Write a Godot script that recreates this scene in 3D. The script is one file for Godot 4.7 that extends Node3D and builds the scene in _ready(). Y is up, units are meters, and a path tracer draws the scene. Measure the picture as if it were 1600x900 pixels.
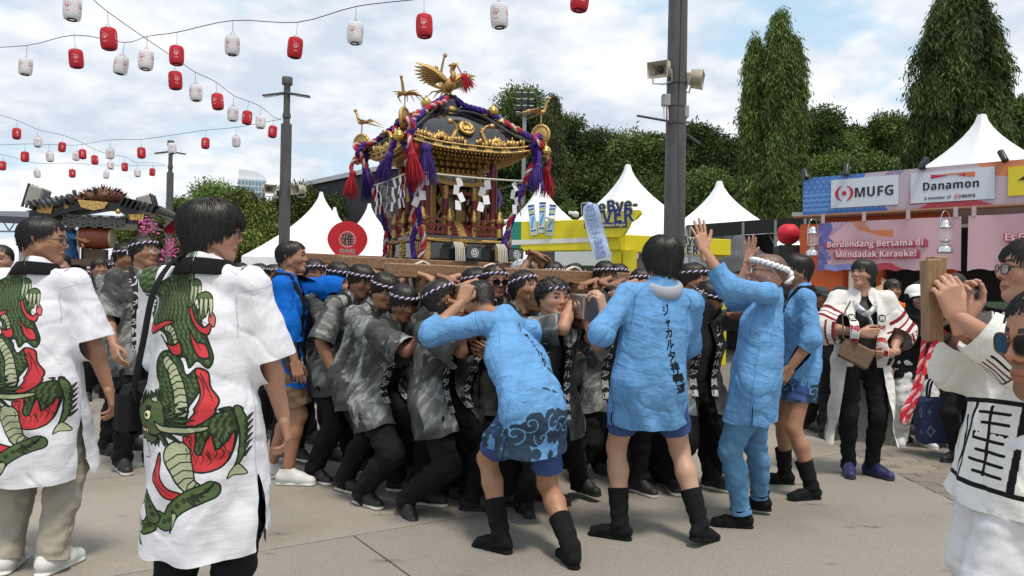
extends Node3D
# A street festival: bearers carry a gilded portable shrine across a concrete plaza.
const FOCAL := 1210.0
const DEG := PI/180.0
var cam: Camera3D
var rng := RandomNumberGenerator.new()
var mats := {}
var cache := {}
var fold_noise := FastNoiseLite.new()
# ------------------------------------------------------------------ helpers
func px(x: float,y: float,d: float) -> Vector3:
	return cam.transform*Vector3((x - 800.0)/FOCAL*d,(450.0 - y)/FOCAL*d,-d)
func gp(x: float,y: float,h := 0.0) -> Vector3:
	var o := cam.transform.origin
	var r := px(x,y,1.0) - o
	return o + r*((h - o.y)/r.y)
func pz(x: float,y: float,z: float) -> Vector3:
	var o := cam.transform.origin
	var r := px(x,y,1.0) - o
	return o + r*((z - o.z)/r.z)
func lin(r: float,g: float,b: float) -> Color:
	return Color(r,g,b).linear_to_srgb()
func mat(key: String,col: Color,rough := 0.8,metal := 0.0) -> StandardMaterial3D:
	if mats.has(key):
		return mats[key]
	var m := StandardMaterial3D.new()
	m.resource_name = key
	m.albedo_color = col.linear_to_srgb()
	m.roughness = rough
	m.metallic = metal
	m.cull_mode = BaseMaterial3D.CULL_DISABLED
	mats[key] = m
	return m
func vmat(key: String,rough := 0.8,metal := 0.0) -> StandardMaterial3D:
	var m := mat(key,Color.WHITE,rough,metal)
	m.vertex_color_use_as_albedo = true
	return m
func noise_tex(seed_: int,freq: float,ramp: Array,normal := false,size := 512,bump := 4.0,kind := FastNoiseLite.TYPE_SIMPLEX_SMOOTH,oct := 4) -> NoiseTexture2D:
	var n := FastNoiseLite.new()
	n.seed = seed_
	n.frequency = freq
	n.noise_type = kind
	n.fractal_octaves = oct
	var t := NoiseTexture2D.new()
	t.width = size
	t.height = size
	t.seamless = true
	t.noise = n
	t.generate_mipmaps = false
	if normal:
		t.as_normal_map = true
		t.bump_strength = bump
	elif ramp.size() > 0:
		var g := Gradient.new()
		var offs := PackedFloat32Array()
		var cols := PackedColorArray()
		for r in ramp:
			offs.append(r[0])
			cols.append((r[1] as Color).linear_to_srgb())
		g.offsets = offs
		g.colors = cols
		t.color_ramp = g
	return t
func itex(im: Image) -> ImageTexture:
	return ImageTexture.create_from_image(im)
func mi(called: String,mesh: Mesh,m: Material,parent: Node) -> MeshInstance3D:
	var o := MeshInstance3D.new()
	o.name = called
	o.mesh = mesh
	if m:
		o.material_override = m
	parent.add_child(o,true)
	return o
func thing(called: String,label: String,category: String,at := Vector3.ZERO,yaw := 0.0,group := "") -> Node3D:
	var o := Node3D.new()
	o.name = called
	o.position = at
	o.rotation.y = yaw
	add_child(o,true)
	return tag(o,label,category,group)
func tag(o: Node3D,label: String,category: String,group := "") -> Node3D:
	o.set_meta("label",label)
	o.set_meta("category",category)
	if group != "":
		o.set_meta("group",group)
	return o
func struct(o: Node3D) -> Node3D:
	o.set_meta("kind","structure")
	return o
# ------------------------------------------------------------------ mesh builder
class MB:
	var v := PackedVector3Array()
	var n := PackedVector3Array()
	var c := PackedColorArray()
	var uv := PackedVector2Array()
	var ix := PackedInt32Array()
	var col := Color.WHITE
	var xf := Transform3D()
	func vert(p: Vector3,nn: Vector3,u := Vector2.ZERO) -> int:
		v.append(xf*p)
		n.append((xf.basis*nn).normalized())
		c.append(col)
		uv.append(u)
		return v.size() - 1
	func tri(a: int,b: int,d: int) -> void:
		ix.append(a)
		ix.append(b)
		ix.append(d)
	func quad(a: Vector3,b: Vector3,d: Vector3,e: Vector3,u0 := Vector2(0,0),u1 := Vector2(1,1)) -> void:
		var nn := (e - a).cross(b - a)
		if nn.length_squared() < 1e-16:
			nn = (a - b).cross(d - b)
		nn = nn.normalized()
		nn = -nn
		var i := vert(a,nn,Vector2(u0.x,u1.y))
		vert(b,nn,Vector2(u1.x,u1.y))
		vert(d,nn,Vector2(u1.x,u0.y))
		vert(e,nn,Vector2(u0.x,u0.y))
		tri(i,i + 2,i + 1)
		tri(i,i + 3,i + 2)
	func box(ce: Vector3,s: Vector3,b := Basis(),ch := 0.0) -> void:
		var h := s*0.5
		if ch > 0.0:
			var m := minf(h.x,minf(h.y,h.z))*0.9
			ch = minf(ch,m)
			cbox(ce,h,b,ch)
			return
		for k in 3:
			for sg in [-1.0,1.0]:
				var nn := Vector3.ZERO
				nn[k] = sg
				var t := Vector3.ZERO
				t[(k + 1) % 3] = h[(k + 1) % 3]*sg
				var w := Vector3.ZERO
				w[(k + 2) % 3] = h[(k + 2) % 3]
				var o: Vector3 = nn*h[k]
				quad(ce + b*(o - t - w),ce + b*(o + t - w),ce + b*(o + t + w),ce + b*(o - t + w))
	func cbox(ce: Vector3,h: Vector3,b: Basis,ch: float) -> void:
		for k in 3:
			var k1 := (k + 1) % 3
			var k2 := (k + 2) % 3
			for sg in [-1.0,1.0]:
				var o := Vector3.ZERO
				o[k] = h[k]*sg
				var t := Vector3.ZERO
				t[k1] = (h[k1] - ch)*sg
				var w := Vector3.ZERO
				w[k2] = h[k2] - ch
				quad(ce + b*(o - t - w),ce + b*(o + t - w),ce + b*(o + t + w),ce + b*(o - t + w))
			for s1 in [-1.0,1.0]:
				for s2 in [-1.0,1.0]:
					var e := Vector3.ZERO
					e[k] = h[k] - ch
					var p := Vector3.ZERO
					p[k1] = h[k1]*s1
					p[k2] = (h[k2] - ch)*s2
					var q := Vector3.ZERO
					q[k1] = (h[k1] - ch)*s1
					q[k2] = h[k2]*s2
					if s1*s2 > 0:
						quad(ce + b*(p - e),ce + b*(q - e),ce + b*(q + e),ce + b*(p + e))
					else:
						quad(ce + b*(p + e),ce + b*(q + e),ce + b*(q - e),ce + b*(p - e))
	func rings(rs: Array,closed := true,cap0 := false,cap1 := false,smooth := true,u_rep := 1.0,v_rep := 1.0) -> void:
		var m: int = (rs[0] as PackedVector3Array).size()
		var base := v.size()
		var w := m + 1 if closed else m
		var R := rs.size()
		for i in R:
			var r: PackedVector3Array = rs[i]
			for j in w:
				vert(r[j % m],Vector3.UP,Vector2(u_rep*j/float(w - 1),v_rep*i/float(R - 1)))
		var nn := PackedVector3Array()
		nn.resize(R*w)
		for i in R - 1:
			for j in w - 1:
				var a := base + i*w + j
				var b2 := a + 1
				var d := a + w
				var e := d + 1
				tri(a,d,b2)
				tri(b2,d,e)
				var f := (v[a] - v[e]).cross(v[b2] - v[d])
				nn[a - base] += f
				nn[b2 - base] += f
				nn[d - base] += f
				nn[e - base] += f
		for i in R:
			if closed:
				var s: Vector3 = nn[i*w] + nn[i*w + w - 1]
				nn[i*w] = s
				nn[i*w + w - 1] = s
		for i in R*w:
			n[base + i] = nn[i].normalized() if nn[i].length_squared() > 1e-20 else Vector3.UP
		var keep := xf
		xf = Transform3D()
		for en in [[cap0,0,-1.0],[cap1,R - 1,1.0]]:
			if en[0]:
				var ce := Vector3.ZERO
				var o: int = base + en[1]*w
				for j in m:
					ce += v[o + j]
				ce /= m
				var no := Vector3.ZERO
				for j in m:
					no += (v[o + j] - ce).cross(v[o + (j + 1) % m] - ce)
				no = no.normalized()*en[2]
				var q := vert(ce,no)
				for j in m:
					vert(v[o + j],no)
				for j in m:
					if en[2] < 0:
						tri(q,q + 1 + j,q + 1 + (j + 1) % m)
					else:
						tri(q,q + 1 + (j + 1) % m,q + 1 + j)
		xf = keep
	func tube(p: PackedVector3Array,ra,seg := 8,caps := true,flat := 1.0,up := Vector3.ZERO,vrep := 1.0) -> void:
		var rs := []
		var t0 := (p[1] - p[0]).normalized()
		var s := up.cross(t0) if up != Vector3.ZERO else (Vector3.RIGHT if absf(t0.x) < 0.8 else Vector3.UP).cross(t0)
		s = s.normalized()
		for i in p.size():
			var t := (p[mini(i + 1,p.size() - 1)] - p[maxi(i - 1,0)]).normalized()
			s = (s - t*s.dot(t)).normalized()
			var q := t.cross(s)
			var r: float = ra if ra is float else ra[i]
			var ring := PackedVector3Array()
			for j in seg:
				var a := TAU*j/seg
				ring.append(p[i] + s*cos(a)*r + q*sin(a)*r*flat)
			rs.append(ring)
		rings(rs,true,caps,caps,true,1.0,vrep)
	func lathe(prof: PackedVector2Array,seg := 16,at := Vector3.ZERO,b := Basis(),cap := false) -> void:
		var rs := []
		for q in prof:
			var ring := PackedVector3Array()
			for j in seg:
				var a := TAU*j/seg
				ring.append(at + b*Vector3(cos(a)*q.x,q.y,-sin(a)*q.x))
			rs.append(ring)
		rings(rs,true,cap,cap)
	func ball(ce: Vector3,r: Vector3,seg := 12,b := Basis()) -> void:
		var pr := PackedVector2Array()
		var h := maxi(4,seg/2)
		for i in h + 1:
			var a := -PI/2 + PI*i/h
			pr.append(Vector2(maxf(cos(a),0.001),sin(a)))
		lathe(pr,seg,ce,b*Basis.from_scale(r))
	func plate(outline: PackedVector2Array,thick: float,x := Transform3D()) -> void:
		var t := Geometry2D.triangulate_polygon(outline)
		var m := outline.size()
		for sg in [1.0,-1.0]:
			var base := v.size()
			for q in outline:
				vert(x*Vector3(q.x,q.y,thick*0.5*sg),x.basis*Vector3(0,0,sg),Vector2(q.x,q.y))
			for i in range(0,t.size(),3):
				var a := outline[t[i]]
				var cw := (outline[t[i + 1]] - a).cross(outline[t[i + 2]] - a) < 0.0
				if cw == (sg > 0.0):
					tri(base + t[i],base + t[i + 1],base + t[i + 2])
				else:
					tri(base + t[i],base + t[i + 2],base + t[i + 1])
		for i in m:
			var a := outline[i]
			var b2 := outline[(i + 1) % m]
			quad(x*Vector3(a.x,a.y,-thick*0.5),x*Vector3(b2.x,b2.y,-thick*0.5),x*Vector3(b2.x,b2.y,thick*0.5),x*Vector3(a.x,a.y,thick*0.5))
	func mesh() -> ArrayMesh:
		var m := ArrayMesh.new()
		if v.size() == 0:
			return m
		var a := []
		a.resize(Mesh.ARRAY_MAX)
		a[Mesh.ARRAY_VERTEX] = v
		a[Mesh.ARRAY_NORMAL] = n
		a[Mesh.ARRAY_COLOR] = c
		a[Mesh.ARRAY_TEX_UV] = uv
		a[Mesh.ARRAY_INDEX] = ix
		m.add_surface_from_arrays(Mesh.PRIMITIVE_TRIANGLES,a)
		return m
# ------------------------------------------------------------------ distance field meshed as surface nets
class Field:
	var o: Vector3
	var c: float
	var nx: int
	var ny: int
	var nz: int
	var f := PackedFloat32Array()
	func _init(lo: Vector3,hi: Vector3,cell: float) -> void:
		o = lo
		c = cell
		nx = int((hi.x - lo.x)/c) + 2
		ny = int((hi.y - lo.y)/c) + 2
		nz = int((hi.z - lo.z)/c) + 2
		f.resize(nx*ny*nz)
		f.fill(1.0)
	func cap(a: Vector3,b: Vector3,ra: float,rb: float,k := 0.03,fwd := Vector3.ZERO,flat := 1.0,carve := false) -> void:
		var r := maxf(ra,rb) + k + 2.5*c
		var lo := (a.min(b) - Vector3(r,r,r) - o)/c
		var hi := (a.max(b) + Vector3(r,r,r) - o)/c
		var x0 := maxi(0,int(lo.x))
		var y0 := maxi(0,int(lo.y))
		var z0 := maxi(0,int(lo.z))
		var x1 := mini(nx - 1,int(hi.x) + 1)
		var y1 := mini(ny - 1,int(hi.y) + 1)
		var z1 := mini(nz - 1,int(hi.z) + 1)
		var st := flat - 1.0
		var a2 := a + fwd*(a.dot(fwd)*st)
		var ab := b + fwd*(b.dot(fwd)*st) - a2
		var l2 := ab.length_squared()
		var inv := 1.0/l2 if l2 > 1e-12 else 0.0
		var dr := rb - ra
		var lip := 1.0/sqrt(flat)
		var far := k + 2.5*c
		var ik := 1.0/k
		var k4 := k*0.25
		for z in range(z0,z1 + 1):
			for y in range(y0,y1 + 1):
				var i := (z*ny + y)*nx + x0
				var p := Vector3(o.x + x0*c,o.y + y*c,o.z + z*c)
				for x in range(x0,x1 + 1):
					var q := p + fwd*(p.dot(fwd)*st) - a2
					var h := clampf(q.dot(ab)*inv,0.0,1.0)
					var d := ((q - ab*h).length() - ra - dr*h)*lip
					if d < far:
						var e := f[i]
						if carve:
							d = -d
							var g := maxf(k - absf(d - e),0.0)*ik
							f[i] = maxf(d,e) + g*g*k4
						else:
							var g := maxf(k - absf(d - e),0.0)*ik
							f[i] = minf(d,e) - g*g*k4
					p.x += c
					i += 1
	func at(p: Vector3) -> float:
		var q := (p - o)/c
		var x := clampi(int(q.x),0,nx - 2)
		var y := clampi(int(q.y),0,ny - 2)
		var z := clampi(int(q.z),0,nz - 2)
		var u := clampf(q.x - x,0,1)
		var w := clampf(q.y - y,0,1)
		var t := clampf(q.z - z,0,1)
		var i := (z*ny + y)*nx + x
		var s := nx*ny
		return lerpf(lerpf(lerpf(f[i],f[i + 1],u),lerpf(f[i + nx],f[i + nx + 1],u),w),lerpf(lerpf(f[i + s],f[i + s + 1],u),lerpf(f[i + s + nx],f[i + s + nx + 1],u),w),t)
	func hit(p: Vector3,dir: Vector3,most := 0.6) -> Vector3:
		var t := 0.0
		while t < most:
			var d := at(p + dir*t)
			if d < 0.002:
				return p + dir*t
			t += clampf(d*0.7,0.002,0.03)
		return p + dir*most
	func nets() -> Array:
		var vs := PackedVector3Array()
		var cells := PackedInt32Array()
		var id := PackedInt32Array()
		id.resize(f.size())
		var s := nx*ny
		var co := [0,1,nx,nx + 1,s,s + 1,s + nx,s + nx + 1]
		var e0 := [0,2,4,6,0,1,4,5,0,1,2,3]
		var e1 := [1,3,5,7,2,3,6,7,4,5,6,7]
		var cp := PackedVector3Array([Vector3(0,0,0),Vector3(1,0,0),Vector3(0,1,0),Vector3(1,1,0),Vector3(0,0,1),Vector3(1,0,1),Vector3(0,1,1),Vector3(1,1,1)])
		var lim := 2.2*c
		var g := PackedFloat32Array()
		g.resize(8)
		for z in nz - 1:
			for y in ny - 1:
				var i := (z*ny + y)*nx
				for x in nx - 1:
					var w := f[i]
					if w < lim and w > -lim:
						var m := 0
						for j in 8:
							var t := f[i + co[j]]
							g[j] = t
							if t < 0.0:
								m += 1
						if m != 0 and m != 8:
							var p := Vector3.ZERO
							var k := 0
							for j in 12:
								var q0 := g[e0[j]]
								var q1 := g[e1[j]]
								if (q0 < 0.0) != (q1 < 0.0):
									p += cp[e0[j]].lerp(cp[e1[j]],q0/(q0 - q1))
									k += 1
							vs.append(o + (Vector3(x,y,z) + p/k)*c)
							cells.append(i)
							id[i] = vs.size()
					i += 1
		var ix := PackedInt32Array()
		for i in cells:
			var a := f[i] < 0.0
			for ax in [[1,nx,s],[nx,s,1],[s,1,nx]]:
				if i + ax[0] >= f.size() or (f[i + ax[0]] < 0.0) == a:
					continue
				var q: int = i - ax[1] - ax[2]
				if q < 0:
					continue
				var v0 := id[q]
				var v1 := id[i - ax[2]]
				var v2 := id[i]
				var v3 := id[i - ax[1]]
				if v0 == 0 or v1 == 0 or v2 == 0 or v3 == 0:
					continue
				if a:
					ix.append_array([v0 - 1,v2 - 1,v1 - 1,v0 - 1,v3 - 1,v2 - 1])
				else:
					ix.append_array([v0 - 1,v1 - 1,v2 - 1,v0 - 1,v2 - 1,v3 - 1])
		return [vs,ix]
func net_normals(vs: PackedVector3Array,ix: PackedInt32Array) -> PackedVector3Array:
	var n := PackedVector3Array()
	n.resize(vs.size())
	for i in range(0,ix.size(),3):
		var a := ix[i]
		var b := ix[i + 1]
		var d := ix[i + 2]
		var q := (vs[d] - vs[a]).cross(vs[b] - vs[a])
		n[a] += q
		n[b] += q
		n[d] += q
	for i in n.size():
		n[i] = n[i].normalized() if n[i].length_squared() > 1e-24 else Vector3.UP
	return n
func net_clip(vs: PackedVector3Array,ix: PackedInt32Array,g: PackedFloat32Array) -> Array:
	var out := PackedInt32Array()
	var made := {}
	for i in range(0,ix.size(),3):
		var t := [ix[i],ix[i + 1],ix[i + 2]]
		var k := 0
		for q in t:
			if g[q] >= 0.0:
				k += 1
		if k == 3:
			out.append_array(t)
			continue
		if k == 0:
			continue
		var poly := PackedInt32Array()
		for j in 3:
			var a: int = t[j]
			var b: int = t[(j + 1) % 3]
			if g[a] >= 0.0:
				poly.append(a)
			if (g[a] >= 0.0) != (g[b] >= 0.0):
				var key := (mini(a,b) << 24) | maxi(a,b)
				if not made.has(key):
					vs.append(vs[a].lerp(vs[b],g[a]/(g[a] - g[b])))
					made[key] = vs.size() - 1
				poly.append(made[key])
		for j in range(1,poly.size() - 1):
			out.append_array([poly[0],poly[j],poly[j + 1]])
	return [vs,out]
func arr_mesh(v: PackedVector3Array,n: PackedVector3Array,ix: PackedInt32Array,c = null,uv = null) -> ArrayMesh:
	var m := ArrayMesh.new()
	if ix.size() == 0:
		return m
	var a := []
	a.resize(Mesh.ARRAY_MAX)
	a[Mesh.ARRAY_VERTEX] = v
	a[Mesh.ARRAY_NORMAL] = n
	a[Mesh.ARRAY_INDEX] = ix
	if c != null:
		a[Mesh.ARRAY_COLOR] = c
	if uv != null:
		a[Mesh.ARRAY_TEX_UV] = uv
	m.add_surface_from_arrays(Mesh.PRIMITIVE_TRIANGLES,a)
	return m
# ------------------------------------------------------------------ drawing flat print into images
func fill_poly(im: Image,p: PackedVector2Array,col: Color) -> void:
	var lo := 1e9
	var hi := -1e9
	for q in p:
		lo = minf(lo,q.y)
		hi = maxf(hi,q.y)
	var W := im.get_width()
	for y in range(maxi(0,int(lo)),mini(im.get_height() - 1,int(hi) + 1) + 1):
		var yy := y + 0.5
		var xs := PackedFloat32Array()
		for i in p.size():
			var a := p[i]
			var b := p[(i + 1) % p.size()]
			if (a.y <= yy) != (b.y <= yy):
				xs.append(a.x + (b.x - a.x)*(yy - a.y)/(b.y - a.y))
		xs.sort()
		for i in range(0,xs.size() - 1,2):
			var x0 := clampi(int(round(xs[i])),0,W)
			var x1 := clampi(int(round(xs[i + 1])),0,W)
			if x1 > x0:
				im.fill_rect(Rect2i(x0,y,x1 - x0,1),col)
func disc(im: Image,ce: Vector2,r: float,col: Color) -> void:
	var y0 := maxi(0,int(ce.y - r))
	for y in range(y0,mini(im.get_height() - 1,int(ce.y + r) + 1) + 1):
		var d := r*r - (y + 0.5 - ce.y) ** 2
		if d > 0.0:
			var w := sqrt(d)
			var x0 := maxi(0,int(round(ce.x - w)))
			var x1 := mini(im.get_width(),int(round(ce.x + w)))
			if x1 > x0:
				im.fill_rect(Rect2i(x0,y,x1 - x0,1),col)
func stroke(im: Image,p: PackedVector2Array,w: float,col: Color,w1 := -1.0) -> void:
	if w1 < 0.0:
		w1 = w
	var m := maxi(1,p.size() - 1)
	for i in p.size():
		var r0 := lerpf(w,w1,float(i)/m)*0.5
		disc(im,p[i],r0,col)
		if i + 1 < p.size():
			var r1 := lerpf(w,w1,float(i + 1)/m)*0.5
			var d := (p[i + 1] - p[i]).normalized().orthogonal()
			fill_poly(im,PackedVector2Array([p[i] + d*r0,p[i + 1] + d*r1,p[i + 1] - d*r1,p[i] - d*r0]),col)
func spline(p: PackedVector2Array,sub := 6,closed := false) -> PackedVector2Array:
	var out := PackedVector2Array()
	var m := p.size()
	var last := m if closed else m - 1
	for i in last:
		var a := p[(i - 1 + m) % m] if closed else p[maxi(i - 1,0)]
		var b := p[i]
		var c := p[(i + 1) % m]
		var d := p[(i + 2) % m] if closed else p[mini(i + 2,m - 1)]
		for j in sub:
			out.append(b.cubic_interpolate(c,a,d,float(j)/sub))
	if not closed:
		out.append(p[m - 1])
	return out
func spline3(p: Array,sub := 6) -> PackedVector3Array:
	var out := PackedVector3Array()
	var m := p.size()
	for i in m - 1:
		for j in sub:
			out.append((p[i] as Vector3).cubic_interpolate(p[i + 1],p[maxi(i - 1,0)],p[mini(i + 2,m - 1)],float(j)/sub))
	out.append(p[m - 1])
	return out
func pts(s: String) -> PackedVector2Array:
	var f := s.split_floats(" ",false)
	var out := PackedVector2Array()
	for i in range(0,f.size() - 1,2):
		out.append(Vector2(f[i],f[i + 1]))
	return out
const GLYPH := {
	"ji": "15 15 30 28|10 42 26 54|20 90 60 75 85 35|68 8 76 20|82 4 90 16",
	"ya": "22 55 82 45 66 66|40 34 58 94",
	"ka": "12 32 84 32 79 80 62 90|45 6 42 55 14 92",
	"ru": "30 14 28 55 8 90|56 10 56 86 92 58",
	"ta": "38 6 10 48|34 24 82 24 66 66 24 95|32 46 64 64",
	"kami": "22 4 30 14|6 27 43 27 8 62|27 45 27 96|34 50 45 62|53 22 90 22 90 68 53 68 53 22|53 45 90 45|71 4 71 97",
	"koshi": "10 12 10 60|10 14 28 14|10 30 28 30|10 46 28 46|90 12 90 60|72 14 90 14|72 30 90 30|72 46 90 46|37 10 63 10 63 46 37 46 37 10|37 28 63 28|50 4 50 56|4 64 96 64|32 72 14 96|68 72 88 96",
	"ren": "12 10 23 22|6 40 22 40 18 72 5 88|20 80 40 91 96 93|38 18 94 18|45 30 87 30 87 58 45 58 45 30|45 44 87 44|37 71 96 71|66 5 66 85",
	"miya": "8 14 47 14|14 14 14 48|6 48 50 48|35 14 35 94 22 86|34 52 6 86|64 5 51 42|58 28 58 96|58 28 95 28|58 48 93 48|58 68 93 68|58 91 97 91|77 28 77 91|74 5 81 22",
}
func glyph(im: Image,g: String,at: Vector2,size: float,w: float,col: Color,rot := 0.0) -> void:
	for s in GLYPH[g].split("|"):
		var p := pts(s)
		for i in p.size():
			p[i] = at + ((p[i] - Vector2(50,50))*size*0.01).rotated(rot)
		stroke(im,p,w,col)
func glyphs(im: Image,names: Array,from: Vector2,to: Vector2,size: float,w: float,col: Color) -> void:
	var m := names.size() - 1
	for i in names.size():
		glyph(im,names[i],from.lerp(to,float(i)/maxi(1,m)),size,w,col)
# ------------------------------------------------------------------ heads,hands,hair (each built once,then placed)
func head_base(cell: float) -> Dictionary:
	var key := "head%d" % int(cell*10000)
	if cache.has(key):
		return cache[key]
	var F := Field.new(Vector3(-0.115,-0.13,-0.13),Vector3(0.115,0.19,0.145),cell)
	var X := Vector3.RIGHT
	F.cap(Vector3(0,0.086,-0.026),Vector3(0,0.088,0.022),0.081,0.079,0.02,X,1.07)
	F.cap(Vector3(0,0.045,-0.03),Vector3(0,0.05,0.03),0.068,0.064,0.03)
	F.cap(Vector3(0,0.045,0.042),Vector3(0,-0.03,0.058),0.052,0.034,0.03)
	for s in [-1.0,1.0]:
		F.cap(Vector3(0.052*s,0.012,0.004),Vector3(0.012*s,-0.038,0.068),0.026,0.021,0.022)
		F.cap(Vector3(0.044*s,0.03,0.058),Vector3(0.05*s,0.034,0.03),0.023,0.024,0.02)
		F.cap(Vector3(0.012*s,0.073,0.085),Vector3(0.046*s,0.074,0.068),0.0125,0.011,0.014)
	F.cap(Vector3(0,0.066,0.089),Vector3(0,0.03,0.107),0.0085,0.0125,0.014)
	for s in [-1.0,1.0]:
		F.cap(Vector3(0.012*s,0.025,0.097),Vector3(0.0125*s,0.025,0.099),0.0085,0.0085,0.006)
		F.cap(Vector3(0.033*s,0.055,0.101),Vector3(0.036*s,0.054,0.1),0.0135,0.0135,0.012,Vector3.ZERO,1.0,true)
		F.cap(Vector3(0.024*s,0.054,0.0765),Vector3(0.039*s,0.055,0.0725),0.0115,0.0105,0.004)
	F.cap(Vector3(0,-0.003,0.086),Vector3(0,-0.012,0.085),0.017,0.016,0.012)
	F.cap(Vector3(-0.016,-0.003,0.0945),Vector3(0.016,-0.003,0.0945),0.0062,0.0062,0.008)
	F.cap(Vector3(-0.012,-0.014,0.094),Vector3(0.012,-0.014,0.094),0.0066,0.0066,0.007)
	F.cap(Vector3(0,-0.04,0.075),Vector3(0,-0.041,0.074),0.017,0.017,0.014)
	F.cap(Vector3(0,0.0,-0.02),Vector3(0,-0.14,-0.035),0.053,0.056,0.03)
	for s in [-1.0,1.0]:
		F.cap(Vector3(0.0765*s,0.064,-0.014),Vector3(0.073*s,0.03,-0.004),0.0185,0.012,0.006,Vector3(1,0,0.5*s).normalized(),2.4)
		F.cap(Vector3(0.086*s,0.056,-0.004),Vector3(0.084*s,0.044,0.0),0.0075,0.006,0.004,Vector3.ZERO,1.0,true)
	var m := F.nets()
	var v: PackedVector3Array = m[0]
	var n := net_normals(v,m[1])
	var tags := PackedByteArray()
	tags.resize(v.size())
	for i in v.size():
		var p := v[i]
		var a := absf(p.x)
		var t := 0
		if p.z > 0.05:
			var e := Vector2((a - 0.032)/0.0155,(p.y - 0.0545)/0.0062)
			if e.length() < 1.0 and p.z > 0.06:
				t = 4 if absf(a - 0.0315) < 0.0062 else 3
			elif e.length() < 1.5 and p.y > 0.056:
				t = 5
			var by := 0.0795 + 0.004*sin((a - 0.012)*55.0) - maxf(0.0,a - 0.042)*0.25
			if a > 0.0125 and a < 0.053 and absf(p.y - by) < 0.0052:
				t = 2
			if p.z > 0.082 and a < 0.026 - absf(p.y + 0.008)*0.6 and absf(p.y + 0.008) < 0.0125:
				t = 6 if absf(p.y + 0.0083) < 0.0017 else 1
			if p.y < 0.024 and a < 0.016 and p.z > 0.09 and p.y > 0.0145 and n[i].y < -0.2 and absf(a - 0.0085) < 0.0045:
				t = 6
		if t == 0 and p.y < 0.02 and p.z > 0.02 and (p.y < -0.018 or (p.y > 0.004 and a < 0.032 and p.z > 0.075) or (a > 0.05 and p.y < 0.0)) and p.y > -0.06:
			t = 7
		tags[i] = t
	var d := {"v": v,"n": n,"ix": m[1],"tag": tags}
	cache[key] = d
	return d
func hand_base(pose: String,cell: float) -> Dictionary:
	var key := "hand%s%d" % [pose,int(cell*10000)]
	if cache.has(key):
		return cache[key]
	var curls: Array = {"relax": [[22,26,16],[28,32,18],[32,36,20],[36,38,22]],"grip": [[62,78,40],[66,82,42],[68,84,44],[70,84,46]],"flat": [[4,6,4],[2,5,4],[4,6,4],[8,9,5]],
		"bent": [[38,42,22],[44,48,26],[48,52,28],[52,52,30]],"point": [[8,10,6],[62,80,42],[66,82,44],[68,82,44]]}[pose]
	var spread: float = {"flat": 7.0,"relax": 2.5}.get(pose,1.5)
	var F := Field.new(Vector3(-0.075,-0.06,-0.04),Vector3(0.095,0.205,0.12),cell)
	var Z := Vector3(0,0,1)
	F.cap(Vector3(0,-0.06,0),Vector3(0,0.012,0),0.0275,0.025,0.012,Z,1.28)
	var rx := [0.029,0.0095,-0.0105,-0.0285]
	var ry := [0.09,0.094,0.09,0.08]
	var ln := [[0.042,0.026,0.02],[0.046,0.03,0.021],[0.043,0.028,0.02],[0.033,0.021,0.018]]
	for k in 4:
		var root := Vector3(rx[k],ry[k],0.0)
		F.cap(Vector3(rx[k]*0.62,0.012,0),root,0.0175,0.0115,0.014,Z,1.15)
	F.cap(Vector3(0.014,0.02,0.008),Vector3(0.032,0.045,0.014),0.018,0.0145,0.014)
	for k in 4:
		var p := Vector3(rx[k],ry[k],0.0)
		var yaw := deg_to_rad((1.5 - k)*spread)
		var ang := 0.0
		var r := 0.0098 if k < 3 else 0.0082
		for j in 3:
			ang += deg_to_rad(curls[k][j])
			var dir := Vector3(sin(yaw)*cos(ang),cos(yaw)*cos(ang),sin(ang))
			var q: Vector3 = p + dir*ln[k][j]
			F.cap(p,q,r,r*0.9,0.0035)
			r *= 0.9
			p = q
	var th: Array = {"flat": [Vector3(0.028,0.03,0.01),Vector3(0.054,0.06,0.014),Vector3(0.072,0.088,0.016),Vector3(0.082,0.112,0.014)],
		"grip": [Vector3(0.028,0.03,0.012),Vector3(0.05,0.056,0.03),Vector3(0.046,0.082,0.05),Vector3(0.03,0.1,0.058)]}.get(pose,[Vector3(0.028,0.028,0.012),Vector3(0.05,0.056,0.024),Vector3(0.056,0.086,0.034),Vector3(0.052,0.112,0.04)])
	F.cap(th[0],th[1],0.0165,0.0125,0.01)
	F.cap(th[1],th[2],0.0118,0.0105,0.004)
	F.cap(th[2],th[3],0.0105,0.0085,0.004)
	var m := F.nets()
	var d := {"v": m[0],"n": net_normals(m[0],m[1]),"ix": m[1]}
	cache[key] = d
	return d
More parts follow.
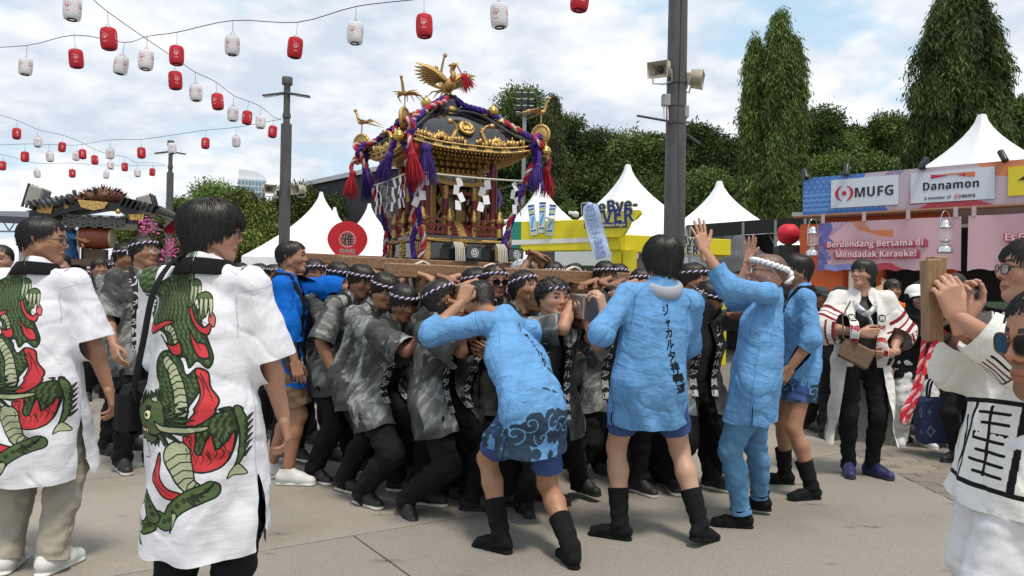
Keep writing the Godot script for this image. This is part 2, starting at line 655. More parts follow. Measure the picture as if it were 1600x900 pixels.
func hair_mesh(style: String) -> ArrayMesh:
	var key := "hair_" + style
	if cache.has(key):
		return cache[key]
	var r := RandomNumberGenerator.new()
	r.seed = hash(style)
	var o: Dictionary = {
		"short": {"len": 0.055,"n": 1500,"lift": 0.008,"front": 0.127,"side": 0.05,"back": 0.0,"w": 0.0075},
		"crop": {"len": 0.034,"n": 1600,"lift": 0.007,"front": 0.128,"side": 0.066,"back": 0.012,"w": 0.006},
		"buzz": {"len": 0.014,"n": 700,"lift": 0.0012,"front": 0.128,"side": 0.075,"back": 0.03,"w": 0.007},
		"curly": {"len": 0.045,"n": 1100,"lift": 0.02,"front": 0.12,"side": 0.055,"back": 0.01,"w": 0.011},
		"mop": {"len": 0.075,"n": 1000,"lift": 0.009,"front": 0.122,"side": 0.036,"back": -0.02,"w": 0.012},
		"full": {"len": 0.07,"n": 3000,"lift": 0.022,"front": 0.122,"side": 0.046,"back": 0.012,"w": 0.0058},
		"long": {"len": 0.13,"n": 1100,"lift": 0.009,"front": 0.115,"side": 0.03,"back": -0.05,"w": 0.013},
		"tied": {"len": 0.08,"n": 900,"lift": 0.006,"front": 0.13,"side": 0.06,"back": 0.0,"w": 0.011},
	}[style]
	var M := MB.new()
	var C := Vector3(0,0.086,-0.004)
	var R := Vector3(0.0815,0.0825,0.1035)
	var limit := func(d: Vector3) -> float:
		var f := d.z/maxf(0.001,Vector2(d.x,d.z).length())
		if f > 0.45:
			return lerpf(o.side + 0.03,o.front,clampf((f - 0.45)/0.4,0,1))
		if f > -0.25:
			return lerpf(o.side - 0.012,o.side + 0.03,clampf((f + 0.25)/0.7,0,1))
		return lerpf(o.back,o.side - 0.012,clampf((f + 1.0)/0.75,0,1))
	var seg := 28
	var rs := []
	for i in 13:
		var ring := PackedVector3Array()
		for j in seg:
			var a := TAU*j/seg
			var dir := Vector3(cos(a),0,-sin(a))
			var low: float = clampf((limit.call(dir) - C.y)/R.y,-1.4,0.95)
			var y := lerpf(low,0.998,sin(PI*0.5*i/12.0))
			var w := sqrt(maxf(0.0,1.0 - y*y)) if y > 0 else (1.0 - 0.16*y*y)
			var bump: float = 1.0 + 0.012*r.randf() + (o.lift*4.0 if i > 1 else 0.0)
			ring.append(C + Vector3(dir.x*R.x*w,y*R.y,dir.z*R.z*w)*bump - (Vector3.ZERO if i > 0 else dir*0.008))
		rs.append(ring)
	M.rings(rs,true,false,true)
	var crown := Vector3(0.01,0.165,-0.05)
	var done := 0
	while done < o.n:
		var y := 1.0 - 1.75*r.randf()
		var a := r.randf()*TAU
		var w := sqrt(maxf(0.0,1.0 - minf(1.0,y*y)))
		var d := Vector3(cos(a)*w,y,sin(a)*w)
		if y < 0:
			d = Vector3(cos(a),y,sin(a))
		var p := C + Vector3(d.x*R.x,d.y*R.y,d.z*R.z)
		if p.y < limit.call(d) + 0.004:
			continue
		done += 1
		var nn := Vector3(d.x/R.x,d.y/R.y*(1.0 if y > 0 else 0.2),d.z/R.z).normalized()
		var flow := (p - crown)
		flow = (flow - nn*flow.dot(nn)).normalized()
		var down := Vector3(0,-1,0) - nn*-nn.y
		flow = (flow*0.9 + down*(0.8 if style != "curly" else 0.1) + Vector3(r.randfn(),r.randfn(),r.randfn())*(0.16 if style != "curly" else 0.9)).normalized()
		var L: float = o.len*r.randf_range(0.6,1.15)
		var side := flow.cross(nn).normalized()
		var W: float = o.w*r.randf_range(0.8,1.7)*0.5
		var steps := 4
		var prev := -1
		var q: Vector3 = p + nn*o.lift*r.randf_range(0.1,0.7)
		var curl: bool = style == "curly"
		var hgt: float = o.lift*r.randf_range(0.25,1.0)
		var ld := flow
		for s in steps + 1:
			var t := float(s)/steps
			var ww := W*(1.0 - 0.8*t*t)
			var nb := Vector3((q.x - C.x)/R.x,maxf(0.0,q.y - C.y)/R.y,(q.z - C.z)/R.z).normalized()
			side = ld.cross(nb).normalized()
			var a0 := M.vert(q - side*ww - nb*0.002,(nb - side*0.6).normalized())
			M.vert(q + nb*0.0025,nb)
			M.vert(q + side*ww - nb*0.002,(nb + side*0.6).normalized())
			if prev >= 0:
				for e in 2:
					M.tri(prev + e,a0 + e,prev + e + 1)
					M.tri(prev + e + 1,a0 + e,a0 + e + 1)
			prev = a0
			ld = (ld + Vector3(0,-0.5,0) + (Vector3(r.randfn(),r.randfn(),r.randfn())*0.6 if curl else Vector3.ZERO))
			ld = (ld - nb*ld.dot(nb)*(0.6 if curl else 1.0)).normalized()
			q += ld*L/steps
			var e2: Vector3 = (q - C)/R
			var want := 1.0 + (hgt + 0.004*t)/0.09
			if q.y > C.y:
				q = C + (q - C)/maxf(0.3,e2.length())*want
			else:
				var f := want/maxf(0.4,Vector2(e2.x,e2.z).length())*(1.0 - 0.3*clampf((C.y - q.y - 0.02)/0.1,0,1))
				q = Vector3(C.x + (q.x - C.x)*f,q.y,C.z + (q.z - C.z)*f)
	var m := M.mesh()
	cache[key] = m
	return m
func band_mesh(kind: String) -> ArrayMesh:
	var key := "band_" + kind
	if cache.has(key):
		return cache[key]
	var M := MB.new()
	var thick := kind == "towel"
	var rr := 0.0095 if thick else 0.0052
	var cols := [Color(0.82,0.82,0.84),Color(0.78,0.78,0.8)] if thick else [Color(0.66,0.62,0.68),Color(0.06,0.022,0.13)]
	var at := func(a: float) -> Vector3:
		return Vector3(sin(a)*0.0865,0.1 + 0.02*cos(a),cos(a)*0.108 - 0.004)
	var turns := 15.0 if not thick else 11.0
	for s in 2:
		M.col = cols[s]
		var p := PackedVector3Array()
		var N := 160
		for i in N + 1:
			var a := TAU*i/N
			var c: Vector3 = at.call(a)
			var out := Vector3(sin(a),0,cos(a))
			var h := a*turns + s*PI
			p.append(c + out*cos(h)*rr + Vector3.UP*sin(h)*rr)
		M.tube(p,rr*1.08,6,false)
	var k: Vector3 = at.call(PI if kind != "side" else PI*0.62)
	var ends := 2
	for e in ends:
		for s in 2:
			M.col = cols[s]
			var p := PackedVector3Array()
			var L := 0.055 if not thick else 0.07
			if kind == "side":
				L = 0.22
			for i in 25:
				var t := i/24.0
				var ax := k + Vector3((e - 0.5)*0.05*t,-L*t*(0.6 + 0.5*t),-0.02*sin(t*3.0) - 0.004)
				var h := t*L*110.0 + s*PI
				p.append(ax + Vector3(cos(h),0,sin(h))*rr)
			M.tube(p,rr*1.08,6,true)
	M.col = cols[1] if not thick else cols[0]
	M.ball(k + Vector3(0,0,-0.004),Vector3(0.018,0.016,0.014),8)
	var m := M.mesh()
	cache[key] = m
	return m
func glasses(kind: String,parent: Node,xf: Transform3D) -> void:
	var key := "specs_" + kind
	if not cache.has(key):
		var fr := MB.new()
		var ln := MB.new()
		var big := kind in ["sun","shade"]
		var w := 0.027 if big else 0.0235
		var h := 0.021 if big else 0.018
		for s in [-1.0,1.0]:
			var loop := PackedVector3Array()
			var fan := PackedVector2Array()
			for i in 21:
				var a := TAU*i/20.0
				var cx := signf(cos(a))*pow(absf(cos(a)),0.7)*w
				var cy := signf(sin(a))*pow(absf(sin(a)),0.7)*h
				loop.append(Vector3(0.033*s + cx,0.053 + cy,0.1115 - absf(0.033*s + cx)*0.16))
				if i < 20:
					fan.append(Vector2(cx,cy))
			fr.tube(loop,0.0022 if kind != "wire" else 0.0012,5,false)
			ln.plate(fan,0.001,Transform3D(Basis(Vector3.UP,0.16*s),Vector3(0.033*s,0.053,0.106)))
			fr.tube(PackedVector3Array([Vector3(0.058*s,0.06,0.102),Vector3(0.076*s,0.061,0.09),Vector3(0.084*s,0.064,0.01),Vector3(0.083*s,0.05,-0.02)]),0.0022,5)
		fr.tube(PackedVector3Array([Vector3(-0.01,0.058,0.1105),Vector3(0,0.061,0.113),Vector3(0.01,0.058,0.1105)]),0.002,5)
		cache[key] = [fr.mesh(),ln.mesh()]
	var c: Array = cache[key]
	var fm: Material = mat("dark_frame",Color(0.012,0.011,0.011),0.3)
	if kind == "shade":
		fm = mat("amber_frame",Color(0.1,0.035,0.012),0.25)
	if kind == "wire":
		fm = mat("wire_frame",Color(0.25,0.24,0.22),0.3,1.0)
	var g := mi("glasses",c[0],fm,parent)
	g.transform = xf
	if kind in ["sun","shade"]:
		mi("lens",c[1],mat("dark_lens",Color(0.008,0.008,0.01),0.08),g)
	else:
		var lm := mat("clear_lens",Color(0.9,0.95,0.95),0.05)
		lm.transparency = BaseMaterial3D.TRANSPARENCY_ALPHA
		lm.albedo_color.a = 0.12
		mi("lens",c[1],lm,g)
func shoe_mesh(kind: String) -> ArrayMesh:
	var key := "shoe_" + kind
	if cache.has(key):
		return cache[key]
	var F := Field.new(Vector3(-0.08,-0.02,-0.12),Vector3(0.08,0.17,0.24),0.0055)
	var Y := Vector3.UP
	F.cap(Vector3(0,0.05,-0.045),Vector3(0.004,0.045,0.09),0.041,0.043,0.02)
	F.cap(Vector3(0.004,0.04,0.09),Vector3(0.008,0.03,0.165),0.045,0.036,0.02)
	F.cap(Vector3(0,0.06,-0.02),Vector3(0,0.115,-0.012),0.047,0.044,0.03)
	F.cap(Vector3(0,0.09,0.02),Vector3(0.004,0.055,0.1),0.035,0.03,0.02)
	F.cap(Vector3(0,0.01,-0.048),Vector3(0.008,0.01,0.16),0.041,0.042,0.008,Y,3.0)
	var m := F.nets()
	var v: PackedVector3Array = m[0]
	for i in v.size():
		v[i].y = maxf(v[i].y,0.001)
	var cl := net_clip(v,m[1],func_array(v,func(p: Vector3) -> float: return 0.118 - p.y))
	v = cl[0]
	var cols := PackedColorArray()
	var up: Color = {"black": Color(0.012,0.012,0.013),"white": Color(0.66,0.66,0.64),"swoosh": Color(0.012,0.012,0.013),"navy": Color(0.02,0.022,0.1)}[kind]
	var so: Color = {"black": Color(0.018,0.018,0.018),"white": Color(0.72,0.72,0.7),"swoosh": Color(0.62,0.6,0.56),"navy": Color(0.025,0.02,0.03)}[kind]
	for p in v:
		var c := so if p.y < 0.024 else up
		if p.y > 0.06 and p.z > 0.02 and p.z < 0.11 and absf(p.x) < 0.02 and fmod(p.z,0.018) < 0.007 and kind != "navy":
			c = up.lerp(Color(0.3,0.3,0.3),0.25) if kind != "white" else Color(0.5,0.5,0.5)
		cols.append(c)
	var mesh := arr_mesh(v,net_normals(v,cl[1]),cl[1],cols)
	cache[key] = mesh
	return mesh
func func_array(v: PackedVector3Array,fn: Callable) -> PackedFloat32Array:
	var g := PackedFloat32Array()
	g.resize(v.size())
	for i in v.size():
		g[i] = fn.call(v[i])
	return g
# ------------------------------------------------------------------ a person
func ik(a: Vector3,c: Vector3,l1: float,l2: float,hint: Vector3) -> Array:
	var d := c - a
	var L := d.length()
	if L > (l1 + l2)*0.998:
		c = a + d*((l1 + l2)*0.998/L)
		d = c - a
		L = d.length()
	var u := d/L
	var x := (l1*l1 - l2*l2 + L*L)/(2.0*L)
	var h := sqrt(maxf(0.0,l1*l1 - x*x))
	var w := (hint - u*hint.dot(u))
	w = w.normalized() if w.length() > 1e-4 else u.cross(Vector3.RIGHT).normalized()
	return [a + u*x + w*h,c]
func skeleton(s: Dictionary) -> Dictionary:
	var k: float = s.get("h",1.7)/1.72
	var J := {"k": k}
	var fat: float = s.get("fat",1.0)
	J.fat = fat
	J.pel = s.get("pel",Vector3(0,0.935*k,0))
	var lean: Vector3 = s.get("lean",Vector3(0,0,0.02))
	J.neck = s.get("neck",J.pel + (Vector3(lean.x,1.0,lean.z)).normalized()*0.515*k)
	var tw: float = deg_to_rad(s.get("tw",0.0))
	var ptw: float = deg_to_rad(s.get("ptw",0.0))
	J.pside = Vector3(cos(ptw),0,-sin(ptw))
	var sp: Vector3 = (J.neck - J.pel).normalized()
	var sd := Vector3(cos(ptw + tw),s.get("tilt",0.0),-sin(ptw + tw))
	J.side = (sd - sp*sd.dot(sp)).normalized()
	J.fwd = J.side.cross(sp).normalized()
	J.sp = sp
	J.chest = J.pel + sp*0.3*k + J.fwd*0.015 - J.fwd*s.get("hunch",0.0)
	J.waist = J.pel + sp*0.12*k
	var hd: Vector3 = s.get("hd",Vector3.ZERO)*DEG
	var hb := Basis(Vector3.UP,hd.x)*Basis(Vector3.RIGHT,hd.y)*Basis(Vector3(0,0,1),hd.z)
	var hs: float = s.get("hs",0.98)*lerpf(1.0,k,0.6)
	J.head = s.get("head",J.neck + sp*0.085*k + J.fwd*0.03)
	J.hx = Transform3D(hb*Basis.from_scale(Vector3(s.get("hw",0.96 + 0.02*(int(s.get("seed",1))*3 % 5)),1.0,1.0)*hs),J.head)
	for q in [["l",1.0],["r",-1.0]]:
		var c: String = q[0]
		var g: float = q[1]
		var sh: Vector3 = J.neck + J.side*g*0.178*k*lerpf(1.0,fat,0.5) - sp*(0.062 - s.get(c + "up",0.0))*k + J.fwd*s.get(c + "fw",0.0)
		J[c + "sh"] = sh
		var wr: Vector3 = s.get(c + "w",sh + Vector3(g*0.09,-0.515*k,0.06))
		var hint: Vector3 = s.get(c + "eh",Vector3(g*0.35,-0.25,-1.0))
		var e := ik(sh,wr,0.285*k,0.25*k,hint)
		J[c + "el"] = e[0]
		J[c + "wr"] = e[1]
		var hip: Vector3 = J.pel + J.pside*g*0.092*k - Vector3(0,0.03,0)
		J[c + "hip"] = hip
		var an: Vector3 = s.get(c + "a",Vector3(g*0.11,0.085,0.0))
		var kn := ik(hip,an,0.435*k,0.415*k,s.get(c + "kh",Vector3(g*0.15,0,1)))
		J[c + "kn"] = kn[0]
		J[c + "an"] = kn[1]
		J[c + "fy"] = deg_to_rad(s.get(c + "f",g*12.0))
		J[c + "fp"] = deg_to_rad(s.get(c + "fp",0.0))
		var fd: Vector3 = s.get(c + "hf",(J[c + "wr"] - J[c + "el"]).normalized())
		J[c + "fdir"] = fd.normalized()
		var pn: Vector3 = s.get(c + "hp",J.side*-g + J.fwd*-0.25)
		J[c + "palm"] = (pn - J[c + "fdir"]*pn.dot(J[c + "fdir"])).normalized()
	return J
func bounds(J: Dictionary,keys: Array,grow: float) -> AABB:
	var b := AABB(J[keys[0]],Vector3.ZERO)
	for q in keys:
		b = b.expand(J[q])
	return b.grow(grow)
const SKIN := {"tan": Color(0.37,0.19,0.112),"brown": Color(0.28,0.135,0.075),"pale": Color(0.5,0.3,0.21),"rosy": Color(0.46,0.245,0.165),"deep": Color(0.225,0.105,0.06)}
func person_body(s: Dictionary,J: Dictionary,root: Node3D) -> void:
	var k: float = J.k
	var fat: float = J.fat
	var cell: float = s.get("cell",0.013)
	var b := bounds(J,["pel","neck","head","lel","lwr","rel","rwr","lsh","rsh","lkn","lan","rkn","ran"],0.16)
	b.position.y = minf(b.position.y,-0.02)
	var F := Field.new(b.position,b.end,cell)
	var fw: Vector3 = J.fwd
	F.cap(J.pel - Vector3(0,0.02,0),J.waist,0.118*k*fat,0.112*k*fat,0.03,fw,1.25)
	F.cap(J.waist,J.chest,0.112*k*fat,0.128*k,0.05,fw,1.3)
	F.cap(J.chest,J.neck - J.sp*0.07*k,0.128*k,0.09*k,0.05,fw,1.3)
	F.cap(J.neck - J.sp*0.04*k,J.head - (J.hx.basis.y*0.01),0.06*k,0.051*k,0.03)
	for c in ["l","r"]:
		F.cap(J.neck - J.sp*0.03*k,J[c + "sh"],0.05*k,0.05*k,0.04)
		F.cap(J[c + "sh"],J[c + "el"],0.05*k,0.04*k,0.03)
		var fm: Vector3 = J[c + "el"].lerp(J[c + "wr"],0.3)
		F.cap(J[c + "el"],fm,0.04*k,0.041*k,0.02)
		F.cap(fm,J[c + "wr"],0.041*k,0.0265*k,0.02)
		F.cap(J[c + "hip"],J[c + "kn"],0.086*k*fat,0.056*k,0.03)
		var back: Vector3 = (J[c + "hip"] - J[c + "kn"]).normalized() + (J[c + "an"] - J[c + "kn"]).normalized()
		back = back.normalized()*0.014 if back.length() > 0.05 else -J.fwd*0.012
		var cm: Vector3 = J[c + "kn"].lerp(J[c + "an"],0.3) + back
		F.cap(J[c + "kn"],cm,0.051*k,0.055*k,0.025)
		F.cap(cm,J[c + "an"],0.055*k,0.036*k,0.025)
		F.cap(J[c + "an"],J[c + "an"] - Vector3(0,0.03,0),0.034,0.034,0.01)
	var m := F.nets()
	var v: PackedVector3Array = m[0]
	var n := net_normals(v,m[1])
	var ix: PackedInt32Array = m[1]
	var sk: Color = SKIN[s.get("skin","tan")]
	var shirt: Color = s.get("shirt",Color(0.012,0.012,0.013))
	var cols := PackedColorArray()
	cols.resize(v.size())
	for i in v.size():
		var p := v[i]
		var q: Vector3 = p - J.pel
		var t: float = q.dot(J.sp)
		var x: float = q.dot(J.side)
		var c := sk
		var z: float = q.dot(J.fwd)
		var vneck: float = s.get("vneck",0.0)
		var nl: float = 0.475*k - (maxf(0.0,vneck - absf(x)*1.6) if z > 0.02 else 0.0)
		if t > -0.02 and t < nl and absf(x) < 0.19*k and absf(z) < 0.17:
			c = shirt
		cols[i] = c
	var hb := head_base(s.get("hcell",0.005))
	var hx: Transform3D = J.hx
	var base := v.size()
	var hv: PackedVector3Array = hb.v
	var hn: PackedVector3Array = hb.n
	var tags: PackedByteArray = hb.tag
	var beard: float = s.get("beard",0.0)
	var jaw: float = s.get("jaw",0.92 + 0.045*(int(s.get("seed",1)) % 5))
	var hairc := Color(0.012,0.01,0.009)
	var lip: Color = Color(sk.r*0.86,sk.g*0.62,sk.b*0.62)
	for i in hv.size():
		var p := hv[i]
		if p.y < 0.03 and p.y > -0.06 and p.z > -0.02:
			p.x *= lerpf(1.0,jaw,clampf((0.03 - p.y)/0.06,0,1))
		v.append(hx*p)
		n.append((hx.basis*hn[i]).normalized())
		var c := sk
		match tags[i]:
			1: c = lip
			2: c = hairc
			3: c = Color(0.42,0.4,0.38)
			4: c = Color(0.012,0.008,0.006)
			5: c = sk*0.3
			6: c = Color(sk.r*0.35,sk.g*0.22,sk.b*0.2)
			7: c = sk.lerp(hairc,beard)
			0:
				if s.get("buzzed",false) and p.y > 0.085 - maxf(0.0,-p.z)*0.9 + maxf(0.0,p.z - 0.02)*0.65:
					c = sk.lerp(hairc,0.72)
		if tags[i] == 0 or tags[i] == 7:
			var ck := clampf(1.0 - Vector2((absf(p.x) - 0.045)/0.03,(p.y - 0.02)/0.03).length(),0,1)*(1.0 if p.z > 0.02 else 0.0) + (0.7 if p.z > 0.1 else 0.0) + (0.5 if absf(p.x) > 0.082 else 0.0)
			c = Color(c.r*(1.0 + 0.1*ck),c.g*(1.0 - 0.1*ck),c.b*(1.0 - 0.1*ck))
		c.a = 1.0
		cols.append(c)
	for q in hb.ix:
		ix.append(base + q)
	for c in ["l","r"]:
		var g := -1.0 if c == "l" else 1.0
		var pose: String = s.get(c + "hand","relax")
		if pose == "none":
			continue
		var hd := hand_base(pose,s.get("fcell",0.0045))
		var y: Vector3 = J[c + "fdir"]
		var z: Vector3 = J[c + "palm"]
		var x := y.cross(z)
		var bs := Basis(x*g,y,z)*Basis.from_scale(Vector3.ONE*k)
		base = v.size()
		var vv: PackedVector3Array = hd.v
		var vn: PackedVector3Array = hd.n
		for i in vv.size():
			v.append(J[c + "wr"] + bs*vv[i])
			n.append((bs*vn[i]).normalized())
			cols.append(sk)
		var hi: PackedInt32Array = hd.ix
		for i in range(0,hi.size(),3):
			if g > 0:
				ix.append_array([base + hi[i],base + hi[i + 1],base + hi[i + 2]])
			else:
				ix.append_array([base + hi[i],base + hi[i + 2],base + hi[i + 1]])
	mi("body",arr_mesh(v,n,ix,cols),skin_mat(),root)
func skin_mat() -> Material:
	var m := vmat("skin",0.5)
	if m.normal_texture == null:
		m.subsurf_scatter_enabled = true
		m.subsurf_scatter_strength = 0.06
		m.normal_enabled = true
		m.normal_texture = noise_tex(5,0.05,[],true,256,1.5)
		m.normal_scale = 0.35
		m.uv1_triplanar = true
		m.uv1_scale = Vector3.ONE*9.0
	return m
func spine(J: Dictionary,p: Vector3) -> Vector3:
	var q: Vector3 = p - J.pel
	var t: float = q.dot(J.sp)
	if t > 0.0:
		return Vector3(q.dot(J.side),(J.neck - J.pel).length() - t,q.dot(J.fwd))
	var dn: Vector3 = (J.hem - J.pel).normalized()
	var ps: Vector3 = J.pside
	var d := q - dn*q.dot(dn)
	return Vector3(d.dot(ps),(J.neck - J.pel).length() + q.dot(dn),d.dot(ps.cross(-dn)))
func person_coat(s: Dictionary,J: Dictionary,root: Node3D,o: Dictionary) -> MeshInstance3D:
	var k: float = J.k
	var fat: float = J.fat
	var cell: float = s.get("ccell",0.0145)
	var spl: float = (J.neck - J.pel).length()
	var under: float = o.get("len",0.78)*k - spl
	var hdir: Vector3 = o.get("hdir",Vector3(0,-1,0))
	if hdir == Vector3(0,-1,0):
		var mid: Vector3 = (J.lkn + J.rkn)*0.5 - J.pel
		hdir = Vector3(mid.x*0.5,-absf(mid.y) - 0.15,mid.z*0.5).normalized()
	J.hem = J.pel + hdir.normalized()*maxf(under,0.05)
	var keys := ["pel","neck","lsh","rsh","lel","rel","hem","lkn","rkn"]
	if o.get("sleeve",0.9) > 1.0:
		keys.append_array(["lwr","rwr"])
	var b := bounds(J,keys,0.3)
	var F := Field.new(b.position,b.end,cell)
	var fw: Vector3 = J.fwd
	var w: float = o.get("w",0.02)
	var ft: float = o.get("flat",1.3)
	F.cap(J.pel,J.waist,(0.142 + w)*k*fat,(0.138 + w)*k*fat,0.04,fw,ft)
	F.cap(J.waist,J.chest,(0.138 + w)*k*fat,(0.15 + w)*k,0.05,fw,ft)
	F.cap(J.chest,J.neck - J.sp*0.075*k,(0.15 + w)*k,0.105*k,0.05,fw,ft)
	F.cap(J.neck - J.sp*0.05*k,J.neck + J.sp*0.02,0.078*k,0.066*k,0.04)
	var fl: float = o.get("flare",0.03)
	var ff: Vector3 = J.pside.cross(Vector3.UP)
	F.cap(J.pel,J.hem + hdir*0.1,(0.142 + w)*k*fat,(o.get("hemr",0.15) + w + fl)*k*fat,0.05,ff,ft - 0.08)
	var th: float = o.get("thigh",0.12)
	var sw: float = o.get("sw",0.03)
	var sl: float = o.get("sleeve",0.9)
	for c in ["l","r"]:
		var sh: Vector3 = J[c + "sh"]
		F.cap(J.neck - J.sp*0.045*k,sh,0.06*k,(0.05 + sw*0.12)*k,0.04)
		var el: Vector3 = J[c + "el"]
		F.cap(sh - J.sp*0.012,el,(0.053 + sw*0.2)*k,(0.046 + sw)*k,0.05)
		if sw > 0.045:
			var hang := Vector3(0,-1,0)
			var u := (el - sh).normalized()
			hang = (hang - u*hang.dot(u))
			if hang.length() > 0.35:
				var e2: Vector3 = el if sl <= 1.0 else el.lerp(J[c + "wr"],sl - 1.0)
				F.cap(sh.lerp(el,0.45) + hang*sw*0.8,e2 + hang*sw*1.3,0.04*k,0.05*k,0.07)
		if sl > 1.0:
			F.cap(el,J[c + "wr"],(0.046 + sw)*k,(0.034 + sw*o.get("cuff",0.8))*k,0.04)
		var hip: Vector3 = J[c + "hip"]
		if under > 0.1:
			F.cap(hip,hip.lerp(J[c + "kn"],minf(1.0,under/0.42)),th*k*fat,(th - 0.01)*k*fat,0.05)
	var m := F.nets()
	var v: PackedVector3Array = m[0]
	var ix: PackedInt32Array = m[1]
	var n0 := net_normals(v,ix)
	var amp: float = o.get("fold",1.0)
	fold_noise.noise_type = FastNoiseLite.TYPE_SIMPLEX
	fold_noise.fractal_type = FastNoiseLite.FRACTAL_NONE
	fold_noise.seed = s.get("seed",1)
	fold_noise.frequency = 1.0
	for i in v.size():
		var p := v[i]
		var q := spine(J,p)
		var below := clampf((q.y - spl*0.75)/0.5,0.0,1.0)
		var ang := atan2(q.x,q.z)
		var dsp := below*0.016*sin(ang*5.0 + fold_noise.get_noise_2d(q.y*1.4,3.0)*3.5 + s.get("seed",1))
		dsp += 0.011*(absf(fold_noise.get_noise_3d(p.x*5.5,p.y*3.2,p.z*5.5)) - 0.25)
		dsp += 0.0028*fold_noise.get_noise_3d(p.x*14 + p.y*9,p.y*9 - p.x*7,p.z*14)
		var cr := fold_noise.get_noise_3d(p.x*3.1 + p.y*2.0,p.y*2.3 - p.x*1.6 + 9.0,p.z*3.1)
		dsp -= 0.007*maxf(0.0,1.0 - absf(cr)*9.0)
		v[i] = p + n0[i]*dsp*amp
	var g := PackedFloat32Array()
	g.resize(v.size())
	var hem_tilt: float = o.get("hem_tilt",0.0)
	var L: float = o.get("len",0.78)*k
	var slit: float = o.get("slit",0.0)
	var gap: float = o.get("gap",-1.0)
	for i in v.size():
		var p := v[i]
		var q := spine(J,p)
		var e := L + hem_tilt*q.x + 0.006*sin(q.x*30.0 + q.z*21.0) - q.y
		var near := 9.0
		var tw: float = (0.162 + w + (fl*clampf((q.y - spl)/maxf(0.1,under),0,1) if q.y > spl else 0.0))*k*fat + 0.015
		var trunk := Vector2(q.x/tw,q.z/(tw*1.12/ft)).length() if q.y > 0.03 else 9.0
		for c in ["l","r"]:
			var sh: Vector3 = J[c + "sh"]
			var el: Vector3 = J[c + "el"]
			var wr: Vector3 = J[c + "wr"]
			if sl > 1.0:
				var u := (wr - el).normalized()
				var t := (p - el).dot(u)
				var cut: float = (wr - el).length()*(sl - 1.0)
				if t > cut - 0.08 and (p - (el + u*t)).length() < minf(0.16,seg_dist(p,sh,el) + 0.01):
					near = minf(near,maxf(cut - t,(1.16 - trunk)*0.15))
			else:
				var u := (el - sh).normalized()
				var t := (p - sh).dot(u)
				var cut: float = (el - sh).length()*sl
				if t > cut - 0.08 and (p - (sh + u*t)).length() < 0.22 and (absf(q.x) > 0.12*k or t > cut):
					if q.y < spl + 0.02 or (p - (sh + u*t)).length() < 0.1:
						near = minf(near,maxf(cut - t,(1.16 - trunk)*0.15))
		var hv: Vector3 = p - J.neck
		var hy: float = hv.dot(J.sp) + maxf(0.0,hv.dot(J.fwd))*0.9
		var rad: float = (hv - J.sp*hv.dot(J.sp) - J.fwd*0.012).length()
		var hole := maxf(rad - 0.067*k,0.016 - hy*1.0 if hv.dot(J.sp) < 0.05 else -1.0)
		e = minf(e,minf(near,hole))
		if gap >= 0.0 and q.z > 0.0:
			var wd: float = gap*clampf(q.y*6.0,0.35,1.0) + o.get("open",0.0)*maxf(0.0,q.y - 0.3)
			e = minf(e,maxf(absf(q.x + o.get("gapx",0.0)) - wd,0.02 - q.z))
		if slit > 0.0 and q.y > L - slit and absf(q.x) > 0.05:
			e = minf(e,absf(q.z + 0.01) - 0.16*(q.y - (L - slit))*o.get("slitw",0.25))
		g[i] = e
	var cl := net_clip(v,ix,g)
	v = cl[0]
	ix = cl[1]
	var n := net_normals(v,ix)
	var tex: float = o.get("tex",1.5)
	var vo := PackedVector3Array()
	var no := PackedVector3Array()
	var uo := PackedVector2Array()
	var io := PackedInt32Array()
	var seen := {}
	for i in range(0,ix.size(),3):
		var ce := (v[ix[i]] + v[ix[i + 1]] + v[ix[i + 2]])/3.0
		var q := spine(J,ce)
		var fn := n[ix[i]] + n[ix[i + 1]] + n[ix[i + 2]]
		var kind := 0
		if absf(q.x) > 0.16*k:
			var c := "l" if q.x > 0 else "r"
			var dl := seg_dist(ce,J[c + "sh"],J[c + "el"])
			var d2 := seg_dist(ce,J[c + "el"],J[c + "wr"]) if sl > 1.0 else 9.0
			if minf(dl,d2) < absf(Vector2(maxf(0.0,absf(q.x) - 0.1),q.z).length()) or absf(q.x) > 0.27*k:
				kind = 2 if c == "l" else 4
		var uf: Vector3 = J.fwd if q.y < spl else (J.pside as Vector3).cross((J.pel - J.hem).normalized())
		if fn.dot(uf) > 0.0:
			kind += 1
		for j in 3:
			var a := ix[i + j]
			var key := a*8 + kind
			if not seen.has(key):
				var w3 := spine(J,v[a])
				var an := atan2(w3.x,w3.z if kind % 2 == 1 else -w3.z)
				var uv := Vector2(clampf(an,-2.1,2.1)*0.165*k,w3.y)
				if kind >= 2:
					var c2 := "l" if kind < 4 else "r"
					var gg := 1.0 if kind < 4 else -1.0
					var u1: Vector3 = (J[c2 + "el"] - J[c2 + "sh"]).normalized()
					var rel: Vector3 = v[a] - J[c2 + "sh"]
					var along := rel.dot(u1)
					var dn := u1.cross(J.fwd).normalized()*gg
					var off := rel.dot(dn)
					if sl > 1.0 and along > (J[c2 + "el"] - J[c2 + "sh"]).length():
						var u2: Vector3 = (J[c2 + "wr"] - J[c2 + "el"]).normalized()
						var r2: Vector3 = v[a] - J[c2 + "el"]
						along = (J[c2 + "el"] - J[c2 + "sh"]).length() + maxf(0.0,r2.dot(u2))
						off = (r2 - u2*r2.dot(u2)).dot(dn)
					uv = Vector2(gg*(0.18*k + along),0.1 + off)
				var fu := 0.5 if kind % 2 == 1 else 0.0
				if kind % 2 == 1:
					uv.x = uv.x
				else:
					uv.x = -uv.x
				vo.append(v[a])
				no.append(n[a])
				uo.append(Vector2(clampf(uv.x/tex + 0.5,0.002,0.998)*0.5 + fu,clampf(uv.y/(tex*0.85),0.002,0.998)))
				seen[key] = vo.size() - 1
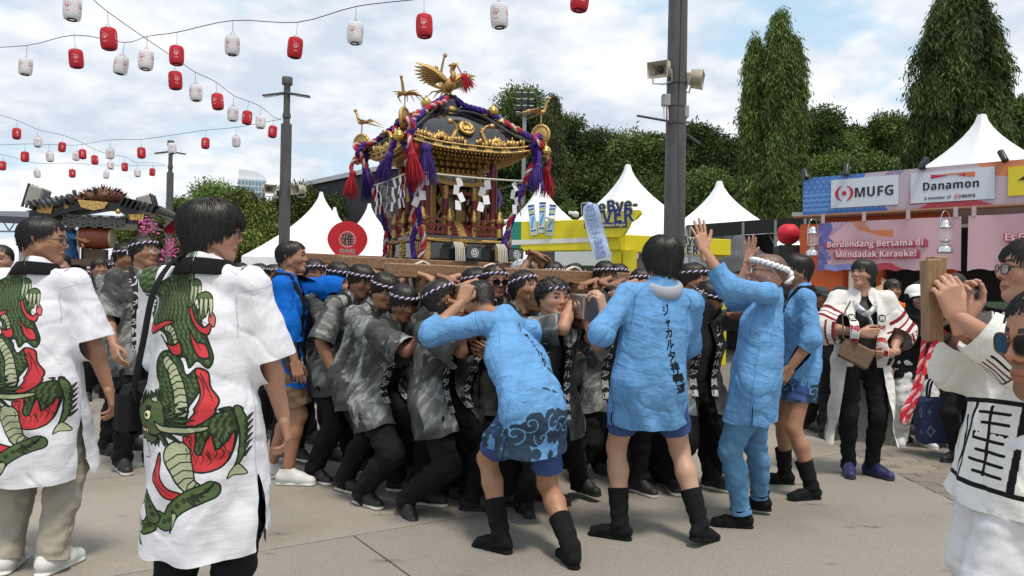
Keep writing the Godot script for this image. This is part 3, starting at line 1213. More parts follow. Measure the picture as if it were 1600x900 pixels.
			io.append(seen[key])
	J.coatfield = F
	return mi(o.get("name","coat"),arr_mesh(vo,no,io,null,uo),o.mat,root)
func seg_dist(p: Vector3,a: Vector3,b: Vector3) -> float:
	var d := b - a
	return (p - a - d*clampf((p - a).dot(d)/maxf(1e-9,d.length_squared()),0,1)).length()
func person_collar(J: Dictionary,root: Node3D,m: Material,width := 0.055,down := 0.6,gap := 0.06,called := "collar",lift := 0.006) -> void:
	var F: Field = J.coatfield
	var k: float = J.k
	for g in [-1.0,1.0]:
		var inner := PackedVector3Array()
		var outer := PackedVector3Array()
		var N := 26
		for i in N + 1:
			var t := float(i)/N
			var a := t*2.2
			var p: Vector3
			var q: Vector3
			if a < 0.8:
				var an := PI - a/0.8*1.9
				var r := 0.083*k
				var dirv: Vector3 = J.side*sin(an)*g + J.fwd*cos(an)
				p = J.neck + dirv*r + J.sp*(0.03 - 0.012*a) + J.fwd*0.008
				q = J.neck + dirv*(r + 0.03) + J.sp*(-0.03 - 0.006*a) + J.fwd*0.008
			else:
				var d := (a - 0.8)/1.4
				var x := lerpf(0.066,gap,clampf(d*3.0,0,1))*k
				var y := 0.0 + d*down
				var at: Vector3
				var spl: float = (J.neck - J.pel).length()
				var fw: Vector3 = J.fwd
				var sd: Vector3 = J.side
				if y < spl:
					at = J.neck - J.sp*y
				else:
					at = J.pel + (J.hem - J.pel).normalized()*(y - spl)
					sd = J.pside
					fw = sd.cross((J.pel - J.hem).normalized())
				p = F.hit(at + sd*x*g + fw*0.35,-fw,0.5)
				q = F.hit(at + sd*(x + width*k)*g + fw*0.35,-fw,0.5)
				var bl := clampf(d*5.0,0,1)
				if bl < 1.0:
					var dv: Vector3 = J.side*sin(PI - 1.9)*g + J.fwd*cos(PI - 1.9)
					p = (J.neck + dv*0.083*k + J.sp*0.02 + J.fwd*0.008).lerp(p,bl)
					q = (J.neck + dv*0.113*k + J.sp*-0.035 + J.fwd*0.008).lerp(q,bl)
			inner.append(p)
			outer.append(q)
		var rs := []
		for i in N + 1:
			var p := inner[i]
			var q := outer[i]
			var tn := (inner[mini(i + 1,N)] - inner[maxi(i - 1,0)])
			var nn: Vector3 = (q - p).cross(tn).normalized()*-g
			rs.append(PackedVector3Array([p + nn*lift*0.2,p + nn*lift,p.lerp(q,0.5) + nn*lift*1.3,q + nn*lift,q + nn*lift*0.1]) if g > 0 else PackedVector3Array([q + nn*lift*0.1,q + nn*lift,p.lerp(q,0.5) + nn*lift*1.3,p + nn*lift,p + nn*lift*0.2]))
		var M := MB.new()
		M.rings(rs,false)
		mi(called,M.mesh(),m,root)
func person_legs(s: Dictionary,J: Dictionary,root: Node3D,o: Dictionary) -> void:
	var k: float = J.k
	var fat: float = J.fat
	var b := bounds(J,["pel","lkn","rkn","lan","ran","lhip","rhip"],0.26)
	var F := Field.new(b.position,b.end,s.get("ccell",0.0145))
	var w: float = o.get("w",0.014)
	var ff: Vector3 = J.pside.cross(Vector3.UP)
	F.cap(J.pel + J.sp*0.06,J.pel - Vector3(0,0.03,0),(0.112 + w)*k*fat,(0.125 + w)*k*fat,0.04,ff,1.2)
	var to: float = o.get("to",2.0)
	for c in ["l","r"]:
		F.cap(J[c + "hip"],J[c + "kn"],(0.09 + w)*k*fat,(0.06 + w)*k,0.03)
		if to > 1.0:
			var cm: Vector3 = J[c + "kn"].lerp(J[c + "an"],0.35) - J.fwd*0.012
			F.cap(J[c + "kn"],cm,(0.058 + w)*k,(0.056 + w)*k,0.03)
			F.cap(cm,J[c + "an"],(0.056 + w)*k,(0.043 + w*o.get("cuff",1.0))*k,0.03)
			F.cap(J[c + "an"],J[c + "an"] - Vector3(0,0.05,0),(0.045 + w)*k,(0.05 + w)*k,0.02)
		else:
			F.cap(J[c + "hip"].lerp(J[c + "kn"],0.2),J[c + "kn"],(0.09 + w)*k*fat,(0.072 + w*1.2)*k,0.03)
	var m := F.nets()
	var v: PackedVector3Array = m[0]
	var ix: PackedInt32Array = m[1]
	var n0 := net_normals(v,ix)
	fold_noise.seed = s.get("seed",1) + 77
	fold_noise.frequency = 1.0
	fold_noise.noise_type = FastNoiseLite.TYPE_SIMPLEX
	fold_noise.fractal_type = FastNoiseLite.FRACTAL_NONE
	var amp: float = o.get("fold",1.0)
	var g := PackedFloat32Array()
	g.resize(v.size())
	for i in v.size():
		var p := v[i]
		var d := 0.012*(absf(fold_noise.get_noise_3d(p.x*5,p.y*7,p.z*5)) - 0.25) + 0.005*fold_noise.get_noise_3d(p.x*14,p.y*17,p.z*14)
		v[i] = p + n0[i]*d*amp
		p = v[i]
		var e: float = 9.0
		var c := "l" if seg_dist(p,J.lhip,J.lkn) + seg_dist(p,J.lkn,J.lan) < seg_dist(p,J.rhip,J.rkn) + seg_dist(p,J.rkn,J.ran) else "r"
		if to > 1.0:
			var u: Vector3 = (J[c + "an"] - J[c + "kn"]).normalized()
			var t: float = (p - J[c + "kn"]).dot(u)
			e = (J[c + "an"] - J[c + "kn"]).length()*(to - 1.0) - t + o.get("drop",0.02)
			if p.y > J[c + "kn"].y + 0.05:
				e = 1.0
		else:
			var u: Vector3 = (J[c + "kn"] - J[c + "hip"]).normalized()
			var t: float = (p - J[c + "hip"]).dot(u)
			e = (J[c + "kn"] - J[c + "hip"]).length()*to - t
		g[i] = minf(e,0.04 - (p - J.pel).dot(J.sp))
	var cl := net_clip(v,ix,g)
	v = cl[0]
	mi(o.get("name","trousers"),arr_mesh(v,net_normals(v,cl[1]),cl[1]),o.mat,root)
func foot_xf(J: Dictionary,c: String) -> Transform3D:
	var an: Vector3 = J[c + "an"]
	var b := Basis(Vector3.UP,J[c + "fy"])*Basis(Vector3.RIGHT,J[c + "fp"])
	return Transform3D(b*Basis.from_scale(Vector3.ONE*lerpf(1.0,J.k,0.7)),an - b*Vector3(0,0.085,0))
func person_shoes(J: Dictionary,root: Node3D,kind: String) -> void:
	for c in ["l","r"]:
		var o := mi("shoe",shoe_mesh(kind),vmat("shoe",0.6),root)
		o.transform = foot_xf(J,c)
func person_boots(J: Dictionary,root: Node3D,high := 0.36,m: Material = null) -> void:
	for c in ["l","r"]:
		var x := foot_xf(J,c)
		var an: Vector3 = J[c + "an"]
		var kn: Vector3 = J[c + "kn"]
		var top := an.lerp(kn,high + 0.08)
		var b := AABB(an,Vector3.ZERO).expand(top).expand(x*Vector3(0,0,0.2)).expand(x*Vector3(0,0,-0.08)).grow(0.09)
		var F := Field.new(b.position,b.end,0.0075)
		F.cap(x*Vector3(0,0.045,-0.04),x*Vector3(0.003,0.036,0.09),0.036,0.036,0.015)
		F.cap(x*Vector3(0.003,0.038,0.09),x*Vector3(-0.012,0.026,0.155),0.035,0.026,0.015)
		F.cap(x*Vector3(0.003,0.038,0.09),x*Vector3(0.022,0.024,0.145),0.033,0.023,0.012)
		F.cap(x*Vector3(0,0.05,-0.01),an,0.041,0.044,0.02)
		F.cap(an,top,0.048,0.062,0.02)
		F.cap(x*Vector3(0,0.008,-0.04),x*Vector3(0.004,0.008,0.15),0.036,0.037,0.006,x.basis.y.normalized(),3.0)
		var me := F.nets()
		var v: PackedVector3Array = me[0]
		var ix: PackedInt32Array = me[1]
		var n0 := net_normals(v,ix)
		var u := (kn - an).normalized()
		var L := (top - an).length()
		var g := PackedFloat32Array()
		for i in v.size():
			var t := (v[i] - an).dot(u)
			v[i] += n0[i]*0.0035*sin(t*95.0 + v[i].x*40.0)*clampf(1.0 - absf(t - 0.03)*7.0,0,1)
			g.append(L*0.93 - t)
		var cl := net_clip(v,ix,g)
		v = cl[0]
		mi("boot",arr_mesh(v,net_normals(v,cl[1]),cl[1]),m if m else cloth_plain("boot_black",Color(0.009,0.009,0.01)),root)
func cloth_plain(key: String,col: Color,rough := 0.9) -> StandardMaterial3D:
	var m := mat("cloth_" + key,col,rough)
	if m.normal_texture == null:
		m.normal_enabled = true
		m.normal_texture = weave()
		m.normal_scale = 0.5
		m.uv1_triplanar = true
		m.uv1_scale = Vector3.ONE*2.5
		m.metallic_specular = 0.3
	return m
func weave() -> Texture2D:
	if not cache.has("weave"):
		cache["weave"] = noise_tex(9,0.012,[],true,512,7.0,FastNoiseLite.TYPE_SIMPLEX_SMOOTH,5)
	return cache["weave"]
func person_hair(s: Dictionary,J: Dictionary,root: Node3D) -> void:
	var st: String = s.get("hair","short")
	if st == "none":
		return
	var m := mat("hair",Color(0.0085,0.0075,0.007),0.42)
	m.metallic_specular = 0.45
	var h := mi("hair",hair_mesh(st),m,root)
	h.transform = J.hx
var heads := {}
func person(s: Dictionary) -> Node3D:
	var root := thing("person",s.label,"person",s.at,s.get("yaw",0.0),s.get("group",""))
	var inv := root.transform.affine_inverse()
	for c in ["l","r"]:
		for q in ["w","a"]:
			if s.has(c + q + "W"):
				s[c + q] = inv*(s[c + q + "W"] as Vector3)
		for q in ["hf","hp","eh"]:
			if s.has(c + q + "W"):
				s[c + q] = inv.basis*(s[c + q + "W"] as Vector3)
	for q in ["pel","neck","head"]:
		if s.has(q + "W"):
			s[q] = inv*(s[q + "W"] as Vector3)
	if s.has("lookW"):
		var d: Vector3 = inv.basis*(s.lookW as Vector3)
		s.hd = Vector3(rad_to_deg(atan2(d.x,d.z)),rad_to_deg(-atan2(d.y,Vector2(d.x,d.z).length())),s.get("roll",0.0))
	var J := skeleton(s)
	heads[root] = J.hx
	person_body(s,J,root)
	person_hair(s,J,root)
	if s.has("band"):
		var b := mi("headband",band_mesh(s.band),vmat("band",0.85),root)
		b.transform = J.hx
	if s.has("specs"):
		glasses(s.specs,root,J.hx)
	dress(s,J,root)
	return root
# ------------------------------------------------------------------ printed cloth: left half of an image is the back of a coat,right half its front; 1.5 m wide,1.275 m from the neck down
func cloth_image(W: int,base: Color) -> Image:
	var im := Image.create_empty(W,int(W*0.425),false,Image.FORMAT_RGB8)
	im.fill(base.linear_to_srgb())
	return im
func cp(W: int,u: float,v: float,front := false) -> Vector2:
	var s := W*0.5/1.5
	return Vector2((u + 0.75)*s + (W*0.5 if front else 0.0),v*s)
func printed(key: String,im: Image,rough := 0.85,crease := 0.22) -> StandardMaterial3D:
	var m := mat(key,Color.WHITE,rough)
	m.albedo_texture = itex(im)
	m.texture_repeat = false
	m.normal_enabled = true
	m.normal_texture = weave_uv()
	m.normal_scale = crease
	m.metallic_specular = 0.3
	return m
func weave_uv() -> Texture2D:
	if not cache.has("weave_uv"):
		var t := noise_tex(19,0.011,[],true,1024,16.0,FastNoiseLite.TYPE_SIMPLEX_SMOOTH,4)
		var n: FastNoiseLite = t.noise
		n.fractal_type = FastNoiseLite.FRACTAL_RIDGED
		n.domain_warp_enabled = true
		n.domain_warp_amplitude = 40.0
		n.domain_warp_frequency = 0.008
		cache["weave_uv"] = t
	return cache["weave_uv"]
func grey_cloth(variant: int) -> StandardMaterial3D:
	var key := "charcoal_print_%d" % variant
	if mats.has(key):
		return mats[key]
	var W := 1024
	var im := cloth_image(W,Color(0.035,0.038,0.038))
	var a := FastNoiseLite.new()
	a.seed = 31 + variant
	a.noise_type = FastNoiseLite.TYPE_SIMPLEX
	a.frequency = 0.011
	a.fractal_type = FastNoiseLite.FRACTAL_NONE
	a.domain_warp_enabled = true
	a.domain_warp_amplitude = 55.0
	a.domain_warp_frequency = 0.006
	var b := FastNoiseLite.new()
	b.seed = 7 + variant
	b.noise_type = FastNoiseLite.TYPE_SIMPLEX
	b.frequency = 0.05
	b.fractal_octaves = 3
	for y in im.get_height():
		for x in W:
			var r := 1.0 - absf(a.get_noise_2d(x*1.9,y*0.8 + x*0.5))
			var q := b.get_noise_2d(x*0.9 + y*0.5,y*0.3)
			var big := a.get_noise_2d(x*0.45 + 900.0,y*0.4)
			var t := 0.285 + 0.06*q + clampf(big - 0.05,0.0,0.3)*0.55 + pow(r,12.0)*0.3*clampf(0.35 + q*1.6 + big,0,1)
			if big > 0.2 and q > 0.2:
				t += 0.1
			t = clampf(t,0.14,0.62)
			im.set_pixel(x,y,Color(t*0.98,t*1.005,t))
	var m := printed(key,im)
	return m
func lapel_text(key: String,base: Color,ink: Color,names: Array,from := 0.47,to := 0.97,crest := false) -> StandardMaterial3D:
	if mats.has(key):
		return mats[key]
	var im := Image.create_empty(96,1024,false,Image.FORMAT_RGB8)
	im.fill(base.linear_to_srgb())
	var m := names.size()
	for i in m:
		var y := lerpf(from,to,float(i)/maxi(1,m - 1))*1024.0
		for st in GLYPH[names[i]].split("|"):
			var p := pts(st)
			for j in p.size():
				p[j] = Vector2(48 + (p[j].x - 50)*0.72,y + (p[j].y - 50)*0.52)
			stroke(im,p,7.5,ink.linear_to_srgb())
	if crest:
		disc(im,Vector2(48,from*1024 - 80),30,Color(0.02,0.02,0.02))
		glyph(im,"miya",Vector2(48,from*1024 - 80),40,4,Color(0.9,0.9,0.88))
	var mt := mat(key,Color.WHITE,0.85)
	mt.albedo_texture = itex(im)
	mt.texture_repeat = false
	return mt
func seams(im: Image,W: int,col: Color) -> void:
	var w := W/700.0
	for half in [false,true]:
		for q in [[0.0,0.02,0.0,0.12],[-0.2,0.0,-0.2,0.26],[0.2,0.0,0.2,0.26],[-0.25,0.3,-0.25,1.2],[0.25,0.3,0.25,1.2]]:
			stroke(im,PackedVector2Array([cp(W,q[0],q[1],half),cp(W,q[2],q[3],half)]),w,col.linear_to_srgb())
const SLOGAN := ["ji","ya","ka","ru","ta","kami","koshi","ren"]
func sky_cloth(cloud: bool) -> StandardMaterial3D:
	var key := "sky_blue_cloud" if cloud else "sky_blue_plain"
	if mats.has(key):
		return mats[key]
	var W := 1536
	var base := Color(0.135,0.325,0.61)
	var im := cloth_image(W,base)
	var n := FastNoiseLite.new()
	n.frequency = 0.012
	n.fractal_octaves = 4
	var bs := base.linear_to_srgb()
	for y in range(0,im.get_height(),2):
		for x in range(0,W,2):
			var t := 1.0 + 0.07*n.get_noise_2d(x,y)
			im.fill_rect(Rect2i(x,y,2,2),Color(bs.r*t,bs.g*t,bs.b*t))
	var ink := Color(0.012,0.014,0.02).linear_to_srgb()
	if cloud:
		var dark := Color(0.035,0.06,0.1).linear_to_srgb()
		for half in [false,true]:
			var r := RandomNumberGenerator.new()
			r.seed = 5
			for i in 46:
				var u := -0.3 + 0.6*r.randf()
				var v := 0.6 + 0.19*r.randf() - 0.07*cos(u*14.0)
				disc(im,cp(W,u,v,half),r.randf_range(14,30),dark)
			for i in 9:
				var u := -0.28 + 0.07*i
				var c := cp(W,u,0.62 + 0.13*r.randf(),half)
				var p := PackedVector2Array()
				for j in 16:
					p.append(c + Vector2.from_angle(j*0.45 + i)*(4 + j*1.5))
				stroke(im,p,3.5,base.linear_to_srgb())
			for i in 7:
				disc(im,cp(W,-0.3 + 0.1*i,0.83 + 0.03*sin(i*2.0),half),15,dark)
	seams(im,W,Color(0.075,0.2,0.42))
	for i in SLOGAN.size():
		var t := i/7.0
		glyph(im,SLOGAN[i],cp(W,0.02 + 0.15*t,0.13 + 0.42*t),30.0,5.2,ink,-0.25)
	return printed(key,im,0.9,0.38)
func royal_cloth() -> StandardMaterial3D:
	if mats.has("royal_happi"):
		return mats["royal_happi"]
	var W := 1024
	var im := cloth_image(W,Color(0.003,0.115,0.5))
	var white := Color(0.7,0.72,0.78).linear_to_srgb()
	var blue := Color(0.003,0.115,0.5).linear_to_srgb()
	for half in [false,true]:
		var a := cp(W,-0.7,0.575,half)
		var b := cp(W,0.7,0.755,half)
		im.fill_rect(Rect2i(Vector2i(a),Vector2i(b - a)),white)
		for row in 4:
			var y := lerpf(a.y,b.y,row/3.0)
			im.fill_rect(Rect2i(int(a.x),int(y) - 2,int(b.x - a.x),4),blue)
			if row < 3:
				for c in 12:
					var x := a.x + (c + 0.5*(row % 2))*42.0
					im.fill_rect(Rect2i(int(x),int(y),4,int((b.y - a.y)/3.0)),blue)
	return printed("royal_happi",im)
func dragon_cloth() -> StandardMaterial3D:
	if mats.has("dragon_coat"):
		return mats["dragon_coat"]
	var W := 2048
	var im := cloth_image(W,Color(0.72,0.73,0.78))
	var ink := Color(0.012,0.02,0.014).linear_to_srgb()
	var g0 := Color(0.032,0.055,0.028).linear_to_srgb()
	var g1 := Color(0.088,0.135,0.055).linear_to_srgb()
	var cream := Color(0.42,0.46,0.3).linear_to_srgb()
	var red := Color(0.58,0.05,0.06).linear_to_srgb()
	var pink := Color(0.62,0.13,0.12).linear_to_srgb()
	var S := W*0.5/1.5*0.001287
	var o := cp(W,0.043,0.0)
	var at := func(q: PackedVector2Array) -> PackedVector2Array:
		var r := PackedVector2Array()
		for p in q:
			r.append(o + Vector2((p.x - 250.0)*1.034*lerpf(1.5,1.0,clampf((p.y - 60.0)/330.0,0,1)),p.y - 40.0)*S)
		return r
	var shape := func(str_: String,col: Color,edge := 4.0) -> void:
		var p: PackedVector2Array = at.call(spline(pts(str_),6,true))
		fill_poly(im,p,col)
		if edge > 0.0:
			p.append(p[0])
			stroke(im,p,edge,ink)
	var scaled := func(str_: String,lean: float) -> void:
		var p: PackedVector2Array = at.call(spline(pts(str_),6,true))
		fill_poly(im,p,g0)
		var lo := p[0]
		var hi := p[0]
		for q in p:
			lo = lo.min(q)
			hi = hi.max(q)
		var r := 0
		var y := lo.y
		while y < hi.y:
			var x := lo.x + (7.0 if r % 2 == 1 else 0.0)
			while x < hi.x:
				var c := Vector2(x + 3.0*sin(y*0.2),y)
				if Geometry2D.is_point_in_polygon(c + Vector2(0,8),p) and Geometry2D.is_point_in_polygon(c - Vector2(8,3),p) and Geometry2D.is_point_in_polygon(c + Vector2(8,0),p):
					var d := Vector2(cos(lean),sin(lean))
					stroke(im,PackedVector2Array([c - d*3.5,c + d*3.5]),8.5,g1,6.0)
				x += 15.0
			y += 12.0
			r += 1
		p.append(p[0])
		stroke(im,p,4.0,ink)
	var ribs := func(str_: String,w0: float,w1: float) -> void:
		var p: PackedVector2Array = at.call(spline(pts(str_),8))
		for i in p.size():
			disc(im,p[i],S*lerpf(w0,w1,float(i)/p.size()) + 4,ink)
		for i in p.size():
			disc(im,p[i],S*lerpf(w0,w1,float(i)/p.size()),cream)
		for i in range(2,p.size() - 1,4):
			var d := (p[i + 1] - p[i - 1]).normalized().orthogonal()*S*lerpf(w0,w1,float(i)/p.size())
			stroke(im,PackedVector2Array([p[i] - d,p[i] + d.orthogonal()*0.3,p[i] + d]),3.0,ink)
	scaled.call("112 130 140 80 175 55 215 62 232 120 262 190 285 250 300 300 290 330 262 310 240 330 225 300 200 305 175 280 165 240 130 215 105 190",1.0)
	for i in 9:
		shape.call("%f %f %f %f %f %f" % [150.0 + i*9,84 - 14*sin(i*0.4),146.0 + i*11,52 - 20*sin(i*0.4) - 8*(i % 2),164.0 + i*9,80 - 14*sin(i*0.4)],g1,2.5)
	scaled.call("235 470 300 450 345 440 358 480 352 540 330 590 270 610 230 560",2.0)
	scaled.call("135 330 150 290 185 285 215 310 235 350 262 330 290 345 270 400 245 440 235 470 190 475 160 455 145 400",0.6)
	ribs.call("168 312 190 335 206 365 215 400 222 436",12.0,20.0)
	ribs.call("168 218 186 226 196 246 200 272",9.0,6.0)
	for q in ["105 225 110 205 125 212 145 205 165 198 192 202 160 215 135 232 115 238","150 240 165 262 190 268 210 260 215 290 190 295 168 270","235 130 240 165 255 200 275 215 290 200 285 235 265 230 245 205 232 170","235 220 255 255 280 265 290 300 268 300 250 275",
			"258 335 290 340 300 380 320 420 300 455 260 480 235 475 262 440 275 400","226 505 258 480 262 520 258 552 274 562 284 535 300 500 310 545 330 530 352 500 345 560 320 600 270 612 238 590","155 560 140 600 132 635 150 660 175 690 225 692 215 675 180 660 160 625 158 595"]:
		shape.call(q,red,4.5)
	ribs.call("208 565 222 605 236 645 262 660",38.0,14.0)
	shape.call("286 168 298 188 296 214 284 200",pink,3.0)
	for q in ["262 350 280 372 282 410 262 452","272 345 296 392 306 424","244 520 250 552 262 578","318 520 330 548 318 580","288 560 300 580 290 596","250 150 262 190 280 206","246 240 270 282","138 610 150 645 190 684"]:
		stroke(im,at.call(spline(pts(q),8)),3.5,ink,1.0)
	for i in 16:
		var b0 := Vector2(232 + (i % 8)*15,500 + (i/8)*52 + 8*sin(i*1.3))
		stroke(im,at.call(spline(PackedVector2Array([b0,b0 + Vector2(5,14),b0 + Vector2(-2,30)]),5)),3.0,ink,1.0)
	for i in 26:
		var a := -0.9 + i*0.13
		var c := Vector2(140,478)
		var tip := c + Vector2(cos(a)*(82 + 22*(i % 3)),sin(a)*66)
		var sd := Vector2(-sin(a),cos(a))*7
		shape.call("%f %f %f %f %f %f" % [c.x + cos(a)*26 + sd.x,c.y + sin(a)*22 + sd.y,tip.x,tip.y,c.x + cos(a)*26 - sd.x,c.y + sin(a)*22 - sd.y],g0 if i % 2 == 0 else g1,2.5)
	shape.call("58 478 66 448 84 436 100 422 122 410 148 420 168 448 170 486 150 508 118 508 104 496 78 500 62 494",g1)
	shape.call("70 506 96 500 122 512 150 516 130 536 98 532 76 522",g1)
	shape.call("74 500 102 492 124 508 100 508",red,2.5)
	shape.call("142 470 166 482 230 484 292 480 286 492 232 502 160 498",cream)
	shape.call("120 424 128 400 150 384 140 410 146 428",cream,3.0)
	shape.call("86 436 78 412 92 400 98 424",g0,2.5)
	for q in [[118.0,15.0,ink],[118.0,11.0,Color(0.93,0.9,0.72)],[114.0,5.0,ink]]:
		disc(im,(at.call(PackedVector2Array([Vector2(q[0],456)])) as PackedVector2Array)[0],q[1],q[2])
	for j in 4:
		shape.call("%f 499 %f 512 %f 499" % [74.0 + j*11,77.0 + j*11,82.0 + j*11],Color(0.93,0.93,0.86),1.5)
	for i in 6:
		shape.call("%f %f %f %f %f %f" % [96.0 + i*11,424 - 3*i,92.0 + i*11,404 - 3*i,106.0 + i*11,420 - 3*i],g0,2.0)
	stroke(im,at.call(spline(pts("70 508 92 528 106 560 98 584 72 590"),8)),7.0,ink,2.0)
	stroke(im,at.call(spline(pts("70 508 92 528 106 560 98 584 72 590"),8)),3.0,cream,1.0)
	for q in [["296 662 236 690 196 722 172 762 140 748 122 776 100 790",22.0,15.0],["134 752 122 716 104 694 84 704",15.0,12.0]]:
		var leg: PackedVector2Array = at.call(spline(pts(q[0]),8))
		for i in leg.size():
			disc(im,leg[i],S*lerpf(q[1],q[2],float(i)/leg.size()) + 4,ink)
		for i in leg.size():
			disc(im,leg[i],S*lerpf(q[1],q[2],float(i)/leg.size()),g1)
		for i in range(2,leg.size(),4):
			disc(im,leg[i] + Vector2(2,-4),7,g0)
	for i in 6:
		shape.call("%f %f %f %f %f %f" % [236.0 + i*10,690.0 - i*5,262.0 + i*9,704.0 - i*13,246.0 + i*10,682.0 - i*5],g0,2.5)
	for q in ["92 700 74 708 60 750 78 728 96 716","96 780 74 780 60 800 84 830 98 838 82 808 100 800","188 734 192 760 186 788 202 756 206 732","96 772 66 764 58 776 84 786"]:
		shape.call(q,cream,3.5)
	for q in [[236.0,96.0],[268.0,132.0]]:
		shape.call("%f %f %f %f %f %f %f %f %f %f %f %f" % [q[0] - 12,q[1] + 60,q[0] - 10,q[1] + 16,q[0] - 18,q[1] - 6,q[0] + 8,q[1] - 18,q[0] + 24,q[1] + 2,q[0] + 4,q[1] + 56],g1,4.0)
		for j in 3:
			shape.call("%f %f %f %f %f %f" % [q[0] - 10 + j*12,q[1] + 6.0,q[0] - 4 + j*12,q[1] + 56.0,q[0] + j*12,q[1] + 6.0],cream,2.5)
	shape.call("352 440 372 446 382 500 378 560 362 600 344 620 356 588 362 540 360 490",g1,4.0)
	shape.call("344 612 362 600 384 634 350 630 334 636",cream,3.0)
	for i in 6:
		shape.call("%f %f %f %f %f %f" % [376.0,470.0 + i*20,398.0,458.0 + i*20,378.0,482.0 + i*20],g0,2.0)
	seams(im,W,Color(0.5,0.52,0.6))
	return printed("dragon_coat",im,0.62,0.13)
func robe_cloth() -> StandardMaterial3D:
	if mats.has("white_robe"):
		return mats["white_robe"]
	var W := 1024
	var im := cloth_image(W,Color(0.68,0.67,0.64))
	var red := Color(0.22,0.018,0.03).linear_to_srgb()
	for half in [false,true]:
		for g in [-1.0,1.0]:
			for i in 5:
				var p := PackedVector2Array()
				for j in 12:
					var t := j/11.0
					p.append(cp(W,g*(0.3 + 0.055*i + 0.05*sin(t*2.4)),-0.02 + 0.3*t,half))
				stroke(im,p,9.0 if i % 2 == 0 else 4.5,red)
	return printed("white_robe",im)
func block_cloth() -> StandardMaterial3D:
	if mats.has("block_jacket"):
		return mats["block_jacket"]
	var W := 2048
	var im := cloth_image(W,Color(0.72,0.71,0.7))
	var ink := Color(0.01,0.01,0.011).linear_to_srgb()
	var bp := func(u: float,v: float,half: bool) -> Vector2:
		return cp(W,u*0.85,0.33 + (v - 0.5)*0.98,half)
	for half in [false,true]:
		for y in [0.5,0.77]:
			stroke(im,PackedVector2Array([bp.call(-0.85,y,half),bp.call(0.85,y,half)]),11.0,ink)
		for i in 6:
			var u := -0.6 + i*0.2
			var x0 := u + 0.01
			for q in [[0.0,0.5,0.0,0.77,11.0],[0.05,0.53,0.05,0.74,9.0],[0.1,0.5,0.1,0.68,9.0],[0.145,0.56,0.145,0.77,9.0]]:
				if i % 2 == 0 or q[0] == 0.0:
					stroke(im,PackedVector2Array([bp.call( x0 + q[0],q[1],half),bp.call( x0 + q[2] - 0.012,q[3],half)]),q[4],ink)
			if i % 2 == 1:
				for r in 6:
					var y := 0.54 + r*0.037
					stroke(im,PackedVector2Array([bp.call( x0 + 0.03 + (0.03 if r % 2 == 1 else 0.0),y,half),bp.call( x0 + 0.16,y,half)]),7.0,ink)
				stroke(im,PackedVector2Array([bp.call( x0 + 0.1,0.52,half),bp.call( x0 + 0.1,0.73,half)]),7.0,ink)
			else:
				stroke(im,PackedVector2Array([bp.call( x0 + 0.05,0.575,half),bp.call( x0 + 0.1,0.575,half)]),7.0,ink)
		for g in [-1.0,1.0]:
			for i in 26:
				var v := -0.14 + i*0.02
				stroke(im,PackedVector2Array([cp(W,g*0.48,v,half),cp(W,g*0.56,v,half)]),5.0,Color(0.18,0.06,0.06).linear_to_srgb() if i % 2 == 0 else ink)
			stroke(im,PackedVector2Array([cp(W,g*0.475,-0.2,half),cp(W,g*0.475,0.4,half)]),4.0,Color(0.3,0.28,0.25))
			glyphs(im,["kami","koshi","ren"],cp(W,g*0.3,0.06,half),cp(W,g*0.42,0.06,half),26.0,4.5,ink)
	return printed("block_jacket",im)
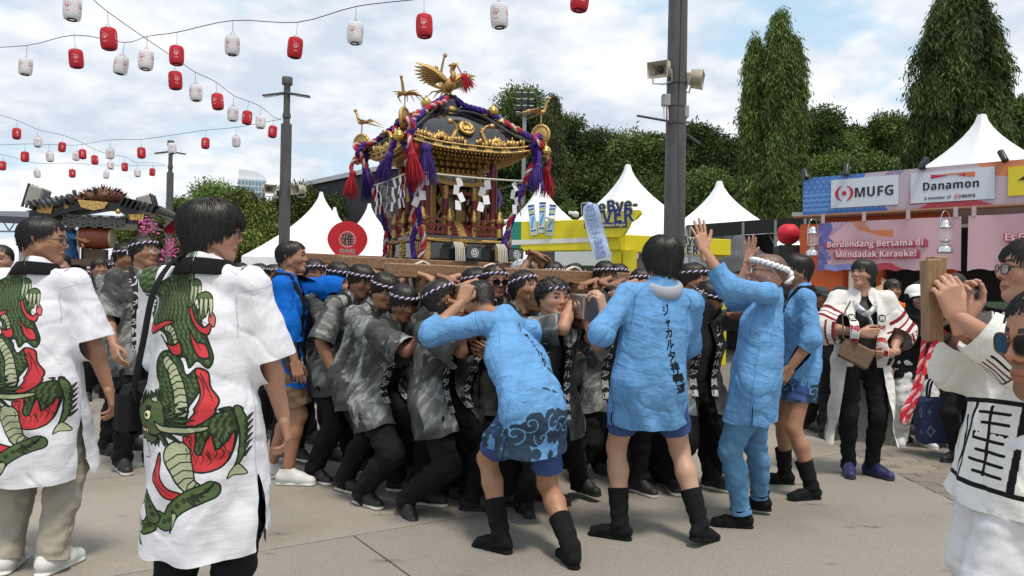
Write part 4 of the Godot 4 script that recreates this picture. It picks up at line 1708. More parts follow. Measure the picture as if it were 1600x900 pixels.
# ------------------------------------------------------------------ outfits
func dress(s: Dictionary,J: Dictionary,root: Node3D) -> void:
	match s.get("wear","bearer"):
		"bearer":
			person_legs(s,J,root,{"mat": cloth_plain("black_trousers",Color(0.0105,0.0105,0.012)),"w": 0.018})
			person_shoes(J,root,s.get("shoe","black"))
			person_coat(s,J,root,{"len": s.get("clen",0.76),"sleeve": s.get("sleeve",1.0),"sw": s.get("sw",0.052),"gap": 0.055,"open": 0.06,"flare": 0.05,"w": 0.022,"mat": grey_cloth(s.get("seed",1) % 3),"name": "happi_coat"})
			person_collar(J,root,lapel_text("lapel_black",Color(0.008,0.008,0.009),Color(0.5,0.5,0.5),SLOGAN),0.05,0.62,0.055)
		"sky":
			var st: int = s.get("legs",0)
			if st == 0:
				person_legs(s,J,root,{"mat": cloth_plain("blue_shorts",s.get("shortcol",Color(0.045,0.12,0.32))),"w": 0.0,"to": s.get("short_to",0.72),"name": "shorts"})
			else:
				person_legs(s,J,root,{"mat": cloth_plain("light_blue_trousers",Color(0.1,0.24,0.42)),"w": 0.01,"to": 1.93,"fold": 1.0})
			person_boots(J,root,s.get("boot",0.36))
			person_coat(s,J,root,{"len": s.get("clen",0.8),"sleeve": s.get("sleeve",1.25),"sw": s.get("sw",0.014),"flare": s.get("flare",0.0),"w": 0.034,"flat": 1.52,"thigh": 0.1,"hemr": 0.135,"slit": 0.2,"mat": sky_cloth(s.get("cloud",false)),"name": "shirt","hdir": s.get("hdir",Vector3(0,-1,0)),"hem_tilt": s.get("hem_tilt",0.0),"fold": 0.85})
			if s.get("collar",false):
				person_collar(J,root,cloth_plain("black_collar",Color(0.008,0.008,0.01)),0.03,0.2,0.03)
		"royal":
			person_legs(s,J,root,{"mat": cloth_plain("khaki_shorts",Color(0.16,0.105,0.065)),"w": 0.024,"to": 0.86,"name": "shorts"})
			person_shoes(J,root,"white")
			person_coat(s,J,root,{"len": 0.78,"sleeve": 1.5,"sw": 0.045,"gap": 0.05,"open": 0.02,"flare": 0.02,"w": 0.02,"mat": royal_cloth(),"name": "happi_coat"})
			person_collar(J,root,cloth_plain("black_collar",Color(0.008,0.008,0.01)),0.05,0.78,0.05)
		"dragon":
			person_legs(s,J,root,{"mat": cloth_plain("trousers_" + s.get("tcol","black"),Color(0.012,0.012,0.014) if s.get("tcol","black") == "black" else Color(0.36,0.33,0.27)),"w": 0.022})
			person_shoes(J,root,s.get("shoe","black"))
			person_coat(s,J,root,{"len": s.get("clen",1.08),"sleeve": 1.0,"sw": 0.056,"gap": 0.04,"open": 0.02,"flare": s.get("flare",0.045),"w": 0.03,"slit": 0.32,"slitw": 0.9,"mat": dragon_cloth(),"name": "dragon_coat","hdir": s.get("hdir",Vector3(0,-1,0)),"fold": 0.75,"hem_tilt": s.get("hem_tilt",0.0)})
			person_collar(J,root,cloth_plain("black_collar",Color(0.008,0.008,0.01)),0.06,0.9,0.045,"collar",0.009)
		"robe":
			person_legs(s,J,root,{"mat": cloth_plain("black_trousers",Color(0.0105,0.0105,0.012)),"w": 0.006})
			person_shoes(J,root,"navy")
			person_coat(s,J,root,{"len": 1.2,"sleeve": 1.35,"sw": 0.075,"gap": 0.08,"open": 0.16,"flare": 0.09,"w": 0.03,"mat": robe_cloth(),"name": "robe","slit": 0.3,"slitw": 0.4})
			person_collar(J,root,lapel_text("lapel_white",Color(0.68,0.67,0.64),Color(0.4,0.012,0.02),["kami","koshi","ren"],0.66,0.86,true),0.06,0.6,0.085)
		"block":
			person_legs(s,J,root,{"mat": cloth_plain("white_trousers",Color(0.68,0.68,0.72)),"w": 0.035,"fold": 0.9})
			person_shoes(J,root,"white")
			person_coat(s,J,root,{"len": s.get("clen",0.84),"sleeve": 1.72,"sw": 0.04,"cuff": 1.2,"flare": 0.05,"w": 0.03,"mat": block_cloth(),"name": "jacket","slit": 0.12})
			person_collar(J,root,cloth_plain("green_collar",Color(0.03,0.045,0.03)),0.05,0.12,0.03)
		"plain":
			person_legs(s,J,root,{"mat": cloth_plain("trousers_" + str(s.get("lc",0)),s.get("legcol",Color(0.012,0.012,0.014))),"w": s.get("lw_",0.02),"fold": 1.2})
			person_shoes(J,root,s.get("shoe","black"))
			person_coat(s,J,root,{"len": s.get("clen",0.66),"sleeve": s.get("sleeve",0.8),"sw": s.get("sw",0.02),"flare": 0.02,"w": 0.014,"mat": cloth_plain("top_" + str(s.get("top","black")),s.get("topcol",Color(0.01,0.01,0.011))),"name": "shirt","hdir": s.get("hdir",Vector3(0,-1,0))})
# ------------------------------------------------------------------ sky,ground,trees
func sky_image() -> Image:
	var W := 4096
	var H := 2048
	var im := Image.create_empty(W,H,false,Image.FORMAT_RGB8)
	var n := FastNoiseLite.new()
	n.seed = 12
	n.noise_type = FastNoiseLite.TYPE_SIMPLEX_SMOOTH
	n.frequency = 0.9
	n.fractal_octaves = 6
	n.fractal_gain = 0.52
	var b := FastNoiseLite.new()
	b.seed = 40
	b.frequency = 0.35
	b.fractal_octaves = 3
	var col := func(u: float,v: float) -> Color:
		var az := (u - 0.5)*TAU
		var el := (0.5 - v)*PI
		var d := Vector3(sin(az)*cos(el),sin(el),-cos(az)*cos(el))
		if d.y < -0.02:
			return Color(0.36,0.34,0.31)
		var k := 1.0/(maxf(d.y,0.0) + 0.22)
		var p := Vector3(d.x*k*1.15,d.y*1.6,d.z*k*1.15)
		var q := n.get_noise_3dv(p*1.25)
		var cover := b.get_noise_3dv(p*1.1 + Vector3(5,0,3))
		var blue := Color(0.7,0.83,0.93).lerp(Color(0.83,0.895,0.945),clampf(1.0 - d.y*2.4,0,1))
		var t := smoothstep(-0.16,0.2,q + cover*0.5 + 0.28 + 0.12*clampf(1.0 - d.y*4.0,0,1))
		var lit := n.get_noise_3dv(p*1.25 + Vector3(0.05,0.11,0.0))
		var sh := clampf(0.62 + (q - lit)*2.6 - cover*0.55,0,1)
		var white := Color(0.80,0.85,0.905).lerp(Color(0.965,0.97,0.98),sh)
		var c := blue.lerp(white,t)
		return c
	for y in range(0,H,8):
		for x in range(0,W,8):
			im.fill_rect(Rect2i(x,y,8,8),col.call((x + 4.0)/W,(y + 4.0)/H))
	for y in range(660,1064,2):
		for x in range(0,W,2):
			im.fill_rect(Rect2i(x,y,2,2),col.call((x + 1.0)/W,(y + 1.0)/H))
	return im
func concrete() -> StandardMaterial3D:
	var m := mat("concrete",Color.WHITE,0.88)
	if m.albedo_texture == null:
		var im := Image.create_empty(1024,1024,false,Image.FORMAT_RGB8)
		var n := FastNoiseLite.new()
		n.frequency = TAU/1024.0*0.9
		n.fractal_octaves = 5
		var r := RandomNumberGenerator.new()
		r.seed = 2
		for y in 1024:
			for x in 1024:
				var t := 0.59 + r.randfn()*0.035
				var h := r.randf()
				if h > 0.985:
					t += 0.1
				elif h < 0.02:
					t -= 0.13
				im.set_pixel(x,y,Color(t,t*0.973,t*0.932))
		for i in 26:
			var c := Vector2(r.randf()*1024,r.randf()*1024)
			var rad := r.randf_range(6,34)
			var dk := r.randf_range(0.03,0.1)
			for j in int(rad*rad*2.2):
				var o := Vector2.from_angle(r.randf()*TAU)*rad*r.randf()*Vector2(1.6,0.7)
				var X := posmod(int(c.x + o.x),1024)
				var Y := posmod(int(c.y + o.y),1024)
				var g := im.get_pixel(X,Y)
				im.set_pixel(X,Y,Color(g.r - dk,g.g - dk,g.b - dk))
		for i in 150:
			var c := Vector2(r.randf()*1024,r.randf()*1024)
			var d := r.randf_range(-0.05,0.03)
			for j in 60:
				var q := c + Vector2(r.randfn(),r.randfn())*r.randf_range(4,26)
				var px_ := im.get_pixel(posmod(int(q.x),1024),posmod(int(q.y),1024))
				im.set_pixel(posmod(int(q.x),1024),posmod(int(q.y),1024),Color(px_.r + d,px_.g + d,px_.b + d))
		m.albedo_texture = itex(im)
		m.uv1_triplanar = true
		m.uv1_world_triplanar = true
		m.uv1_scale = Vector3.ONE*0.34
		m.normal_enabled = true
		m.normal_texture = noise_tex(4,0.22,[],true,1024,3.5,FastNoiseLite.TYPE_SIMPLEX_SMOOTH,3)
		m.normal_scale = 0.5
		m.metallic_specular = 0.3
		m.detail_enabled = true
		m.detail_blend_mode = BaseMaterial3D.BLEND_MODE_MUL
		m.detail_uv_layer = BaseMaterial3D.DETAIL_UV_2
		m.detail_albedo = noise_tex(3,0.008,[[0.0,Color(0.62,0.6,0.57)],[0.42,Color(0.93,0.92,0.91)],[1.0,Color(1,1,1)]],false,512,1.0,FastNoiseLite.TYPE_SIMPLEX_SMOOTH,5)
		m.uv2_triplanar = true
		m.uv2_world_triplanar = true
		m.uv2_scale = Vector3.ONE*0.11
	return m
func build_ground() -> void:
	var g := MB.new()
	var e := 1600.0
	g.quad(Vector3(-e,-0.014,60),Vector3(e,-0.014,60),Vector3(e,-0.014,-e),Vector3(-e,-0.014,-e))
	var gm := mat("joint_dust",Color(0.11,0.1,0.085),0.95)
	var ground := mi("ground",g.mesh(),gm,self)
	struct(ground)
	var dir := Vector2(0.833,-0.553)
	var nor := Vector2(0.553,0.833)
	var region := PackedVector2Array([Vector2(-60,8),Vector2(3.08,8),Vector2(3.08,-70),Vector2(-60,-70)])
	var base := concrete()
	var tones := [base]
	for k in 3:
		var m: StandardMaterial3D = base.duplicate()
		m.albedo_color = [Color(0.97,0.965,0.95),Color(1.03,1.02,1.0),Color(1.16,1.15,1.07)][k]
		m.uv1_offset = Vector3(k*0.37,0.1*k,k*0.21)
		tones.append(m)
	for r in range(-16,5):
		for c in range(-14,12):
			var p0 := -2.02 + r*2.12
			var q0 := c*4.6 + (1.7 if r % 2 != 0 else 0.0)
			var poly := PackedVector2Array()
			for k in [[0.005,0.005],[4.595,0.005],[4.595,2.115],[0.005,2.115]]:
				poly.append(dir*(q0 + k[0]) + nor*(p0 + k[1]))
			for piece in Geometry2D.intersect_polygons(poly,region):
				var M := MB.new()
				M.plate(piece,0.014,Transform3D(Basis(Vector3.RIGHT,Vector3(0,0,1),Vector3(0,-1,0)),Vector3(0,-0.007,0)))
				var m: Material = tones[3] if r >= 0 else tones[absi(r*7 + c*3) % 3]
				mi("slab",M.mesh(),m,ground)
	var far := MB.new()
	far.quad(Vector3(3.085,-0.006,8),Vector3(60,-0.006,8),Vector3(60,-0.006,-70),Vector3(3.085,-0.006,-70))
	var pm := mat("paving_bed",Color.WHITE,0.9)
	pm.albedo_texture = noise_tex(14,0.02,[[0.0,Color(0.13,0.115,0.1)],[1.0,Color(0.23,0.2,0.17)]],false,512)
	pm.uv1_triplanar = true
	pm.uv1_world_triplanar = true
	pm.uv1_scale = Vector3.ONE*0.6
	var paving := mi("pavement",far.mesh(),pm,self)
	struct(paving)
	var shapes := []
	for k in 3:
		var M := MB.new()
		M.box(Vector3.ZERO,Vector3(0.292,0.03,0.142),Basis(),0.006)
		shapes.append(M.mesh())
	var pt := []
	for k in 4:
		var m := mat("paver_%d" % k,[Color(0.215,0.19,0.16),Color(0.18,0.16,0.14),Color(0.25,0.215,0.175),Color(0.2,0.165,0.14)][k],0.92)
		m.normal_enabled = true
		m.normal_texture = concrete().normal_texture
		m.normal_scale = 0.5
		m.uv1_triplanar = true
		m.uv1_world_triplanar = true
		m.uv1_scale = Vector3.ONE*0.5
		pt.append(m)
	rng.seed = 8
	for r in 33:
		for c in 9:
			var b := mi("paver",shapes[(r + c) % 3],pt[rng.randi() % 4],paving)
			b.position = Vector3(3.24 + c*0.3 + (0.15 if r % 2 == 1 else 0.0),-0.014 + rng.randf_range(0,0.003),-4.2 - r*0.15)
			b.rotation = Vector3(rng.randf_range(-0.008,0.008),rng.randf_range(-0.008,0.008),rng.randf_range(-0.008,0.008))
func leaf_clump(kind: String) -> ArrayMesh:
	var key := "clump_" + kind
	if cache.has(key):
		return cache[key]
	var r := RandomNumberGenerator.new()
	r.seed = hash(kind)
	var M := MB.new()
	var n := 26 if kind == "broad" else 34
	for i in n:
		var p := Vector3(r.randfn(),r.randfn()*0.7,r.randfn())*0.2
		var d := (p.normalized() + Vector3(r.randfn(),r.randfn() - 0.3,r.randfn())*0.6).normalized()
		var L := r.randf_range(0.14,0.26)
		var w := L*0.42
		if kind == "droop":
			p = Vector3(r.randfn()*0.085,r.randf_range(-0.6,0.12),r.randfn()*0.085)
			d = Vector3(r.randfn()*0.4,-1.0,r.randfn()*0.4).normalized()
			L = r.randf_range(0.15,0.27)
			w = L*0.2
		var s := d.cross(Vector3(r.randfn(),r.randfn(),r.randfn())).normalized()
		var nn := s.cross(d).normalized()
		var t := 0.75 + 0.5*r.randf()
		M.col = Color(t,t,t*0.9)
		var a := M.vert(p,nn)
		M.vert(p + d*L*0.5 + s*w*0.5 - nn*L*0.06,(nn + s*0.4).normalized())
		M.vert(p + d*L - nn*L*0.15,(nn + d*0.3).normalized())
		M.vert(p + d*L*0.5 - s*w*0.5 - nn*L*0.06,(nn - s*0.4).normalized())
		M.tri(a,a + 2,a + 1)
		M.tri(a,a + 3,a + 2)
	cache[key] = M.mesh()
	return cache[key]
func foliage(key: String,col: Color) -> StandardMaterial3D:
	var m := mat(key,col,0.6)
	m.vertex_color_use_as_albedo = true
	m.backlight_enabled = true
	m.backlight = Color(0.2,0.28,0.08)
	m.metallic_specular = 0.35
	return m
func copies(called: String,mesh: Mesh,m: Material,parent: Node,xs: Array,tint: Array) -> void:
	var mm := MultiMesh.new()
	mm.transform_format = MultiMesh.TRANSFORM_3D
	mm.use_colors = true
	mm.mesh = mesh
	mm.instance_count = xs.size()
	for i in xs.size():
		mm.set_instance_transform(i,xs[i])
		mm.set_instance_color(i,tint[i])
	var o := MultiMeshInstance3D.new()
	o.name = called
	o.multimesh = mm
	o.material_override = m
	o.set_meta("kind","stuff")
	parent.add_child(o,true)
func broad_tree(label: String,at: Vector3,h: float,w: float,seed_: int,col: Color,low := 0.25,dens := 1.0) -> void:
	var t := thing("broadleaf_tree",label,"tree",at,0.0,"trees behind the festival ground")
	var r := RandomNumberGenerator.new()
	r.seed = seed_
	var bark := mat("bark",Color(0.09,0.07,0.05),0.95)
	var tr := MB.new()
	tr.tube(PackedVector3Array([Vector3(0,0,0),Vector3(0.1,h*0.25,0),Vector3(-0.1,h*0.55,0.1),Vector3(0,h*0.85,0)]),[0.035*h,0.026*h,0.018*h,0.006*h],8)
	var blobs := []
	var nb := 20
	for i in nb:
		var f := float(i)/(nb - 1)
		var y := lerpf(low,0.9,f)*h + r.randf_range(-0.04,0.04)*h
		var spread := w*(0.78 - 0.5*pow(f,2.5))
		var a := i*2.4 + r.randf()
		var c := Vector3(cos(a)*spread*r.randf_range(0.25,0.85),y,sin(a)*spread*r.randf_range(0.25,0.85))
		var rad := w*r.randf_range(0.22,0.42)
		blobs.append([c,rad])
		tr.tube(PackedVector3Array([Vector3(0,y*0.62,0),c*Vector3(0.5,0,0.5) + Vector3(0,y*0.88,0),c]),[0.011*h,0.007*h,0.002*h],5)
	mi("trunk",tr.mesh(),bark,t)
	var xs := []
	var tint := []
	var tone := r.randf_range(0.72,1.3)
	var warm := r.randf_range(0.9,1.25)
	for b in blobs:
		var m := int(270*dens)
		var bt := r.randf_range(0.5,1.6)*tone
		for i in m:
			var d := Vector3(r.randfn(),r.randfn()*0.9 + 0.15,r.randfn()).normalized()
			var p: Vector3 = b[0] + d*b[1]*(0.55 + 0.5*r.randf())*Vector3(1,0.72,1)
			var s := r.randf_range(0.7,1.25)*(w/4.2)
			xs.append(Transform3D(Basis(Vector3(r.randfn(),r.randfn(),r.randfn()).normalized(),r.randf()*TAU)*Basis.from_scale(Vector3.ONE*s*1.05),p))
			var k := bt*r.randf_range(0.7,1.3)
			tint.append(Color(k*warm*r.randf_range(0.9,1.15),k,k*0.9))
	copies("crown",leaf_clump("broad"),foliage("leaves_%d" % int(col.g*1000),col),t,xs,tint)
func column_tree(label: String,at: Vector3,h: float,stems: Array,seed_: int,col: Color) -> void:
	var t := thing("columnar_tree",label,"tree",at,0.0)
	var r := RandomNumberGenerator.new()
	r.seed = seed_
	var tr := MB.new()
	var xs := []
	var tint := []
	for s in stems:
		var top: float = h*s[1]
		var bx := Vector3(s[0],0,r.randf_range(-0.5,0.5))
		tr.tube(PackedVector3Array([bx,bx + Vector3(0.05,top*0.5,0),bx + Vector3(0,top*0.97,0)]),[0.14,0.09,0.02],7)
		var n := int(11.0*top*(0.6 + s[2]))
		for i in n:
			var y := pow((i + r.randf())/n,0.92)
			var w: float = lerpf(s[2],s[3],y)*minf(1.0,(1.02 - y)*6.0 + 0.1)*r.randf_range(0.62,1.22)
			var a := i*2.4 + r.randf()*0.9
			var bt := r.randf_range(0.55,1.45)
			for j in 26:
				var f := sqrt(r.randf_range(0.08,1.0))
				var rad := w*f
				var p := bx + Vector3(cos(a)*rad,top*y - 0.75*f*f*(0.4 + s[2]*0.5) + r.randfn()*0.1,sin(a)*rad) + Vector3(r.randfn(),r.randfn(),r.randfn())*0.12
				var sc := r.randf_range(0.7,1.2)
				xs.append(Transform3D(Basis(Vector3(-sin(a),0,cos(a)),0.3*r.randf())*Basis(Vector3.UP,r.randf()*TAU)*Basis.from_scale(Vector3(sc,sc*1.1,sc)),p))
				var k := bt*r.randf_range(0.75,1.2)
				tint.append(Color(k*r.randf_range(0.95,1.3),k,k*0.85))
	mi("trunk",tr.mesh(),mat("bark",Color(0.09,0.07,0.05),0.95),t)
	copies("crown",leaf_clump("droop"),foliage("drooping_leaves_%d" % int(col.g*1000),col),t,xs,tint)
func tree_at(x: float,top: float,d: float) -> Array:
	var p := px(x,top,d)
	return [Vector3(p.x,0,p.z),p.y]
func build_trees() -> void:
	var dark := Color(0.06,0.105,0.03)
	var mid := Color(0.09,0.145,0.04)
	var light := Color(0.13,0.19,0.055)
	var list := [
		[296,316,62,3.6,light,"pale green tree behind the float, left of the lamp pole with two cameras"],
		[345,302,58,4.2,light,"broad light green tree just right of the slim lamp pole"],
		[398,308,54,4.0,light,"light green tree left of the lamp pole and below the far tower"],
		[470,300,56,4.0,mid,"mid green tree behind the first white tent peaks"],
		[540,312,60,3.8,mid,"low tree under the dark hall roof behind the red fan"],
		[610,318,62,3.4,mid,"low green tree seen through the posts of the shrine"],
		[752,178,62,4.4,dark,"dark tree rising behind the right slope of the shrine roof"],
		[818,148,60,4.6,dark,"tallest dark round tree beside the bank of floodlights"],
		[905,176,66,4.4,mid,"thin crowned tree with sky showing, right of the narrow spire tree"],
		[950,186,66,4.0,mid,"thin crowned tree with sky showing, between spire tree and big pole"],
		[925,250,50,4.6,dark,"dense dark tree behind the yellow booth"],
		[992,200,52,4.2,dark,"dark tree left of the big loudspeaker pole"],
		[1036,210,54,4.2,dark,"dark tree directly behind the big loudspeaker pole"],
		[1092,188,52,4.0,dark,"dark tree right of the big loudspeaker pole"],
		[1132,212,50,3.6,dark,"dark tree above the right white tent"],
		[985,285,44,3.6,dark,"lower dark tree filling in behind the middle tent"],
		[1110,282,42,3.4,dark,"lower dark tree filling in behind the right tent"],
		[1282,180,52,4.0,mid,"tree just right of the triple columnar tree"],
		[1330,188,54,4.2,mid,"round mid green tree above the pink stall"],
		[1384,176,54,4.0,mid,"round mid green tree left of the giant columnar tree"],
		[1300,240,46,3.6,mid,"lower tree behind the blue end of the stall sign"],
		[1372,246,44,3.6,mid,"lower tree behind the middle of the stall sign"],
		[1592,142,44,3.6,dark,"dark tree at the right edge behind the tent peak"],
		[860,300,42,3.0,dark,"dark bush-like tree under the narrow spire tree"],
		[232,330,60,3.4,light,"low pale green tree behind the float's pink blossoms"],
	]
	var i := 0
	for q in list:
		var b := tree_at(q[0],q[1],q[2])
		broad_tree(q[5],b[0],b[1]/0.99,q[3],100 + i,q[4],0.16 if b[1] < 9.0 else 0.28,0.45 if q[5].begins_with("thin") else 1.0)
		i += 1
	var a := tree_at(1213,22,34)
	column_tree("columnar tree with three spires of hanging leaves left of the stall",a[0],a[1],[[-0.85,0.93,0.42,0.24],[0.0,1.0,0.62,0.36],[0.85,0.945,0.5,0.34]],1,mid)
	a = tree_at(1496,-60,30)
	column_tree("giant columnar tree with drooping leaves above the stall sign",a[0],a[1],[[0.0,1.0,2.1,1.1],[-0.9,0.72,1.5,0.5],[0.7,0.86,1.6,0.8]],2,Color(0.06,0.1,0.03))
	a = tree_at(864,148,44)
	column_tree("narrow dark spire tree right of the shrine roof",a[0],a[1],[[0.0,1.0,1.0,0.3]],3,Color(0.055,0.075,0.03))
	a = tree_at(1200,300,36)
	column_tree("low hanging foliage at the foot of the triple columnar tree",a[0],a[1],[[0.0,1.0,1.2,0.7]],4,mid)
# ------------------------------------------------------------------ poles,tents,buildings
func pole_metal() -> StandardMaterial3D:
	var m := mat("pole_grey",Color(0.072,0.072,0.075),0.55)
	if m.albedo_texture == null:
		m.albedo_color = Color.WHITE
		m.albedo_texture = noise_tex(23,0.01,[[0.0,Color(0.05,0.05,0.053)],[1.0,Color(0.1,0.098,0.095)]],false,256)
		m.uv1_triplanar = true
		m.uv1_scale = Vector3(1.5,0.4,1.5)
	return m
func horn(parent: Node,at: Vector3,yaw: float,called := "loudspeaker") -> void:
	var M := MB.new()
	var b := Basis(Vector3.UP,yaw)*Basis(Vector3.RIGHT,0.15)
	var f := [Vector2(0.15,0.115),Vector2(0.1,0.085),Vector2(0.06,0.06)]
	var rs := []
	for k in [[0.0,0.16],[0.005,0.165],[0.0,0.15]]:
		pass
	for k in [[1.0,0.17],[0.93,0.17],[0.5,0.04],[0.5,0.0],[0.62,0.0],[0.9,-0.02],[1.0,0.17]]:
		var w: float = 0.17*k[0]
		var h: float = 0.125*k[0]
		rs.append(PackedVector3Array([at + b*Vector3(-w,-h,k[1]),at + b*Vector3(w,-h,k[1]),at + b*Vector3(w,h,k[1]),at + b*Vector3(-w,h,k[1])]))
	M.rings(rs,true,false,false)
	M.box(at + b*Vector3(0,0,-0.08),Vector3(0.2,0.17,0.16),b,0.02)
	var o := mi(called,M.mesh(),mat("beige_plastic",Color(0.4,0.36,0.28),0.5),parent)
	var D := MB.new()
	D.lathe(PackedVector2Array([Vector2(0.05,0),Vector2(0.045,0.03),Vector2(0.03,0.05),Vector2(0.001,0.055)]),12,at + b*Vector3(0,0,0.03),b*Basis(Vector3.RIGHT,PI/2))
	mi("driver",D.mesh(),mat("dark_horn",Color(0.06,0.055,0.045),0.5),o)
	var S := MB.new()
	S.tube(PackedVector3Array([at + b*Vector3(-0.16,0,-0.02),at + b*Vector3(-0.16,-0.19,-0.04),at + b*Vector3(0.0,-0.21,-0.1),at + b*Vector3(0.16,-0.19,-0.04),at + b*Vector3(0.16,0,-0.02)]),0.013,5)
	mi("bracket",S.mesh(),mat("white_metal",Color(0.6,0.6,0.58),0.4),o)
func lamp_pole(label: String,x: float,top: float,d: float,r: float,cams: bool) -> void:
	var p := px(x,top,d)
	var t := thing("lamp_pole",label,"lamp pole",Vector3(p.x,0,p.z))
	var h := p.y
	var M := MB.new()
	M.lathe(PackedVector2Array([Vector2(r,0),Vector2(r*0.97,h*0.82),Vector2(r*0.6,h*0.825),Vector2(r*0.58,h*0.97),Vector2(r*0.95,h*0.972),Vector2(r*0.95,h),Vector2(0.001,h)]),16)
	mi("shaft",M.mesh(),pole_metal(),t)
	var C := MB.new()
	C.lathe(PackedVector2Array([Vector2(r*0.75,h*0.845),Vector2(r*0.75,h*0.86)]),12)
	mi("collar",C.mesh(),pole_metal(),t)
	for s in [-1.0,1.0]:
		var A := MB.new()
		A.box(Vector3(0.33*s,h*0.932,0.05),Vector3(0.62,0.045,0.16),Basis(Vector3(0,0,1),-0.14*s),0.012)
		var arm := mi("lamp_head",A.mesh(),pole_metal(),t)
		var G := MB.new()
		G.box(Vector3(0.42*s,h*0.932 - 0.042,0.05),Vector3(0.36,0.012,0.12),Basis(Vector3(0,0,1),-0.14*s))
		mi("diffuser",G.mesh(),mat("lamp_glass",Color(0.5,0.5,0.5),0.2),arm)
	if cams:
		for s in [-1.0,1.0]:
			horn(t,Vector3(0.42*s,h*0.57,0.1),-0.6*s)
func build_poles() -> void:
	lamp_pole("tall grey lamp pole with two lamp heads and speakers, lantern strings tied to it",449,121,21,0.15,true)
	lamp_pole("slim distant lamp pole above the wooden float",267,220,32,0.14,false)
	lamp_pole("tiny far lamp pole above the float roof",116,297,48,0.12,false)
	var p := px(1052,440,12.5)
	var t := thing("loudspeaker_pole","thick dark pole carrying two loudspeakers and grey junction boxes","pole",Vector3(p.x,0,p.z))
	var M := MB.new()
	M.lathe(PackedVector2Array([Vector2(0.172,0),Vector2(0.168,3.0),Vector2(0.152,6.5),Vector2(0.14,9.5)]),20)
	mi("shaft",M.mesh(),pole_metal(),t)
	var at := func(x: float,y: float) -> Vector3:
		return px(x,y,12.5) - t.position
	horn(t,at.call(1031,113) + Vector3(0,0,0.12),-0.55)
	horn(t,at.call(1083,122) + Vector3(0,0,-0.05),1.25)
	for q in [[1040,158,0.15,0.19],[1071,176,0.08,0.2]]:
		var B := MB.new()
		B.box(at.call(q[0],q[1]) + Vector3(0,0,0.05),Vector3(q[2],q[3],0.1),Basis(),0.015)
		mi("junction_box",B.mesh(),mat("box_grey",Color(0.33,0.34,0.34),0.5),t)
	for q in [[1036,168,192],[1042,168,194]]:
		var B := MB.new()
		B.tube(PackedVector3Array([at.call(q[0],q[1]) + Vector3(0,0,0.06),at.call(q[0],q[2]) + Vector3(0,0,0.1)]),0.014,6)
		mi("conduit",B.mesh(),mat("white_metal",Color(0.6,0.6,0.58),0.4),t)
	var R := MB.new()
	R.tube(PackedVector3Array([at.call(992,185) + Vector3(0,0,0.2),at.call(1040,193) + Vector3(0,0,0.18),at.call(1105,215) + Vector3(0,0,-0.5)]),0.02,6)
	mi("crossarm",R.mesh(),pole_metal(),t)
	for y in [132,168,195]:
		var B := MB.new()
		var c: Vector3 = at.call(1056,y)
		B.lathe(PackedVector2Array([Vector2(0.165,-0.012),Vector2(0.165,0.012)]),18,Vector3(0,c.y,0))
		mi("strap",B.mesh(),mat("strap_black",Color(0.02,0.02,0.02),0.5),t)
	var K := MB.new()
	var cab := []
	for y in [0,60,120,170,230,320]:
		cab.append(Vector3(0.02 + 0.02*sin(y*0.1),at.call(1056,y).y,0.165 + 0.008*sin(y*0.07)))
	K.tube(spline3(cab,5),0.007,5)
	mi("cable",K.mesh(),mat("strap_black",Color(0.02,0.02,0.02),0.5),t)
	p = px(820,162,50)
	t = thing("floodlight_mast","distant mast with a bank of floodlights behind the shrine roof","floodlight mast",Vector3(p.x,0,p.z))
	var S := MB.new()
	S.lathe(PackedVector2Array([Vector2(0.16,0),Vector2(0.12,p.y + 0.6)]),10)
	mi("shaft",S.mesh(),mat("mast_grey",Color(0.3,0.31,0.32),0.4,0.5),t)
	for r in 4:
		for c in 3:
			var B := MB.new()
			B.box(Vector3((c - 1)*0.42,p.y + 0.55 - r*0.42,0.2),Vector3(0.34,0.3,0.18),Basis(Vector3.RIGHT,0.35),0.03)
			mi("floodlight",B.mesh(),mat("flood_grey",Color(0.11,0.12,0.125),0.3,0.4),t)
